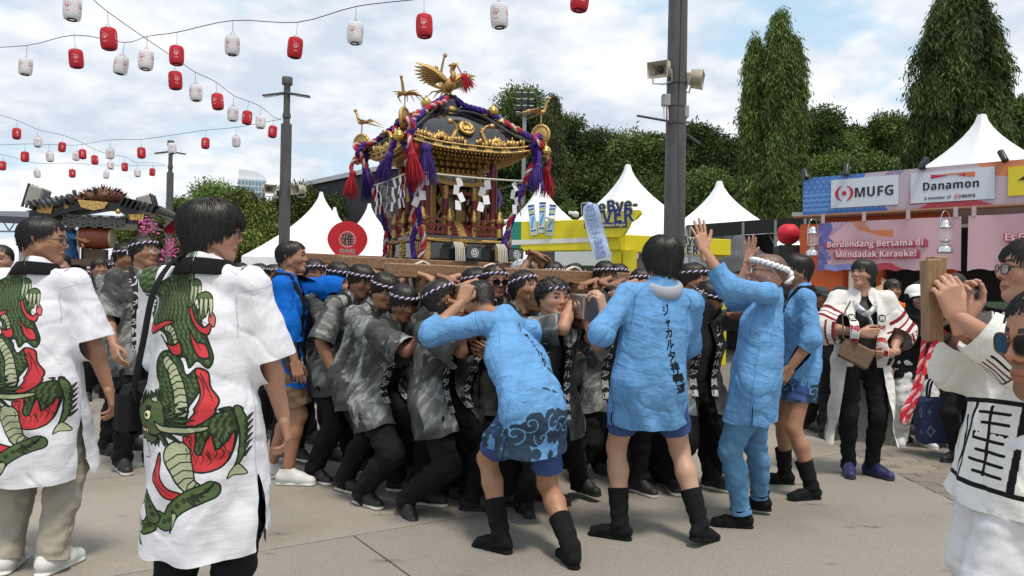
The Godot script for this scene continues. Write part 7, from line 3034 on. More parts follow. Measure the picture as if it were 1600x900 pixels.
func build_shrine() -> Transform3D:
	var t := thing("portable_shrine","black and gold portable shrine with phoenix on top, tied with purple and red ropes","portable shrine",Vector3(-0.65,0,-7.5),0.467)
	t.scale = Vector3(0.94,1,0.94)
	var gold := gilt()
	var lac := mat("shrine_lacquer",Color(0.008,0.008,0.009),0.09)
	lac.metallic_specular = 0.95
	var red := mat("shrine_red",Color(0.17,0.008,0.012),0.3)
	var M: MB
	# --- base
	M = MB.new()
	M.box(Vector3(0,1.755,0),Vector3(0.93,0.17,0.93),Basis(),0.012)
	var base := mi("base",M.mesh(),lac,t)
	for q in [[1.853,0.98,0.028],[1.66,0.97,0.03]]:
		M = MB.new()
		M.box(Vector3(0,q[0],0),Vector3(q[1],q[2],q[1]),Basis(),0.008)
		mi("moulding",M.mesh(),gold if q[0] > 1.8 else lac,base)
	for f in 4:
		var b := Basis(Vector3.UP,f*PI/2)
		for s in [-1.0,1.0]:
			M = MB.new()
			M.box(b*Vector3(0.4*s,1.755,0.468),Vector3(0.115,0.165,0.012),b,0.004)
			mi("corner_plate",M.mesh(),gold,base)
		M = MB.new()
		M.ball(b*Vector3(0,1.752,0.462),Vector3(0.062,0.095,0.02),14,b)
		for i in 14:
			var a := TAU*i/14.0
			M.ball(b*Vector3(cos(a)*0.043,1.752 + sin(a)*0.07,0.478),Vector3.ONE*0.012,6)
		M.ball(b*Vector3(0,1.76,0.482),Vector3(0.025,0.035,0.014),8,b)
		mi("medallion",M.mesh(),gold,base)
		M = MB.new()
		M.box(b*Vector3(-0.05,1.85,0.475),Vector3(0.5,0.03,0.03),b,0.006)
		mi("fitting",M.mesh(),gold,base)
	# --- deck and railing
	M = MB.new()
	M.box(Vector3(0,1.884,0),Vector3(0.9,0.03,0.9),Basis(),0.004)
	mi("deck",M.mesh(),lac,t)
	for f in 4:
		var b := Basis(Vector3.UP,f*PI/2)
		for s in [-1.0,1.0]:
			if f % 2 == 0:
				pass
			M = MB.new()
			for y in [1.925,1.99,2.045]:
				M.box(b*Vector3(s*0.275,y,0.41),Vector3(0.29,0.018,0.018),b)
			var rl := mi("railing",M.mesh(),red,t)
			for i in 6:
				M = MB.new()
				M.box(b*Vector3(s*(0.16 + i*0.047),1.957,0.41),Vector3(0.014,0.11,0.012),b)
				mi("baluster",M.mesh(),red,rl)
			for x in [0.13,0.41]:
				if x > 0.4 and s > 0:
					continue
				M = MB.new()
				var c := b*Vector3(s*x,0,0.41)
				var r := 0.03 if x < 0.3 else 0.042
				M.lathe(PackedVector2Array([Vector2(r,1.9),Vector2(r,1.98)]),12,c)
				mi("post_foot",M.mesh(),gold,rl)
				M = MB.new()
				M.lathe(PackedVector2Array([Vector2(r*0.94,1.98),Vector2(r*0.94,2.03)]),12,c)
				mi("post_band",M.mesh(),red,rl)
				M = MB.new()
				M.lathe(PackedVector2Array([Vector2(r,2.03),Vector2(r*1.15,2.04),Vector2(r*1.15,2.075),Vector2(r*0.7,2.085),Vector2(r*0.85,2.105),Vector2(r*0.5,2.135),Vector2(0.001,2.155)]),12,c)
				mi("post_cap",M.mesh(),gold,rl)
		for i in 6:
			M = MB.new()
			M.box(b*Vector3(0,1.9 + i*0.026,0.43 - i*0.028),Vector3(0.22,0.022,0.036),b,0.003)
			mi("step",M.mesh(),red,t)
			M = MB.new()
			M.box(b*Vector3(0,1.903 + i*0.026,0.4335 - i*0.028),Vector3(0.085,0.024,0.036),b,0.003)
			mi("step_plate",M.mesh(),gold,t)
		for s in [-1.0,1.0]:
			M = MB.new()
			M.tube(PackedVector3Array([b*Vector3(0.125*s,1.95,0.45),b*Vector3(0.125*s,2.12,0.27)]),0.012,6)
			mi("stair_rail",M.mesh(),red,t)
		for s in [-1.0,1.0]:
			M = MB.new()
			M.lathe(PackedVector2Array([Vector2(0.034,1.9),Vector2(0.034,2.08)]),12,b*Vector3(0.155*s,0,0.35))
			mi("gate_post_foot",M.mesh(),gold,t)
			M = MB.new()
			M.lathe(PackedVector2Array([Vector2(0.032,2.08),Vector2(0.032,2.24)]),12,b*Vector3(0.155*s,0,0.35))
			mi("gate_post",M.mesh(),red,t)
			M = MB.new()
			M.lathe(PackedVector2Array([Vector2(0.034,2.24),Vector2(0.034,2.36)]),12,b*Vector3(0.155*s,0,0.35))
			mi("gate_post_head",M.mesh(),gold,t)
		M = MB.new()
		M.box(b*Vector3(0,2.3,0.35),Vector3(0.42,0.035,0.034),b,0.004)
		mi("gate_tie",M.mesh(),red,t)
		M = MB.new()
		var lint := PackedVector2Array([Vector2(-0.27,2.385),Vector2(-0.12,2.365),Vector2(0.12,2.365),Vector2(0.27,2.385),Vector2(0.29,2.425),Vector2(0.12,2.4),Vector2(-0.12,2.4),Vector2(-0.29,2.425)])
		M.plate(lint,0.07,Transform3D(b,b*Vector3(0,0,0.35)))
		mi("gate_lintel",M.mesh(),gold,t)
	# --- inner body: gilt walls,doors,pillars
	M = MB.new()
	M.box(Vector3(0,2.22,0),Vector3(0.44,0.62,0.44),Basis(),0.006)
	var body := mi("sanctuary",M.mesh(),lac,t)
	for f in 4:
		var b := Basis(Vector3.UP,f*PI/2)
		for s in [-1.0,1.0]:
			M = MB.new()
			M.box(b*Vector3(0.062*s,2.2,0.228),Vector3(0.105,0.3,0.014),b,0.003)
			var dr := mi("door",M.mesh(),gold,body)
			M = MB.new()
			for i in 5:
				M.box(b*Vector3(0.062*s + (i - 2)*0.02,2.24,0.237),Vector3(0.006,0.17,0.006),b)
			for i in 4:
				M.box(b*Vector3(0.062*s,2.17 + i*0.045,0.237),Vector3(0.095,0.006,0.007),b)
			mi("lattice",M.mesh(),lac,dr)
		var r := RandomNumberGenerator.new()
		r.seed = f + 3
		for s in [-1.0,1.0]:
			M = MB.new()
			for i in 26:
				var a := i*0.5
				M.ball(b*Vector3(s*(0.172 + 0.02*sin(a)),2.04 + i*0.013,0.24 + 0.012*cos(a)),Vector3.ONE*r.randf_range(0.014,0.024),6)
			mi("carving",M.mesh(),gold,body)
		M = MB.new()
		for i in 30:
			M.ball(b*Vector3(r.randf_range(-0.2,0.2),2.44 + r.randf_range(-0.03,0.03),0.235),Vector3.ONE*r.randf_range(0.012,0.024),6)
		mi("frieze",M.mesh(),gold,body)
		M = MB.new()
		M.box(b*Vector3(0,2.49,0.25),Vector3(0.62,0.035,0.05),b,0.006)
		mi("tie_beam",M.mesh(),gold,t)
		M = MB.new()
		M.box(b*Vector3(0,2.445,0.235),Vector3(0.46,0.05,0.02),b,0.004)
		mi("dark_panel",M.mesh(),lac,t)
	for sx in [-1.0,1.0]:
		for sz in [-1.0,1.0]:
			M = MB.new()
			M.lathe(PackedVector2Array([Vector2(0.04,2.07),Vector2(0.04,2.62)]),14,Vector3(0.36*sx,0,0.36*sz))
			mi("pillar",M.mesh(),red,t)
			M = MB.new()
			M.lathe(PackedVector2Array([Vector2(0.044,1.9),Vector2(0.044,2.07)]),14,Vector3(0.36*sx,0,0.36*sz))
			mi("pillar_foot",M.mesh(),gold,t)
			M = MB.new()
			M.box(Vector3(0.24*sx,2.2,0.24*sz),Vector3(0.055,0.58,0.055),Basis(),0.006)
			mi("corner_post",M.mesh(),gold,body)
	# --- bracket tiers and rafters
	for q in [[2.52,0.5,0.05],[2.575,0.62,0.04],[2.615,0.78,0.03]]:
		M = MB.new()
		M.box(Vector3(0,q[0],0),Vector3(q[1],q[2],q[1]),Basis(),0.008)
		mi("bracket_tier",M.mesh(),gold,t)
		for f in 4:
			var b := Basis(Vector3.UP,f*PI/2)
			M = MB.new()
			for i in 9:
				M.box(b*Vector3((i - 4)*q[1]*0.11,q[0] - 0.005,q[1]*0.5 + 0.02),Vector3(0.03,0.042,0.05),b,0.004)
			mi("bracket_row",M.mesh(),gold,t)
	for f in 4:
		var b := Basis(Vector3.UP,f*PI/2)
		for row in 2:
			M = MB.new()
			for i in 29:
				var u := (i - 14)/14.0
				var lift := 0.05*pow(absf(u),3.0)
				M.box(b*Vector3(u*(0.56 - 0.05*row),2.648 - row*0.022 + lift,0.5 - 0.06*row),Vector3(0.019,0.02,0.26),b*Basis(Vector3.RIGHT,0.08),0.002)
			mi("rafters",M.mesh(),gold,t)
	# --- roof: lacquered slopes with lifted corners
	var prof := [[0.635,2.655],[0.64,2.7],[0.6,2.725],[0.555,2.765],[0.5,2.84],[0.43,2.925],[0.34,3.0],[0.23,3.062],[0.13,3.105]]
	var rs := []
	for q in prof:
		var ring := PackedVector3Array()
		for f in 4:
			var b := Basis(Vector3.UP,f*PI/2)
			for i in 12:
				var u := i/6.0 - 1.0
				var lift: float = 0.06*pow(absf(u),3.0)*clampf((q[0] - 0.35)/0.25,0,1)
				ring.append(b*Vector3(u*q[0],q[1] + lift,q[0]*(1.0 + 0.05*absf(u)*0.0)))
		rs.append(ring)
	M = MB.new()
	M.rings(rs,true,true,true)
	mi("roof",M.mesh(),lac,t)
	for f in 4:
		var b := Basis(Vector3.UP,f*PI/2)
		for i in 7:
			var u := (i - 3)/3.4
			M = MB.new()
			M.box(b*Vector3(u*0.6,2.679 + 0.06*pow(absf(u),3.0),0.642),Vector3(0.088,0.034,0.01),b*Basis(Vector3(0,0,1),0.14*u),0.004)
			mi("eave_plate",M.mesh(),gold,t)
		M = MB.new()
		var p := PackedVector3Array()
		var p2 := PackedVector3Array()
		for i in 17:
			var u := i/8.0 - 1.0
			p.append(b*Vector3(u*0.645,2.7 + 0.06*pow(absf(u),3.0),0.645))
			p2.append(b*Vector3(u*0.64,2.657 + 0.06*pow(absf(u),3.0),0.64))
		M.tube(p,0.011,6)
		M.tube(p2,0.013,6)
		mi("eave_edge",M.mesh(),gold,t)
		var r := RandomNumberGenerator.new()
		r.seed = 60 + f
		for s in [-1.0,1.0]:
			M = MB.new()
			var path := []
			for i in 9:
				path.append(b*Vector3(s*(0.5 - i*0.045),2.765 + 0.02*sin(i*1.7) + (0.05 if i > 7 else 0.0),0.585 - 0.004*i))
			path.append(b*Vector3(s*0.13,2.845,0.56))
			path.append(b*Vector3(s*0.17,2.9,0.575))
			path.append(b*Vector3(s*0.21,2.905,0.6))
			var sp := spline3(path,4)
			var rad := []
			for i in sp.size():
				rad.append(0.012 + 0.02*sin(PI*clampf(float(i)/sp.size()*1.1,0,1)))
			M.tube(sp,rad,7)
			M.ball(b*Vector3(s*0.22,2.905,0.605),Vector3(0.035,0.026,0.03),8,b)
			for i in 9:
				var c := sp[mini(sp.size() - 1,4 + i*4)]
				M.ball(c + Vector3(0,0.025,0),Vector3(0.012,0.024,0.012),5)
			mi("dragon",M.mesh(),gold,t)
			M = MB.new()
			for i in 16:
				var u: float = s*(0.06 + i*0.034)
				M.ball(b*Vector3(u,2.735 + r.randf_range(-0.008,0.022) + 0.05*pow(absf(u/0.6),3.0),0.605 + r.randf_range(-0.012,0.01)),Vector3(0.026,r.randf_range(0.018,0.04),0.02),6,b)
			mi("wave_carving",M.mesh(),gold,t)
		M = MB.new()
		var cb := b*Basis(Vector3.RIGHT,0.95)
		M.lathe(PackedVector2Array([Vector2(0.085,-0.01),Vector2(0.085,0.012),Vector2(0.07,0.018),Vector2(0.001,0.014)]),22,b*Vector3(0,2.885,0.49),cb)
		for k in 3:
			var cpth := PackedVector3Array()
			for i in 9:
				var a := TAU*k/3.0 + i*0.28
				cpth.append(b*Vector3(0,2.885,0.49) + cb*Vector3(cos(a)*(0.05 - i*0.002),0.02,sin(a)*(0.05 - i*0.002)))
			M.tube(cpth,[0.02,0.019,0.017,0.014,0.012,0.009,0.007,0.005,0.002],6)
		mi("crest",M.mesh(),gold,t)
		var d := (b*Vector3(1,0,1)).normalized()
		M = MB.new()
		var rp := [d*0.15 + Vector3(0,3.12,0),d*0.33 + Vector3(0,3.09,0),d*0.5 + Vector3(0,3.0,0),d*0.63 + Vector3(0,2.92,0),d*0.76 + Vector3(0,2.85,0),d*0.9 + Vector3(0,2.8,0),d*0.98 + Vector3(0,2.82,0)]
		M.tube(spline3(rp,5),0.032,8)
		mi("ridge",M.mesh(),lac,t)
		for i in 3:
			M = MB.new()
			M.ball(d*(0.42 + i*0.16) + Vector3(0,3.075 - i*0.075,0),Vector3(0.05,0.03,0.05),10)
			mi("ridge_plate",M.mesh(),gold,t)
		M = MB.new()
		var sb := Basis(d.cross(Vector3.UP),d,Vector3.UP)
		var cc := d*1.0 + Vector3(0,2.86,0)
		var side := Basis(Vector3.UP,atan2(d.x,d.z))
		for k in [[0.085,0.017],[0.052,0.014],[0.02,0.012]]:
			var lp := PackedVector3Array()
			for i in 25:
				var a := TAU*i/24.0
				lp.append(cc + side*Vector3(0.0,cos(a),sin(a))*k[0])
			M.tube(lp,k[1],6,false)
		M.ball(cc,side*Vector3(0.014,0.09,0.09) if false else Vector3(0.016,0.085,0.085),14,side)
		mi("scroll",M.mesh(),gold,t)
		M = MB.new()
		var bc := cc + Vector3(0,0.2,0)
		M.tube(PackedVector3Array([cc + Vector3(0,0.09,0),bc]),0.007,5)
		M.ball(bc + Vector3(0,0.01,0),Vector3(0.025,0.022,0.05),8,side)
		M.tube(PackedVector3Array([bc + side*Vector3(0,0.01,0.03),bc + side*Vector3(0,0.1,0.06),bc + side*Vector3(0,0.13,0.09)]),[0.016,0.013,0.008],6)
		M.ball(bc + side*Vector3(0,0.135,0.08),Vector3(0.016,0.014,0.024),6,side)
		for s in [-1.0,1.0]:
			for i in 5:
				M.tube(PackedVector3Array([bc + Vector3(0,0.015,0),bc + side*Vector3(s*(0.06 + 0.012*i),0.03 - 0.006*i,-0.02*i),bc + side*Vector3(s*0.13,0.035 - 0.015*i,-0.05*i)]),[0.009,0.007,0.002],4)
		for i in 3:
			M.tube(PackedVector3Array([bc,bc + side*Vector3((i - 1)*0.04,0.03,-0.12),bc + side*Vector3((i - 1)*0.07,-0.01,-0.2)]),[0.01,0.007,0.003],4)
		mi("bird_finial",M.mesh(),gold,t)
	# --- top block
	M = MB.new()
	M.box(Vector3(0,3.13,0),Vector3(0.26,0.06,0.26),Basis(),0.01)
	M.box(Vector3(0,3.19,0),Vector3(0.2,0.08,0.2),Basis(),0.01)
	M.box(Vector3(0,3.25,0),Vector3(0.14,0.07,0.14),Basis(),0.01)
	mi("roof_cap",M.mesh(),lac,t)
	for f in 4:
		var b := Basis(Vector3.UP,f*PI/2)
		M = MB.new()
		M.ball(b*Vector3(0,3.13,0.13),Vector3(0.05,0.025,0.012),10,b)
		mi("cap_plate",M.mesh(),gold,t)
	phoenix(t)
	# --- ropes over the ridges,knotted at the corners,running down to the base
	var pur := [Color(0.045,0.015,0.2),Color(0.06,0.022,0.25),Color(0.035,0.012,0.15)]
	var rw := [Color(0.38,0.015,0.03),Color(0.5,0.42,0.42),Color(0.4,0.02,0.04)]
	for f in 4:
		var b := Basis(Vector3.UP,f*PI/2)
		var d := (b*Vector3(1,0,1)).normalized()
		var sd := d.cross(Vector3.UP)
		for k in 2:
			var o := sd*(0.03 if k == 0 else -0.03)
			var rp := [Vector3(0,3.24,0) + d*0.1 + o,d*0.2 + Vector3(0,3.17,0) + o,d*0.45 + Vector3(0,3.09,0) + o*1.3,d*0.7 + Vector3(0,2.95,0) - o,d*0.88 + Vector3(0,2.85,0) + o,d*0.96 + Vector3(0,2.8,0) + o,d*0.97 + Vector3(0,2.7,0) + o*1.5,d*0.88 + Vector3(0,2.5,0) - o,d*0.8 + Vector3(0,2.3,0) + o,d*0.7 + Vector3(0,2.05,0) - o,d*0.66 + Vector3(0,1.86,0) + o*2.0,d*0.68 + Vector3(0,1.68,0) + o]
			rope(t,"purple_rope" if k == 0 else "red_and_white_rope",spline3(rp,9),0.027,42.0,pur if k == 0 else rw)
			var lp := []
			for i in 10:
				var a := TAU*i/9.0
				lp.append(d*(0.97 + 0.03*k) + Vector3(0,2.78,0) + sd*cos(a)*0.09*(1 if k == 0 else -1) + Vector3(0,sin(a)*0.07,0) + d*0.04*sin(a*2.0))
			rope(t,"purple_rope" if k == 0 else "red_and_white_rope",spline3(lp,5),0.026,42.0,pur if k == 0 else rw)
			var tail := [d*0.98 + Vector3(0,2.75,0) + o,d*(1.02 + 0.04*k) + sd*(0.1 if k == 0 else -0.09) + Vector3(0,2.64,0),d*(1.02 + 0.02*k) + sd*(0.13 if k == 0 else -0.1) + Vector3(0,2.54,0)]
			rope(t,"purple_rope" if k == 0 else "red_and_white_rope",spline3(tail,6),0.024,42.0,pur if k == 0 else rw)
			tassel(t,tail[2],Vector3(0,-1,0) + sd*(0.5 if k == 0 else -0.3),0.24,0.075,Color(0.05,0.02,0.2) if k == 0 else Color(0.36,0.008,0.02))
		for q in [[0.5,3.1],[1.06,2.7]]:
			M = MB.new()
			var c: Vector3 = d*q[0] + Vector3(0,q[1],0) + sd*0.02
			M.ball(c,Vector3(0.052,0.054,0.052),14)
			M.lathe(PackedVector2Array([Vector2(0.053,-0.006),Vector2(0.058,0),Vector2(0.053,0.006)]),16,c)
			M.tube(PackedVector3Array([c + Vector3(0,0.05,0),c + Vector3(0,0.07,0)]),0.012,6)
			mi("bell",M.mesh(),mat("bell_brass",Color(0.66,0.46,0.13),0.2,0.95),t)
	for q in [[-0.6,0.66,0.34,Color(0.36,0.008,0.02)],[-0.5,0.72,0.3,Color(0.05,0.02,0.2)]]:
		tassel(t,Vector3(q[0],2.62,q[1]),Vector3(0.05,-1,0),q[2],0.1,q[3])
	# --- white paper streamers on a straw cord round the shrine
	var paper := mat("streamer_paper",Color(0.76,0.77,0.8),0.7)
	for f in 4:
		var b := Basis(Vector3.UP,f*PI/2)
		M = MB.new()
		var p := PackedVector3Array()
		for i in 13:
			var u := i/6.0 - 1.0
			p.append(b*Vector3(u*0.62,2.42 + 0.012*u*u,0.6))
		M.tube(p,0.009,6)
		mi("straw_cord",M.mesh(),mat("straw",Color(0.6,0.58,0.5),0.9),t)
		var r := RandomNumberGenerator.new()
		r.seed = 90 + f
		for i in ([4,3,3,6][f]):
			var n: int = [4,3,3,6][f]
			var x := lerpf(-0.46,0.46,i/float(n - 1)) + r.randf_range(-0.03,0.03)
			M = MB.new()
			var c := b*Vector3(x,2.41,0.605)
			var rot := b*Basis(Vector3.UP,r.randf_range(-0.5,0.5))*Basis(Vector3(0,0,1),r.randf_range(-0.35,0.35))
			var off := 0.0
			for k in 4:
				var sx := (0.036 if k % 2 == 0 else -0.01)
				var h := 0.085
				M.box(c + rot*Vector3(sx,off - h*0.5,0.004*k),Vector3(0.062,h,0.002),rot*Basis(Vector3.RIGHT,r.randf_range(-0.3,0.3))*Basis(Vector3(0,0,1),0.25 if k % 2 == 0 else -0.2))
				off -= h*0.82
			mi("paper_streamer",M.mesh(),paper,t)
	# --- carrying beams
	var wood := mat("beam_wood",Color.WHITE,0.5)
	wood.albedo_texture = noise_tex(71,0.02,[[0.0,Color(0.16,0.085,0.04)],[0.5,Color(0.24,0.135,0.07)],[1.0,Color(0.3,0.18,0.1)]],false,256)
	wood.uv1_triplanar = true
	wood.uv1_scale = Vector3(6,6,0.8)
	var steel := mat("beam_cap",Color(0.36,0.33,0.3),0.38,0.85)
	var place := func(a: Vector3,b2: Vector3,h: float,w: float,capped: bool,called: String) -> void:
		var dir := (b2 - a).normalized()
		var bs := Basis(Vector3.UP.cross(dir).normalized(),dir.cross(Vector3.UP.cross(dir).normalized()).normalized(),dir)
		var B := MB.new()
		B.box((a + b2)*0.5,Vector3(w,h,(b2 - a).length()),bs,0.008)
		var o := mi(called,B.mesh(),wood,t)
		if capped:
			var C := MB.new()
			C.box(b2 - dir*0.075,Vector3(w + 0.012,h + 0.012,0.17),bs,0.008)
			mi("metal_cap",C.mesh(),steel,o)
			for s in [-1.0,1.0]:
				var K := MB.new()
				var lp := PackedVector3Array()
				for i in 17:
					var an := TAU*i/16.0
					lp.append(b2 - dir*0.075 + bs*Vector3(s*(w*0.5 + 0.007),cos(an)*0.038,sin(an)*0.038))
				K.tube(lp,0.005,5,false)
				K.ball(b2 - dir*0.075 + bs*Vector3(s*(w*0.5 + 0.007),0,0),Vector3(0.004,0.018,0.018),8,bs)
				mi("cap_crest",K.mesh(),steel,o)
	for x in [-0.37,0.385]:
		place.call(Vector3(x,1.6,-2.7),Vector3(x,1.36 if x > 0 else 1.31,3.36),0.135,0.105,true,"carrying_pole")
	for x in [-0.95,1.06]:
		place.call(Vector3(x,1.57,-2.4),Vector3(x,1.37,2.9),0.115,0.095,true,"carrying_pole")
	for q in [[-0.55,1.68,1.55],[0.56,1.62,1.25],[1.95,1.53,1.25],[-1.9,1.68,1.3]]:
		place.call(Vector3(-q[2],q[1],q[0]),Vector3(q[2],q[1] - 0.02,q[0]),0.1,0.09,false,"cross_beam")
	for x in [-0.95,-0.37,0.385,1.06]:
		for z in [-0.55,0.56,1.95]:
			M = MB.new()
			for i in 5:
				var lp := PackedVector3Array()
				var y: float = lerpf(1.6,1.36,(z + 2.6)/5.7)
				for j in 13:
					var an := TAU*j/12.0
					lp.append(Vector3(x + cos(an)*0.075,y + 0.06 + sin(an)*0.13,z - 0.07 + i*0.012 + 0.04*cos(an)))
				M.tube(lp,0.007,5,false)
			mi("lashing",M.mesh(),mat("straw",Color(0.6,0.58,0.5),0.9),t)
	for x in [0.02,0.47]:
		M = MB.new()
		M.box(Vector3(x,1.735,0.62),Vector3(0.16,0.12,0.15),Basis(),0.012)
		var bx := mi("crest_box",M.mesh(),lac,t)
		M = MB.new()
		var lp := PackedVector3Array()
		for i in 21:
			var an := TAU*i/20.0
			lp.append(Vector3(x + cos(an)*0.036,1.735 + sin(an)*0.036,0.698))
		M.tube(lp,0.004,5,false)
		for k in 5:
			var an := TAU*k/5.0
			M.ball(Vector3(x + cos(an)*0.018,1.735 + sin(an)*0.018,0.698),Vector3(0.011,0.011,0.003),7)
		mi("crest",M.mesh(),mat("crest_white",Color(0.65,0.65,0.62),0.5),bx)
		M = MB.new()
		for i in 6:
			M.tube(PackedVector3Array([Vector3(x - 0.17 + i*0.016,1.83,0.58),Vector3(x - 0.18 + i*0.017,1.78,0.66),Vector3(x - 0.18 + i*0.018,1.66,0.67)]),0.006,5)
		mi("white_cord",M.mesh(),mat("straw",Color(0.6,0.58,0.5),0.9),bx)
	return t.transform
func phoenix(t: Node3D) -> void:
	var gold := gilt()
	var keep := t
	t = Node3D.new()
	t.name = "phoenix"
	keep.add_child(t)
	t.transform = Transform3D(Basis.from_scale(Vector3(0.83,0.78,0.83)),Vector3(0,3.285*0.22,0))
	var at := Vector3(0.0,3.285,0.0)
	var b := Basis(Vector3.UP,0.2)
	var M := MB.new()
	M.ball(at + Vector3(0,0.12,0) + b*Vector3(0,0,-0.01),Vector3(0.085,0.085,0.12),14,b*Basis(Vector3.RIGHT,-0.35))
	M.tube(spline3([at + Vector3(0,0.15,0) + b*Vector3(0,0,0.07),at + Vector3(0,0.22,0) + b*Vector3(0,0,0.11),at + Vector3(0,0.29,0) + b*Vector3(0,0,0.075),at + Vector3(0,0.34,0) + b*Vector3(0,0,0.1)],6),0.033,8)
	for s in [-1.0,1.0]:
		M.tube(PackedVector3Array([at + Vector3(0.03*s,-0.02,0),at + Vector3(0.035*s,0.07,0)]),0.011,6)
	mi("body",M.mesh(),gold,t)
	M = MB.new()
	var hp := at + Vector3(0,0.35,0) + b*Vector3(0,0,0.11)
	M.ball(hp,Vector3(0.036,0.036,0.048),10,b)
	M.tube(PackedVector3Array([hp + b*Vector3(0,0.005,0.04),hp + b*Vector3(0,-0.005,0.075),hp + b*Vector3(0,-0.03,0.085)]),[0.018,0.012,0.002],6)
	for i in 12:
		var a := i*0.52
		M.tube(PackedVector3Array([hp + b*Vector3(0.02*cos(a),0.01,-0.02),hp + b*Vector3(0.05*cos(a),0.05 - 0.008*i,-0.055)]),[0.012,0.003],5)
	mi("head",M.mesh(),gold,t)
	for s in [-1.0,1.0]:
		M = MB.new()
		for i in 9:
			var f := i/8.0
			var root := at + Vector3(0,0.16,0) + b*Vector3(s*0.06,0.02 - 0.02*f,0.03 - 0.02*f)
			var len_ := lerpf(0.43,0.17,f*f)
			var dir := b*Vector3(s*cos(0.45 - f*0.5),0.36 - f*0.75,-0.2 - 0.3*f).normalized()
			var up := b*Vector3(0,0.12,0)
			M.tube(spline3([root,root + dir*len_*0.4 + up*0.35,root + dir*len_],4),[0.03,0.04,0.042,0.042,0.04,0.034,0.026,0.016,0.004],6,true,0.28,b*Vector3(0,0.3,1))
		M.ball(at + Vector3(0,0.17,0) + b*Vector3(s*0.12,0.035,-0.01),Vector3(0.09,0.05,0.035),8,b*Basis(Vector3(0,0,1),0.5*s))
		mi("wing",M.mesh(),gold,t)
	for i in 5:
		M = MB.new()
		var x := (i - 2)*0.07
		var hgt: float = [0.26,0.34,0.52,0.32,0.22][i]
		M.tube(spline3([at + Vector3(0,0.1,0) + b*Vector3(x*0.3,0,-0.1),at + Vector3(0,0.16,0) + b*Vector3(x,0.0,-0.2),at + Vector3(0,hgt*0.75,0) + b*Vector3(x*1.5,0,-0.16),at + Vector3(0,hgt,0) + b*Vector3(x*1.8,0,-0.1)],4),[0.018,0.02,0.022,0.022,0.022,0.022,0.024,0.027,0.026,0.024,0.022,0.022,0.012],7,true,0.5)
		M.ball(at + Vector3(0,hgt,0) + b*Vector3(x*1.8,0,-0.09),Vector3(0.028,0.03,0.028),8)
		mi("tail_plume",M.mesh(),gold,t)
	for i in 5:
		M = MB.new()
		M.tube(PackedVector3Array([at + Vector3(0,0.07,0) + b*Vector3((i - 2)*0.03,0,-0.08),at + Vector3(0,0.05,0) + b*Vector3((i - 2)*0.07,0,-0.16),at + Vector3(0,-0.01 - 0.01*i,0) + b*Vector3((i - 2)*0.09,0,-0.21)]),[0.014,0.016,0.004],6,true,0.5)
		mi("under_feather",M.mesh(),gold,t)
	var bk := hp + b*Vector3(0,-0.03,0.085)
	M = MB.new()
	M.col = Color(0.4,0.015,0.02)
	M.tube(spline3([bk,bk + b*Vector3(0.02,-0.09,0.05),bk + b*Vector3(0.03,-0.15,0.09)],5),0.008,6)
	M.tube(spline3([at + Vector3(0,0.2,0) + b*Vector3(-0.04,0,0.1),at + Vector3(0,0.15,0) + b*Vector3(0,0,0.13),bk + b*Vector3(0.03,-0.13,0.08)],5),0.01,6)
	var lp := PackedVector3Array()
	for i in 15:
		var a := TAU*i/14.0
		lp.append(bk + b*(Vector3(0.03,-0.11,0.12) + Vector3(0,cos(a)*0.03,sin(a)*0.035)))
	M.tube(lp,0.005,5,false)
	mi("red_cord",M.mesh(),vmat("rope",0.85),t)
	tassel(t,bk + b*Vector3(0.03,-0.15,0.1),b*Vector3(0.2,-0.75,0.4),0.17,0.085,Color(0.42,0.008,0.02))
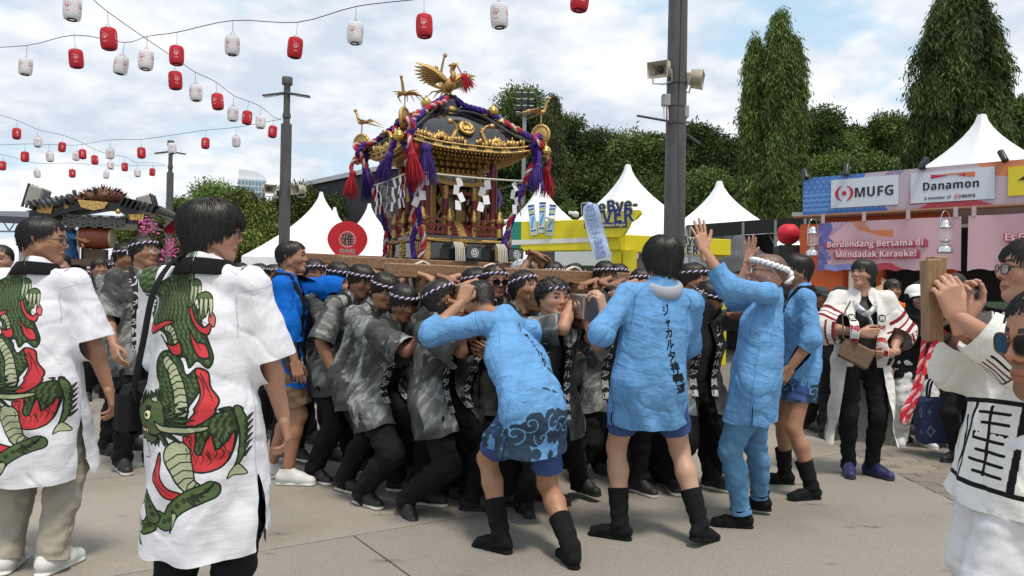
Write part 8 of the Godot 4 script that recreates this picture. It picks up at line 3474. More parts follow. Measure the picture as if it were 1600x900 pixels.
# ------------------------------------------------------------------ the people
var shrine_xf := Transform3D()
var made := 0
func beam_y(z: float) -> float:
	return lerpf(1.6,1.36,(z + 2.6)/5.76)
func at_px(x: float,d: float) -> Vector3:
	var p := px(x,450,d)
	return Vector3(p.x,0,p.z)
func bearer(x: float,d: float,yaw: float,top: float,label: String,o := {}) -> Node3D:
	made += 1
	var at := at_px(x,d)
	var h: float = o.get("h",1.68)
	var k := h/1.72
	var s := {"label": label,"at": at,"yaw": deg_to_rad(yaw),"h": h,"wear": "bearer","hair": ["short","crop","mop","short"][made % 4],"band": "rope","seed": made,"skin": ["tan","brown","tan","deep"][made % 4],
		"cell": 0.018,"ccell": 0.018,"hcell": 0.0052,"fcell": 0.0055,"shoe": ["black","swoosh","black"][made % 3],"group": "bearers in charcoal coats"}
	var ytop := px(x,top,d).y
	var ln: Vector3 = o.get("lean",Vector3(0,0,0.22))
	var drop := 0.515*k*(1.0 - 1.0/sqrt(1.0 + ln.x*ln.x + ln.z*ln.z))
	s.pel = Vector3(0,clampf(ytop - 0.79*k + drop,0.7,0.94*k),-ln.z*0.25)
	s.lean = ln
	s.la = Vector3(0.13,0.085,o.get("lstep",0.2))
	s.ra = Vector3(-0.13,0.085,o.get("rstep",-0.26))
	s.rfp = 14.0 if not o.has("rstep") else 0.0
	var inv := shrine_xf.affine_inverse()
	var q := inv*at
	var bx := -0.95
	for c in [-0.37,0.385,1.06]:
		if absf(c - q.x) < absf(bx - q.x):
			bx = c
	if o.has("beam"):
		bx = o.beam
	var sg := signf(bx - q.x)
	for c in ["l","r"]:
		var z: float = q.z + (0.16 if c == "l" else -0.12) + o.get("reach",0.12)
		s[c + "wW"] = shrine_xf*Vector3(bx - sg*0.07,beam_y(z) + 0.09,z)
		s[c + "hfW"] = shrine_xf.basis*Vector3(sg,-0.25,0.2)
		s[c + "hpW"] = Vector3(0,-1,0)
		s[c + "hand"] = "bent"
		s[c + "eh"] = Vector3(0.5 if c == "l" else -0.5,-0.6,0.3)
		s[c + "up"] = 0.03 if c == "l" else 0.0
	if o.get("low",false):
		s.rwW = at + Vector3(sin(s.yaw),0,cos(s.yaw))*0.42 + Vector3(0,o.get("lowy",1.16),0)
		s.reh = Vector3(-0.6,-0.6,-0.2)
	if o.get("both",false):
		s.erase("lwW")
		s.lw = Vector3(0.16,o.get("lowy",1.1),0.34)
		s.leh = Vector3(0.6,-0.6,-0.2)
	for key in o:
		s[key] = o[key]
	return person(s)
func build_crowd() -> void:
	var near := {"cell": 0.0115,"ccell": 0.0115,"hcell": 0.0036,"fcell": 0.0036}
	var mk := func(s: Dictionary,fine := true) -> Node3D:
		made += 1
		var d := {"seed": made,"cell": 0.018,"ccell": 0.018,"hcell": 0.0052,"fcell": 0.0055}
		if fine:
			d.merge(near,true)
		d.merge(s,true)
		return person(d)
	var p2: Node3D = mk.call({"label": "person in a white dragon coat seen from behind, black shoulder strap, standing nearest","at": at_px(318,2.95),"yaw": deg_to_rad(174),"h": 1.745,"wear": "dragon","hair": "full","specs": "clear","skin": "rosy","hd": Vector3(-62,4,0),"fat": 1.05,
		"lw": Vector3(0.2,0.95,0.28),"rw": Vector3(-0.275,0.86,0.14),"clen": 1.06})
	strap_bag(p2)
	mk.call({"label": "person in a white dragon coat at the left edge, short hair, glasses, pale trousers","at": gp(46,893),"yaw": deg_to_rad(178),"h": 1.74,"wear": "dragon","tcol": "khaki","shoe": "white","hair": "crop","specs": "clear","skin": "tan","hd": Vector3(-70,2,0),"fat": 1.12,
		"rw": Vector3(-0.33,0.84,0.1),"clen": 1.0})
	mk.call({"label": "person in charcoal coat with red lanyard and twisted headband, behind the left dragon coat","at": gp(185,706),"yaw": deg_to_rad(68),"h": 1.76,"wear": "bearer","hair": "crop","band": "rope","skin": "brown","hd": Vector3(12,6,0),"group": "bearers in charcoal coats","rw": Vector3(-0.2,0.93,0.22)})
	mk.call({"label": "person in charcoal coat with round glasses and headband, beside the nearest dragon coat","at": gp(214,732),"yaw": deg_to_rad(48),"h": 1.79,"wear": "bearer","hair": "short","band": "rope","specs": "wire","skin": "tan","hd": Vector3(22,-2,0),"group": "bearers in charcoal coats","shoe": "swoosh","rw": Vector3(-0.26,0.95,0.2)})
	mk.call({"label": "person in bright royal blue happi coat with white brick hem, khaki shorts, white sneakers","at": gp(440,752),"yaw": deg_to_rad(96),"h": 1.75,"wear": "royal","hair": "crop","skin": "tan","hd": Vector3(-4,-4,0),"lwW": px(597,452,5.7),"lhand": "bent","lhpW": Vector3(0,-1,0),"rw": Vector3(-0.24,0.88,0.12),"la": Vector3(0.1,0.085,-0.1),"ra": Vector3(-0.1,0.085,0.06),"shirt": Color(0.5,0.48,0.44)})
	bearer(684,4.85,74,436,"person in charcoal coat with long black hair, sunglasses and trailing headband",{"h": 1.64,"hair": "long","specs": "shade","band": "side","skin": "brown","raW": gp(633,803) + Vector3(0,0.085,0),"laW": gp(738,797) + Vector3(0,0.085,0),"lean": Vector3(0,0,0.02),"hd": Vector3(4,-16,0),"shoe": "black","cell": 0.012,"ccell": 0.012,"hcell": 0.0038,"fcell": 0.0042,"lf": 10.0,"rf": -50.0,"pelW": px(674,616,4.85),"neckW": px(682,497,4.85),"lwW": px(712,474,4.72),"rwW": px(712,490,4.66),"reh": Vector3(-0.3,-1,0.6),"leh": Vector3(0.3,-1,0.6),"rup": -0.02})
	bearer(604,5.05,58,435,"person in charcoal coat bowing a face with closed eyes against the next bearer's back",{"hair": "mop","lean": Vector3(0,0,0.34),"hd": Vector3(-22,22,0),"skin": "deep","raW": gp(566,788) + Vector3(0,0.085,0),"low": true,"ccell": 0.013,"hcell": 0.0042,"rfp": 0.0})
	bearer(572,5.35,62,417,"bowed person in charcoal coat between closed eyes and hanging arm",{"hair": "short","lean": Vector3(0,0,0.38),"hd": Vector3(-16,26,0),"raW": gp(538,767) + Vector3(0,0.085,0),"low": true,"ccell": 0.014,"shoe": "swoosh","rfp": 0.0})
	bearer(538,5.6,62,405,"person in charcoal coat with right arm hanging and fingers spread",{"hair": "short","lean": Vector3(0,0,0.36),"hd": Vector3(-10,20,0),"raW": gp(490,752) + Vector3(0,0.085,0),"ccell": 0.014,"shoe": "swoosh","rwW": px(522,585,5.3),"rhand": "flat","rhfW": Vector3(0.1,-1,0.1),"rhpW": Vector3(0.4,0,-1),"rfp": 0.0,"reh": Vector3(-0.6,-0.2,-0.5),"sleeve": 1.0})
	bearer(506,5.9,60,402,"person in charcoal coat with shoulder under the beam beside the royal blue happi",{"lean": Vector3(0,0,0.34),"hd": Vector3(-8,16,0),"low": true,"raW": gp(462,722) + Vector3(0,0.085,0),"rfp": 0.0})
	bearer(482,6.4,40,400,"person in charcoal coat whose face and spread fingers show beside the royal blue sleeve",{"hd": Vector3(-8,4,0),"lhand": "flat"})
	bearer(452,7.0,44,398,"person in charcoal coat mostly hidden behind the royal blue happi",{})
	bearer(414,7.6,50,396,"person with black hair bent behind the royal blue happi, holding up a hand",{"lean": Vector3(0,0,0.4),"rwW": px(408,432,7.0)})
	bearer(388,7.4,60,398,"person with black hair and headband bent left of the royal blue happi",{"lean": Vector3(0,0,0.4)})
	bearer(366,8.0,50,399,"person with black hair just right of the nearest dragon coat's shoulder",{"lean": Vector3(0,0,0.3)})
	bearer(656,6.1,165,410,"person with back of black hair turned to the camera, below the shrine's left corner",{"lean": Vector3(0,0,0.1)})
	bearer(696,5.8,50,410,"person with rounded face and headband between the back of a head and a profile",{"low": true,"both": true,"hd": Vector3(14,2,0),"skin": "tan"})
	bearer(724,5.5,66,412,"person in profile with receding hair and headband, left of the bent blue shirt",{"low": true,"both": true,"hd": Vector3(8,2,0),"hair": "crop","skin": "brown"})
	bearer(763,5.45,26,408,"person with round sunglasses and headband above the bent blue shirt",{"low": true,"both": true,"specs": "sun","hair": "crop","skin": "tan","hd": Vector3(0,4,0),"fat": 1.1,"hcell": 0.0042})
	bearer(804,5.25,40,416,"person looking up to the right with open mouth and headband, beside the bent blue shirt",{"low": true,"both": true,"hd": Vector3(10,-8,0),"hair": "short","skin": "tan","hcell": 0.004})
	bearer(856,4.72,22,430,"person with curly black hair, broad face and headband gripping the pole end with both hands",{"h": 1.66,"fat": 1.16,"hair": "curly","skin": "rosy","hw": 1.08,"hd": Vector3(10,2,0),"raW": gp(818,798) + Vector3(0,0.085,0),"laW": gp(908,774) + Vector3(0,0.085,0),"rfp": 0.0,"lean": Vector3(0,0,0.12),"cell": 0.012,"ccell": 0.012,"hcell": 0.0036,"fcell": 0.004,"lwW": px(908,480,4.58),"rwW": px(896,466,4.66),"lhf": Vector3(0,1,0),"lhp": Vector3(-1,0,0.3),"leh": Vector3(0.4,-1,0),"shoe": "black"})
	bearer(856,6.35,20,404,"person peering over the beam with dark fringe, right of the camouflage bandana",{"hair": "short","hd": Vector3(0,8,0)})
	var bd := bearer(806,6.5,30,402,"person in pale camouflage bandana with one arm raised towards the booth",{"hair": "crop","wear": "bearer","rwW": px(832,397,6.3),"lwW": px(836,396,6.25),"lhand": "relax"})
	cap_on(bd,Color(0.33,0.36,0.4),"camouflage_bandana")
	bearer(890,6.5,150,406,"person with only black hair showing behind the beam, beside the fringe",{"band": "rope"})
	bearer(937,6.1,14,403,"person with forearms folded on the beam and headband, left of the glasses",{"hd": Vector3(6,8,0),"lwW": px(925,440,5.75),"rwW": px(945,438,5.75),"hair": "short"})
	bearer(962,6.7,6,396,"person in dark glasses and headband behind the folded forearms",{"specs": "sun","hair": "mop"})
	bearer(990,5.9,24,414,"person with headband looking over the beam left of the blue back with towel",{"hair": "short","hd": Vector3(-20,6,0),"rwW": px(945,445,5.6)})
	bearer(1066,5.7,30,405,"person with headband and bent cheek right of the blue back with towel",{"hair": "short","hd": Vector3(34,6,0),"skin": "tan","beam": 0.385})
	bearer(1094,5.5,12,432,"person with bowed head and white lettered lapels under the capped pole end",{"hair": "short","lean": Vector3(0,0,0.25),"hd": Vector3(10,30,0),"raW": gp(1048,765) + Vector3(0,0.085,0),"laW": gp(1112,758) + Vector3(0,0.085,0),"rfp": 0.0,"ccell": 0.014,"shoe": "swoosh"})
	bearer(730,5.2,60,470,"person in charcoal coat crouching behind the bent blue shirt",{"h": 1.6,"lean": Vector3(0,0,0.3),"raW": gp(700,775) + Vector3(0,0.085,0),"laW": gp(790,790) + Vector3(0,0.085,0)})
	bearer(955,5.6,20,440,"person in charcoal coat partly hidden by the blue back with towel",{"h": 1.6,"band": "rope"})
	bearer(610,7.0,30,402,"person with black hair below the red fan's right side",{})
	bearer(560,7.3,40,402,"person with black hair directly below the red fan",{})
	bearer(640,7.6,20,404,"person with black hair at the shrine's near left corner",{})
	bearer(1020,6.6,10,402,"person with black hair hidden behind the blue back with towel",{})
	mk.call({"label": "person in sky blue shirt with dark cloud print, bent over pushing, back turned","at": gp(838,872),"yaw": deg_to_rad(204),"h": 1.74,"wear": "sky","cloud": true,"skin": "tan","hair": "crop","pelW": px(834,634,4.1),"neckW": px(788,497,4.45),"headW": px(752,482,4.6),"lookW": Vector3(-0.5,-0.5,-0.8),
		"raW": gp(893,884) + Vector3(0,0.085,0),"laW": gp(782,862) + Vector3(0,0.085,0),"lwW": px(722,472,4.42),"rwW": px(770,560,4.75),"lhand": "grip","lehW": Vector3(-0.35,-0.7,0.4),"lhfW": Vector3(0.3,1,-0.2),"lhpW": Vector3(0,0,-1),"ptw": 20.0,"clen": 0.83,"flare": 0.045,"lf": 30.0,"rf": -10.0,"boot": 0.42,"sleeve": 1.35,"hdir": Vector3(0.0,-1,0.12),"shortcol": Color(0.05,0.09,0.25),"short_to": 0.8,"sw": 0.022})
	var c2: Node3D = mk.call({"label": "person in plain sky blue shirt with grey towel round the neck, back to the camera","at": gp(1024,850),"yaw": deg_to_rad(184),"h": 1.79,"wear": "sky","skin": "pale","hair": "full","hs": 1.06,"hd": Vector3(10,3,0),"pelW": px(1014,588,4.32),"neckW": px(1034,447,4.32),
		"laW": gp(968,842) + Vector3(0,0.085,0),"raW": gp(1094,852) + Vector3(0,0.11,0),"rfp": 12.0,"lf": 60.0,"rf": -50.0,"lwW": px(944,488,4.42),"lehW": Vector3(-0.6,-0.8,0.3),"lhand": "bent","lhfW": Vector3(-0.25,1,-0.1),"lhpW": Vector3(-0.7,0,-0.5),"rw": Vector3(-0.12,1.2,0.36),"clen": 0.755,"shortcol": Color(0.06,0.2,0.55),"short_to": 0.7,"boot": 0.42,"sleeve": 1.3,"sw": 0.018})
	towel(c2)
	mk.call({"label": "person in sky blue shirt and trousers, white twisted headband, both arms raised","at": gp(1172,818),"yaw": deg_to_rad(-112),"h": 1.68,"wear": "sky","legs": 1,"skin": "rosy","hair": "none","buzzed": true,"band": "towel","specs": "clear","fat": 1.14,"beard": 0.25,"hd": Vector3(14,-6,0),"pelW": px(1181,592,4.6),"neckW": px(1203,462,4.6),
		"laW": gp(1158,824) + Vector3(0,0.085,0),"raW": gp(1188,802) + Vector3(0,0.085,0),"lwW": px(1100,392,4.35),"lehW": Vector3(0,-1,0.4),"lhand": "flat","lhfW": Vector3(-0.2,1,-0.1),"lhpW": Vector3(-0.3,0,-1),"rwW": px(1168,414,4.95),"rhand": "flat","rhfW": Vector3(0.15,1,0),"rhpW": Vector3(-0.9,0,0.5),"rehW": Vector3(-0.5,-1,-0.6),"lup": 0.07,"rup": 0.05,"clen": 0.76,"boot": 0.02,"sleeve": 1.55,"sw": 0.02})
	mk.call({"label": "person in sky blue shirt with black collar and bare knees, facing left beside the stall","at": gp(1250,770),"yaw": deg_to_rad(-100),"h": 1.72,"wear": "sky","cloud": true,"collar": true,"skin": "tan","hair": "short","hd": Vector3(10,0,0),"laW": gp(1268,780) + Vector3(0,0.085,0),"raW": gp(1226,756) + Vector3(0,0.085,0),
		"lw": Vector3(0.22,0.9,0.12),"clen": 0.78,"short_to": 0.55,"sleeve": 1.35,"boot": 0.4,"rf": 0.0,"lf": 24.0})
	var r1: Node3D = mk.call({"label": "person in long open white robe with red chevron sleeves, black clothes and blue split-toe shoes","at": gp(1342,742),"yaw": deg_to_rad(-12),"h": 1.72,"wear": "robe","skin": "rosy","hair": "mop","hd": Vector3(-46,-6,0),"raW": gp(1325,741) + Vector3(0,0.085,0),"laW": gp(1362,743) + Vector3(0,0.085,0),"rw": Vector3(-0.06,1.13,0.25),"lw": Vector3(0.19,0.98,0.16),"leh": Vector3(0.6,-0.5,-0.6),"reh": Vector3(-1,-0.4,-0.1),"rhand": "bent","lhand": "bent","rhf": Vector3(1,0,0.2),"rhp": Vector3(0,0,-1),"lhf": Vector3(-0.8,-0.2,0.4),"lf": 34.0,"rf": -8.0})
	scarf_pouch(r1)
	var r2: Node3D = mk.call({"label": "person in black headscarf and white cap, white trousers, standing behind the white robe","at": gp(1426,697),"yaw": deg_to_rad(-12),"h": 1.5,"wear": "plain","hair": "none","skin": "tan","top": "black","clen": 0.72,"sleeve": 1.9,"lc": "white","legcol": Color(0.62,0.62,0.6),"lw_": 0.03,"shoe": "white","specs": "wire"},false)
	hijab(r2)
	mk.call({"label": "person in bright orange top with hair tied back, smiling behind the white cap","at": at_px(1393,7.7),"yaw": deg_to_rad(-14),"h": 1.6,"wear": "plain","hair": "tied","skin": "tan","top": "orange","topcol": Color(0.62,0.12,0.02),"sleeve": 1.0},false)
	mk.call({"label": "person in white top with hair tied back, half hidden by the wooden clappers","at": at_px(1436,8.1),"yaw": deg_to_rad(10),"h": 1.6,"wear": "plain","hair": "tied","skin": "rosy","top": "white","topcol": Color(0.6,0.6,0.6)},false)
	var r5: Node3D = mk.call({"label": "person in black cap, glasses and black shirt behind the wooden clappers","at": at_px(1494,7.3),"yaw": deg_to_rad(-36),"h": 1.64,"wear": "plain","hair": "crop","skin": "brown","specs": "sun","beard": 0.2},false)
	cap_on(r5,Color(0.02,0.02,0.022))
	mk.call({"label": "person in pale blue sleeves mostly hidden behind the block lettered jacket","at": at_px(1520,6.6),"yaw": deg_to_rad(-60),"h": 1.5,"wear": "plain","hair": "short","skin": "brown","top": "pale_blue","topcol": Color(0.15,0.3,0.5),"sleeve": 1.4},false)
	var q1: Node3D = mk.call({"label": "person in black cap between the blue shirt with black collar and the white robe","at": at_px(1278,8.2),"yaw": deg_to_rad(30),"h": 1.5,"wear": "plain","hair": "crop","skin": "brown"},false)
	cap_on(q1,Color(0.03,0.035,0.035))
	var q2: Node3D = mk.call({"label": "person in black knit cap just left of the white robe's head","at": at_px(1314,7.6),"yaw": deg_to_rad(160),"h": 1.5,"wear": "plain","hair": "crop","skin": "brown"},false)
	cap_on(q2,Color(0.012,0.012,0.013))
	var r7: Node3D = mk.call({"label": "person in white jacket with black block lettering, holding up wooden clappers","at": at_px(1600,2.66),"yaw": deg_to_rad(-98),"h": 1.68,"wear": "block","skin": "rosy","hair": "short","specs": "clear","fat": 1.16,"hd": Vector3(-4,-2,0),"neckW": px(1622,492,2.7),"headW": px(1614,446,2.68),"lwW": px(1494,494,2.46),"rwW": px(1512,500,2.64),"lhand": "bent","rhand": "bent","lhfW": Vector3(-0.35,1,0.0),"rhfW": Vector3(-0.2,1,-0.1),"lhpW": Vector3(0.1,0,-1),"rhpW": Vector3(0,0,1),"lehW": Vector3(-0.3,-1,0.6),"rehW": Vector3(-0.2,-1,-0.6),"lup": 0.04,"shirt": Color(0.03,0.045,0.03),"la": Vector3(0.13,0.085,0.05),"ra": Vector3(-0.15,0.085,-0.05),"clen": 0.68})
	clappers()
	mk.call({"label": "person in profile at the right edge with amber framed sunglasses and short beard","at": at_px(2010,1.5),"yaw": deg_to_rad(-92),"h": 1.5,"wear": "plain","skin": "tan","hair": "crop","specs": "shade","beard": 0.45,"pel": Vector3(0,0.8,0),"neck": Vector3(0,1.12,0.26),"headW": px(1664,577,1.45),"lookW": Vector3(-1,-0.05,0.06),"lw": Vector3(0.25,0.7,0.1),"rw": Vector3(-0.25,0.7,0.1),"hcell": 0.0024,"hs": 1.02})
	mk.call({"label": "person in white jacket facing the camera with eyes closed, in front of the float","at": at_px(97,8.0),"yaw": deg_to_rad(14),"h": 1.72,"wear": "plain","hair": "crop","skin": "pale","top": "white","topcol": Color(0.68,0.68,0.68),"sleeve": 1.4},false)
	mk.call({"label": "person half cut off at the left edge above the dragon coat's shoulder","at": at_px(2,6.0),"yaw": deg_to_rad(20),"h": 1.7,"wear": "plain","hair": "crop","skin": "rosy"},false)
	var dr: Dictionary = {"label": "person in blue patterned happi drumming on the float","at": px(108,360,16.4),"yaw": deg_to_rad(60),"h": 1.6,"wear": "plain","hair": "short","skin": "tan","band": "rope","top": "indigo","topcol": Color(0.05,0.16,0.36),"sleeve": 1.4,"rwW": px(136,378,16.2),"lwW": px(130,385,16.2)}
	dr.at.y -= 1.33
	mk.call(dr,false)
	for q in [[152,9.4,402,50,"person with dark bun hair in profile under the float's drum"],[140,10.0,418,20,"person in teal scarf and headband below the drum"],[168,10.4,404,80,"person with headband just left of the lanyard bearer"],[230,10.0,410,200,"person behind the bearer with round glasses"],[330,9.6,404,160,"person hidden behind the nearest dragon coat's head"]]:
		var s := {"label": q[4],"at": at_px(q[0],q[1]),"yaw": deg_to_rad(q[3]),"wear": "plain","skin": "tan","hair": "short","h": px(q[0],q[2],q[1]).y}
		if str(q[4]).contains("headband"):
			s.band = "rope"
		mk.call(s,false)
func head_of(p: Node3D) -> Transform3D:
	return heads[p]
func cap_on(p: Node3D,col: Color,called := "cap") -> void:
	var M := MB.new()
	var rs := []
	for i in 9:
		var a := i/8.0*PI*0.5
		var r := PackedVector3Array()
		for j in 28:
			var b := TAU*j/28.0
			r.append(Vector3(cos(b)*0.096*cos(a) ,0.1 + 0.092*sin(a),-sin(b)*0.118*cos(a) - 0.004))
		rs.append(r)
	M.rings(rs,true,false,true)
	rs = []
	for i in (5 if called == "cap" else 0):
		var t := i/4.0
		var r := PackedVector3Array()
		for j in 13:
			var b := lerpf(-1.1,1.1,j/12.0)
			r.append(Vector3(sin(b)*(0.094 - 0.01*t),0.106 - 0.018*t - 0.02*b*b*t,cos(b)*(0.112 + 0.075*t)))
		rs.append(r)
	if rs:
		M.rings(rs,false)
	var m := mat("cap_%d" % int(col.r*1000),col,0.8)
	if called != "cap":
		m.albedo_color = Color.WHITE
		m.albedo_texture = noise_tex(91,0.03,[[0.0,Color(0.03,0.035,0.04)],[0.42,Color(0.2,0.22,0.25)],[0.5,Color(0.5,0.52,0.56)],[1.0,Color(0.6,0.62,0.66)]],false,256)
		m.uv1_triplanar = true
		m.uv1_scale = Vector3.ONE*4.0
	var o := mi(called,M.mesh(),m,p)
	o.transform = head_of(p)
func hijab(p: Node3D) -> void:
	var x := head_of(p)
	var F := Field.new(Vector3(-0.3,-0.42,-0.25),Vector3(0.3,0.24,0.3),0.011)
	F.cap(Vector3(0,0.08,-0.02),Vector3(0,0.07,0.02),0.106,0.1,0.03)
	F.cap(Vector3(0,0.0,0.0),Vector3(0,-0.12,0.01),0.09,0.12,0.05)
	F.cap(Vector3(-0.12,-0.17,-0.02),Vector3(0.12,-0.17,-0.02),0.105,0.105,0.06)
	F.cap(Vector3(0,-0.12,0.06),Vector3(0,-0.28,0.1),0.1,0.12,0.06)
	var m := F.nets()
	var v: PackedVector3Array = m[0]
	var n0 := net_normals(v,m[1])
	var g := PackedFloat32Array()
	for i in v.size():
		v[i] += n0[i]*0.006*sin(v[i].y*70.0 + v[i].x*30.0)*clampf(-v[i].y*8.0,0,1)
		var q := v[i]
		g.append(minf(Vector2(q.x/0.058,(q.y - 0.035)/0.075).length()*0.06 - 0.06 if q.z > 0.02 else 1.0,q.y + 0.37))
	var cl := net_clip(v,m[1],g)
	v = cl[0]
	var o := mi("headscarf",arr_mesh(v,net_normals(v,cl[1]),cl[1]),cloth_plain("black_scarf",Color(0.008,0.008,0.009)),p)
	o.transform = x
	cap_on(p,Color(0.72,0.72,0.72))
	var c := p.get_node("cap") as Node3D
	c.transform = x*Transform3D(Basis.from_scale(Vector3.ONE*1.13),Vector3(0,0.002,0))
func towel(p: Node3D) -> void:
	var x := head_of(p)
	var rs := []
	for i in 21:
		var a := lerpf(-2.5,2.5,i/20.0)
		var c := Vector3(sin(a)*0.088,-0.095 - 0.03*cos(a) ,-cos(a)*0.085 - 0.035)
		var out := Vector3(sin(a),0,-cos(a))
		var r := PackedVector3Array()
		for j in 9:
			var b := TAU*j/9.0
			r.append(c + out*cos(b)*0.02 + Vector3(0,1,0)*sin(b)*(0.036 + 0.003*sin(i*0.9 + j)))
		rs.append(r)
	var M := MB.new()
	M.rings(rs,true,true,true)
	var o := mi("towel",M.mesh(),cloth_plain("towel_grey",Color(0.36,0.38,0.44)),p)
	o.transform = Transform3D(Basis(),x.origin)
func strap_bag(p: Node3D) -> void:
	var M := MB.new()
	M.tube(spline3([Vector3(0.08,1.5,0.03),Vector3(0.085,1.495,-0.06),Vector3(0.1,1.38,-0.165),Vector3(0.125,1.2,-0.185),Vector3(0.165,1.03,-0.17),Vector3(0.225,0.96,-0.06)],5),0.022,8,true,0.25,Vector3(0,0,1))
	mi("shoulder_strap",M.mesh(),cloth_plain("strap_black",Color(0.01,0.01,0.011)),p)
	M = MB.new()
	M.box(Vector3(0.27,0.92,0.04),Vector3(0.1,0.2,0.26),Basis(Vector3.UP,0.1),0.03)
	tag(mi("shoulder_bag",M.mesh(),cloth_plain("bag_black",Color(0.011,0.011,0.012)),self),"black shoulder bag at the nearest dragon coat's left hip","bag").transform = p.transform
func scarf_pouch(p: Node3D) -> void:
	var im := Image.create_empty(128,128,false,Image.FORMAT_RGB8)
	im.fill(Color(0.7,0.7,0.7).linear_to_srgb())
	for i in 40:
		var x := (i*37) % 128
		var y := (i*53) % 128
		im.fill_rect(Rect2i(x,y,14,4),Color(0.1,0.1,0.2))
		im.fill_rect(Rect2i(y,x,4,10),Color(0.1,0.1,0.2))
	var m := mat("scarf_print",Color.WHITE,0.85)
	m.albedo_texture = itex(im)
	var h := head_of(p).origin
	var M := MB.new()
	M.tube(spline3([h + Vector3(-0.08,-0.16,-0.02),h + Vector3(-0.07,-0.2,0.09),h + Vector3(0.0,-0.26,0.14),h + Vector3(0.07,-0.2,0.09),h + Vector3(0.08,-0.16,-0.02)],5),0.032,8,true,0.6,Vector3.ZERO,4.0)
	M.tube(spline3([h + Vector3(0.0,-0.26,0.15),h + Vector3(0.03,-0.34,0.16),h + Vector3(0.02,-0.42,0.15)],5),0.03,8,true,0.3,Vector3.ZERO,2.0)
	mi("scarf",M.mesh(),m,p)
	M = MB.new()
	M.box(Vector3.ZERO,Vector3(0.25,0.16,0.045),Basis(Vector3(0,0,1),-0.45),0.015)
	M.tube(PackedVector3Array([Vector3(-0.1,0.11,0),Vector3(-0.11,0.28,0.0),Vector3(-0.05,0.4,0)]),0.006,5)
	var b := mi("canvas_pouch",M.mesh(),cloth_plain("pouch_brown",Color(0.16,0.11,0.075)),self)
	b.position = px(1338,553,5.86)
	tag(b,"brown canvas pouch hanging at the white robe's waist","pouch")
	var t := thing("tote_bag","dark blue patterned tote bag hanging beside the white trousers","bag",px(1464,690,6.9))
	t.position.y = 0.12
	M = MB.new()
	var rs := []
	for q in [[0.0,0.16,0.09],[0.02,0.175,0.1],[0.2,0.19,0.1],[0.36,0.18,0.06],[0.4,0.175,0.02]]:
		var r := PackedVector3Array()
		for j in 24:
			var a := TAU*j/24.0
			r.append(Vector3(signf(cos(a))*pow(absf(cos(a)),0.5)*q[1],q[0] + 0.01*sin(a*3.0),-signf(sin(a))*pow(absf(sin(a)),0.5)*q[2]))
		rs.append(r)
	M.rings(rs,true,true,true,true,4.0,2.0)
	var ti := Image.create_empty(128,128,false,Image.FORMAT_RGB8)
	ti.fill(Color(0.012,0.022,0.07).linear_to_srgb())
	for q in [[32,32],[96,96]]:
		for k in 4:
			stroke(ti,PackedVector2Array([Vector2(q[0],q[1]) + Vector2.from_angle(k*PI/2)*16,Vector2(q[0],q[1]) + Vector2.from_angle((k + 1)*PI/2)*16]),3.0,Color(0.45,0.5,0.6))
	for q in [[96,32],[32,96]]:
		stroke(ti,PackedVector2Array([Vector2(q[0] - 10,q[1]),Vector2(q[0] + 10,q[1])]),3.0,Color(0.45,0.5,0.6))
		stroke(ti,PackedVector2Array([Vector2(q[0],q[1] - 10),Vector2(q[0],q[1] + 10)]),3.0,Color(0.45,0.5,0.6))
	var tm := mat("tote_print",Color.WHITE,0.85)
	tm.albedo_texture = itex(ti)
	mi("body",M.mesh(),tm,t)
	for s in [-1.0,1.0]:
		M = MB.new()
		M.tube(spline3([Vector3(-0.09,0.39,0.02*s),Vector3(-0.06,0.55,0.03*s),Vector3(0.06,0.55,0.03*s),Vector3(0.09,0.39,0.02*s)],5),0.01,6)
		mi("handle",M.mesh(),cloth_plain("tote_handle",Color(0.015,0.02,0.05)),t)
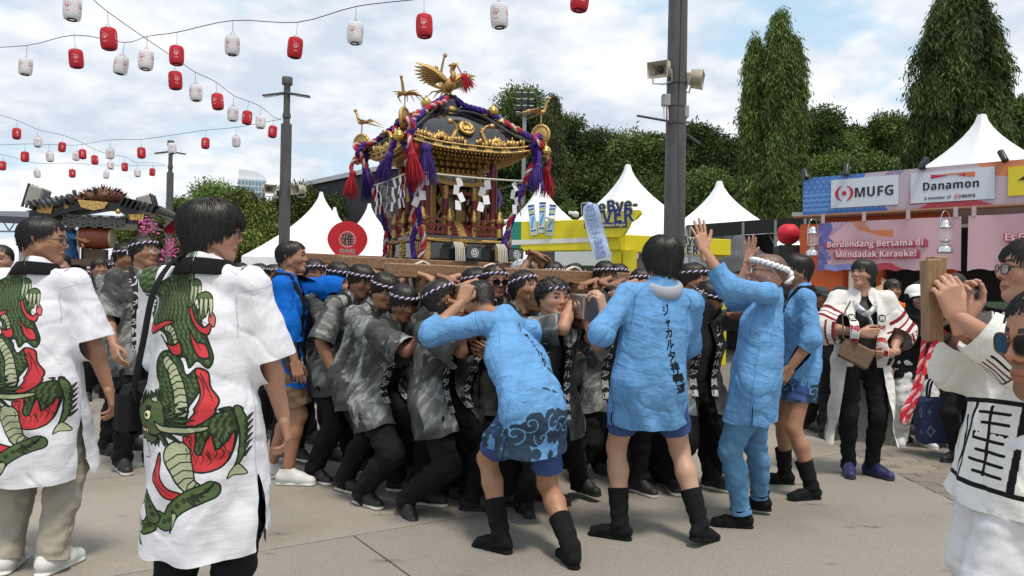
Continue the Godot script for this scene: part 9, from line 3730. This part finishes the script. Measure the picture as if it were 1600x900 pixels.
func clappers() -> void:
	var wood := mat("clapper_wood",Color.WHITE,0.5)
	wood.albedo_texture = noise_tex(81,0.03,[[0.0,Color(0.2,0.11,0.05)],[1.0,Color(0.34,0.21,0.11)]],false,256)
	wood.uv1_triplanar = true
	wood.uv1_scale = Vector3(8,1.2,8)
	var t := thing("wooden_clappers","pair of long wooden clappers joined by a red cord, held by the block lettered jacket","clappers",px(1470,470,2.5))
	for q in [[-0.014,0.0,0.04],[0.026,0.012,-0.05]]:
		var M := MB.new()
		M.box(Vector3(q[0],q[1],-0.03 - (0.06 if q[0] > 0 else 0.0)),Vector3(0.05,0.27,0.05),Basis(Vector3(0,0,1),q[2]),0.004)
		mi("block",M.mesh(),wood,t)
	var p := spline3([Vector3(-0.03,-0.13,-0.04),Vector3(-0.05,-0.2,-0.02),Vector3(-0.085,-0.3,0.0),Vector3(-0.12,-0.36,0.01),Vector3(-0.115,-0.39,0.01),Vector3(-0.08,-0.3,0.02),Vector3(-0.03,-0.16,0.0),Vector3(0.03,-0.1,-0.03)],6)
	rope(t,"red_cord",p,0.009,120.0,[Color(0.5,0.01,0.03),Color(0.55,0.03,0.05),Color(0.62,0.35,0.35)])
func setup() -> void:
	cam = Camera3D.new()
	cam.name = "camera"
	cam.fov = 40.8
	cam.position = Vector3(0,1.4,0)
	cam.rotation = Vector3(0.004,0,0.018)
	cam.near = 0.05
	cam.far = 4000.0
	add_child(cam)
	var we := WorldEnvironment.new()
	we.name = "world"
	var e := Environment.new()
	e.background_mode = Environment.BG_SKY
	var sky := Sky.new()
	var sm := PanoramaSkyMaterial.new()
	sm.panorama = itex(sky_image())
	sky.sky_material = sm
	e.sky = sky
	e.tonemap_mode = Environment.TONE_MAPPER_LINEAR
	e.tonemap_exposure = 1.1
	e.sdfgi_enabled = true
	e.ssao_enabled = true
	e.ssil_enabled = true
	we.environment = e
	add_child(we)
	var sun := DirectionalLight3D.new()
	sun.name = "sun"
	sun.light_color = Color(1.0,0.96,0.9)
	sun.light_energy = 0.85
	sun.light_angular_distance = 10.0
	sun.shadow_enabled = true
	sun.rotation_degrees = Vector3(-68,25,0)
	add_child(sun)
func _ready() -> void:
	setup()
	build_ground()
	build_trees()
	build_poles()
	build_tents()
	build_far()
	build_stall()
	build_booth()
	build_fan()
	build_umbrella()
	build_float()
	build_lanterns()
	shrine_xf = build_shrine()
	build_crowd()
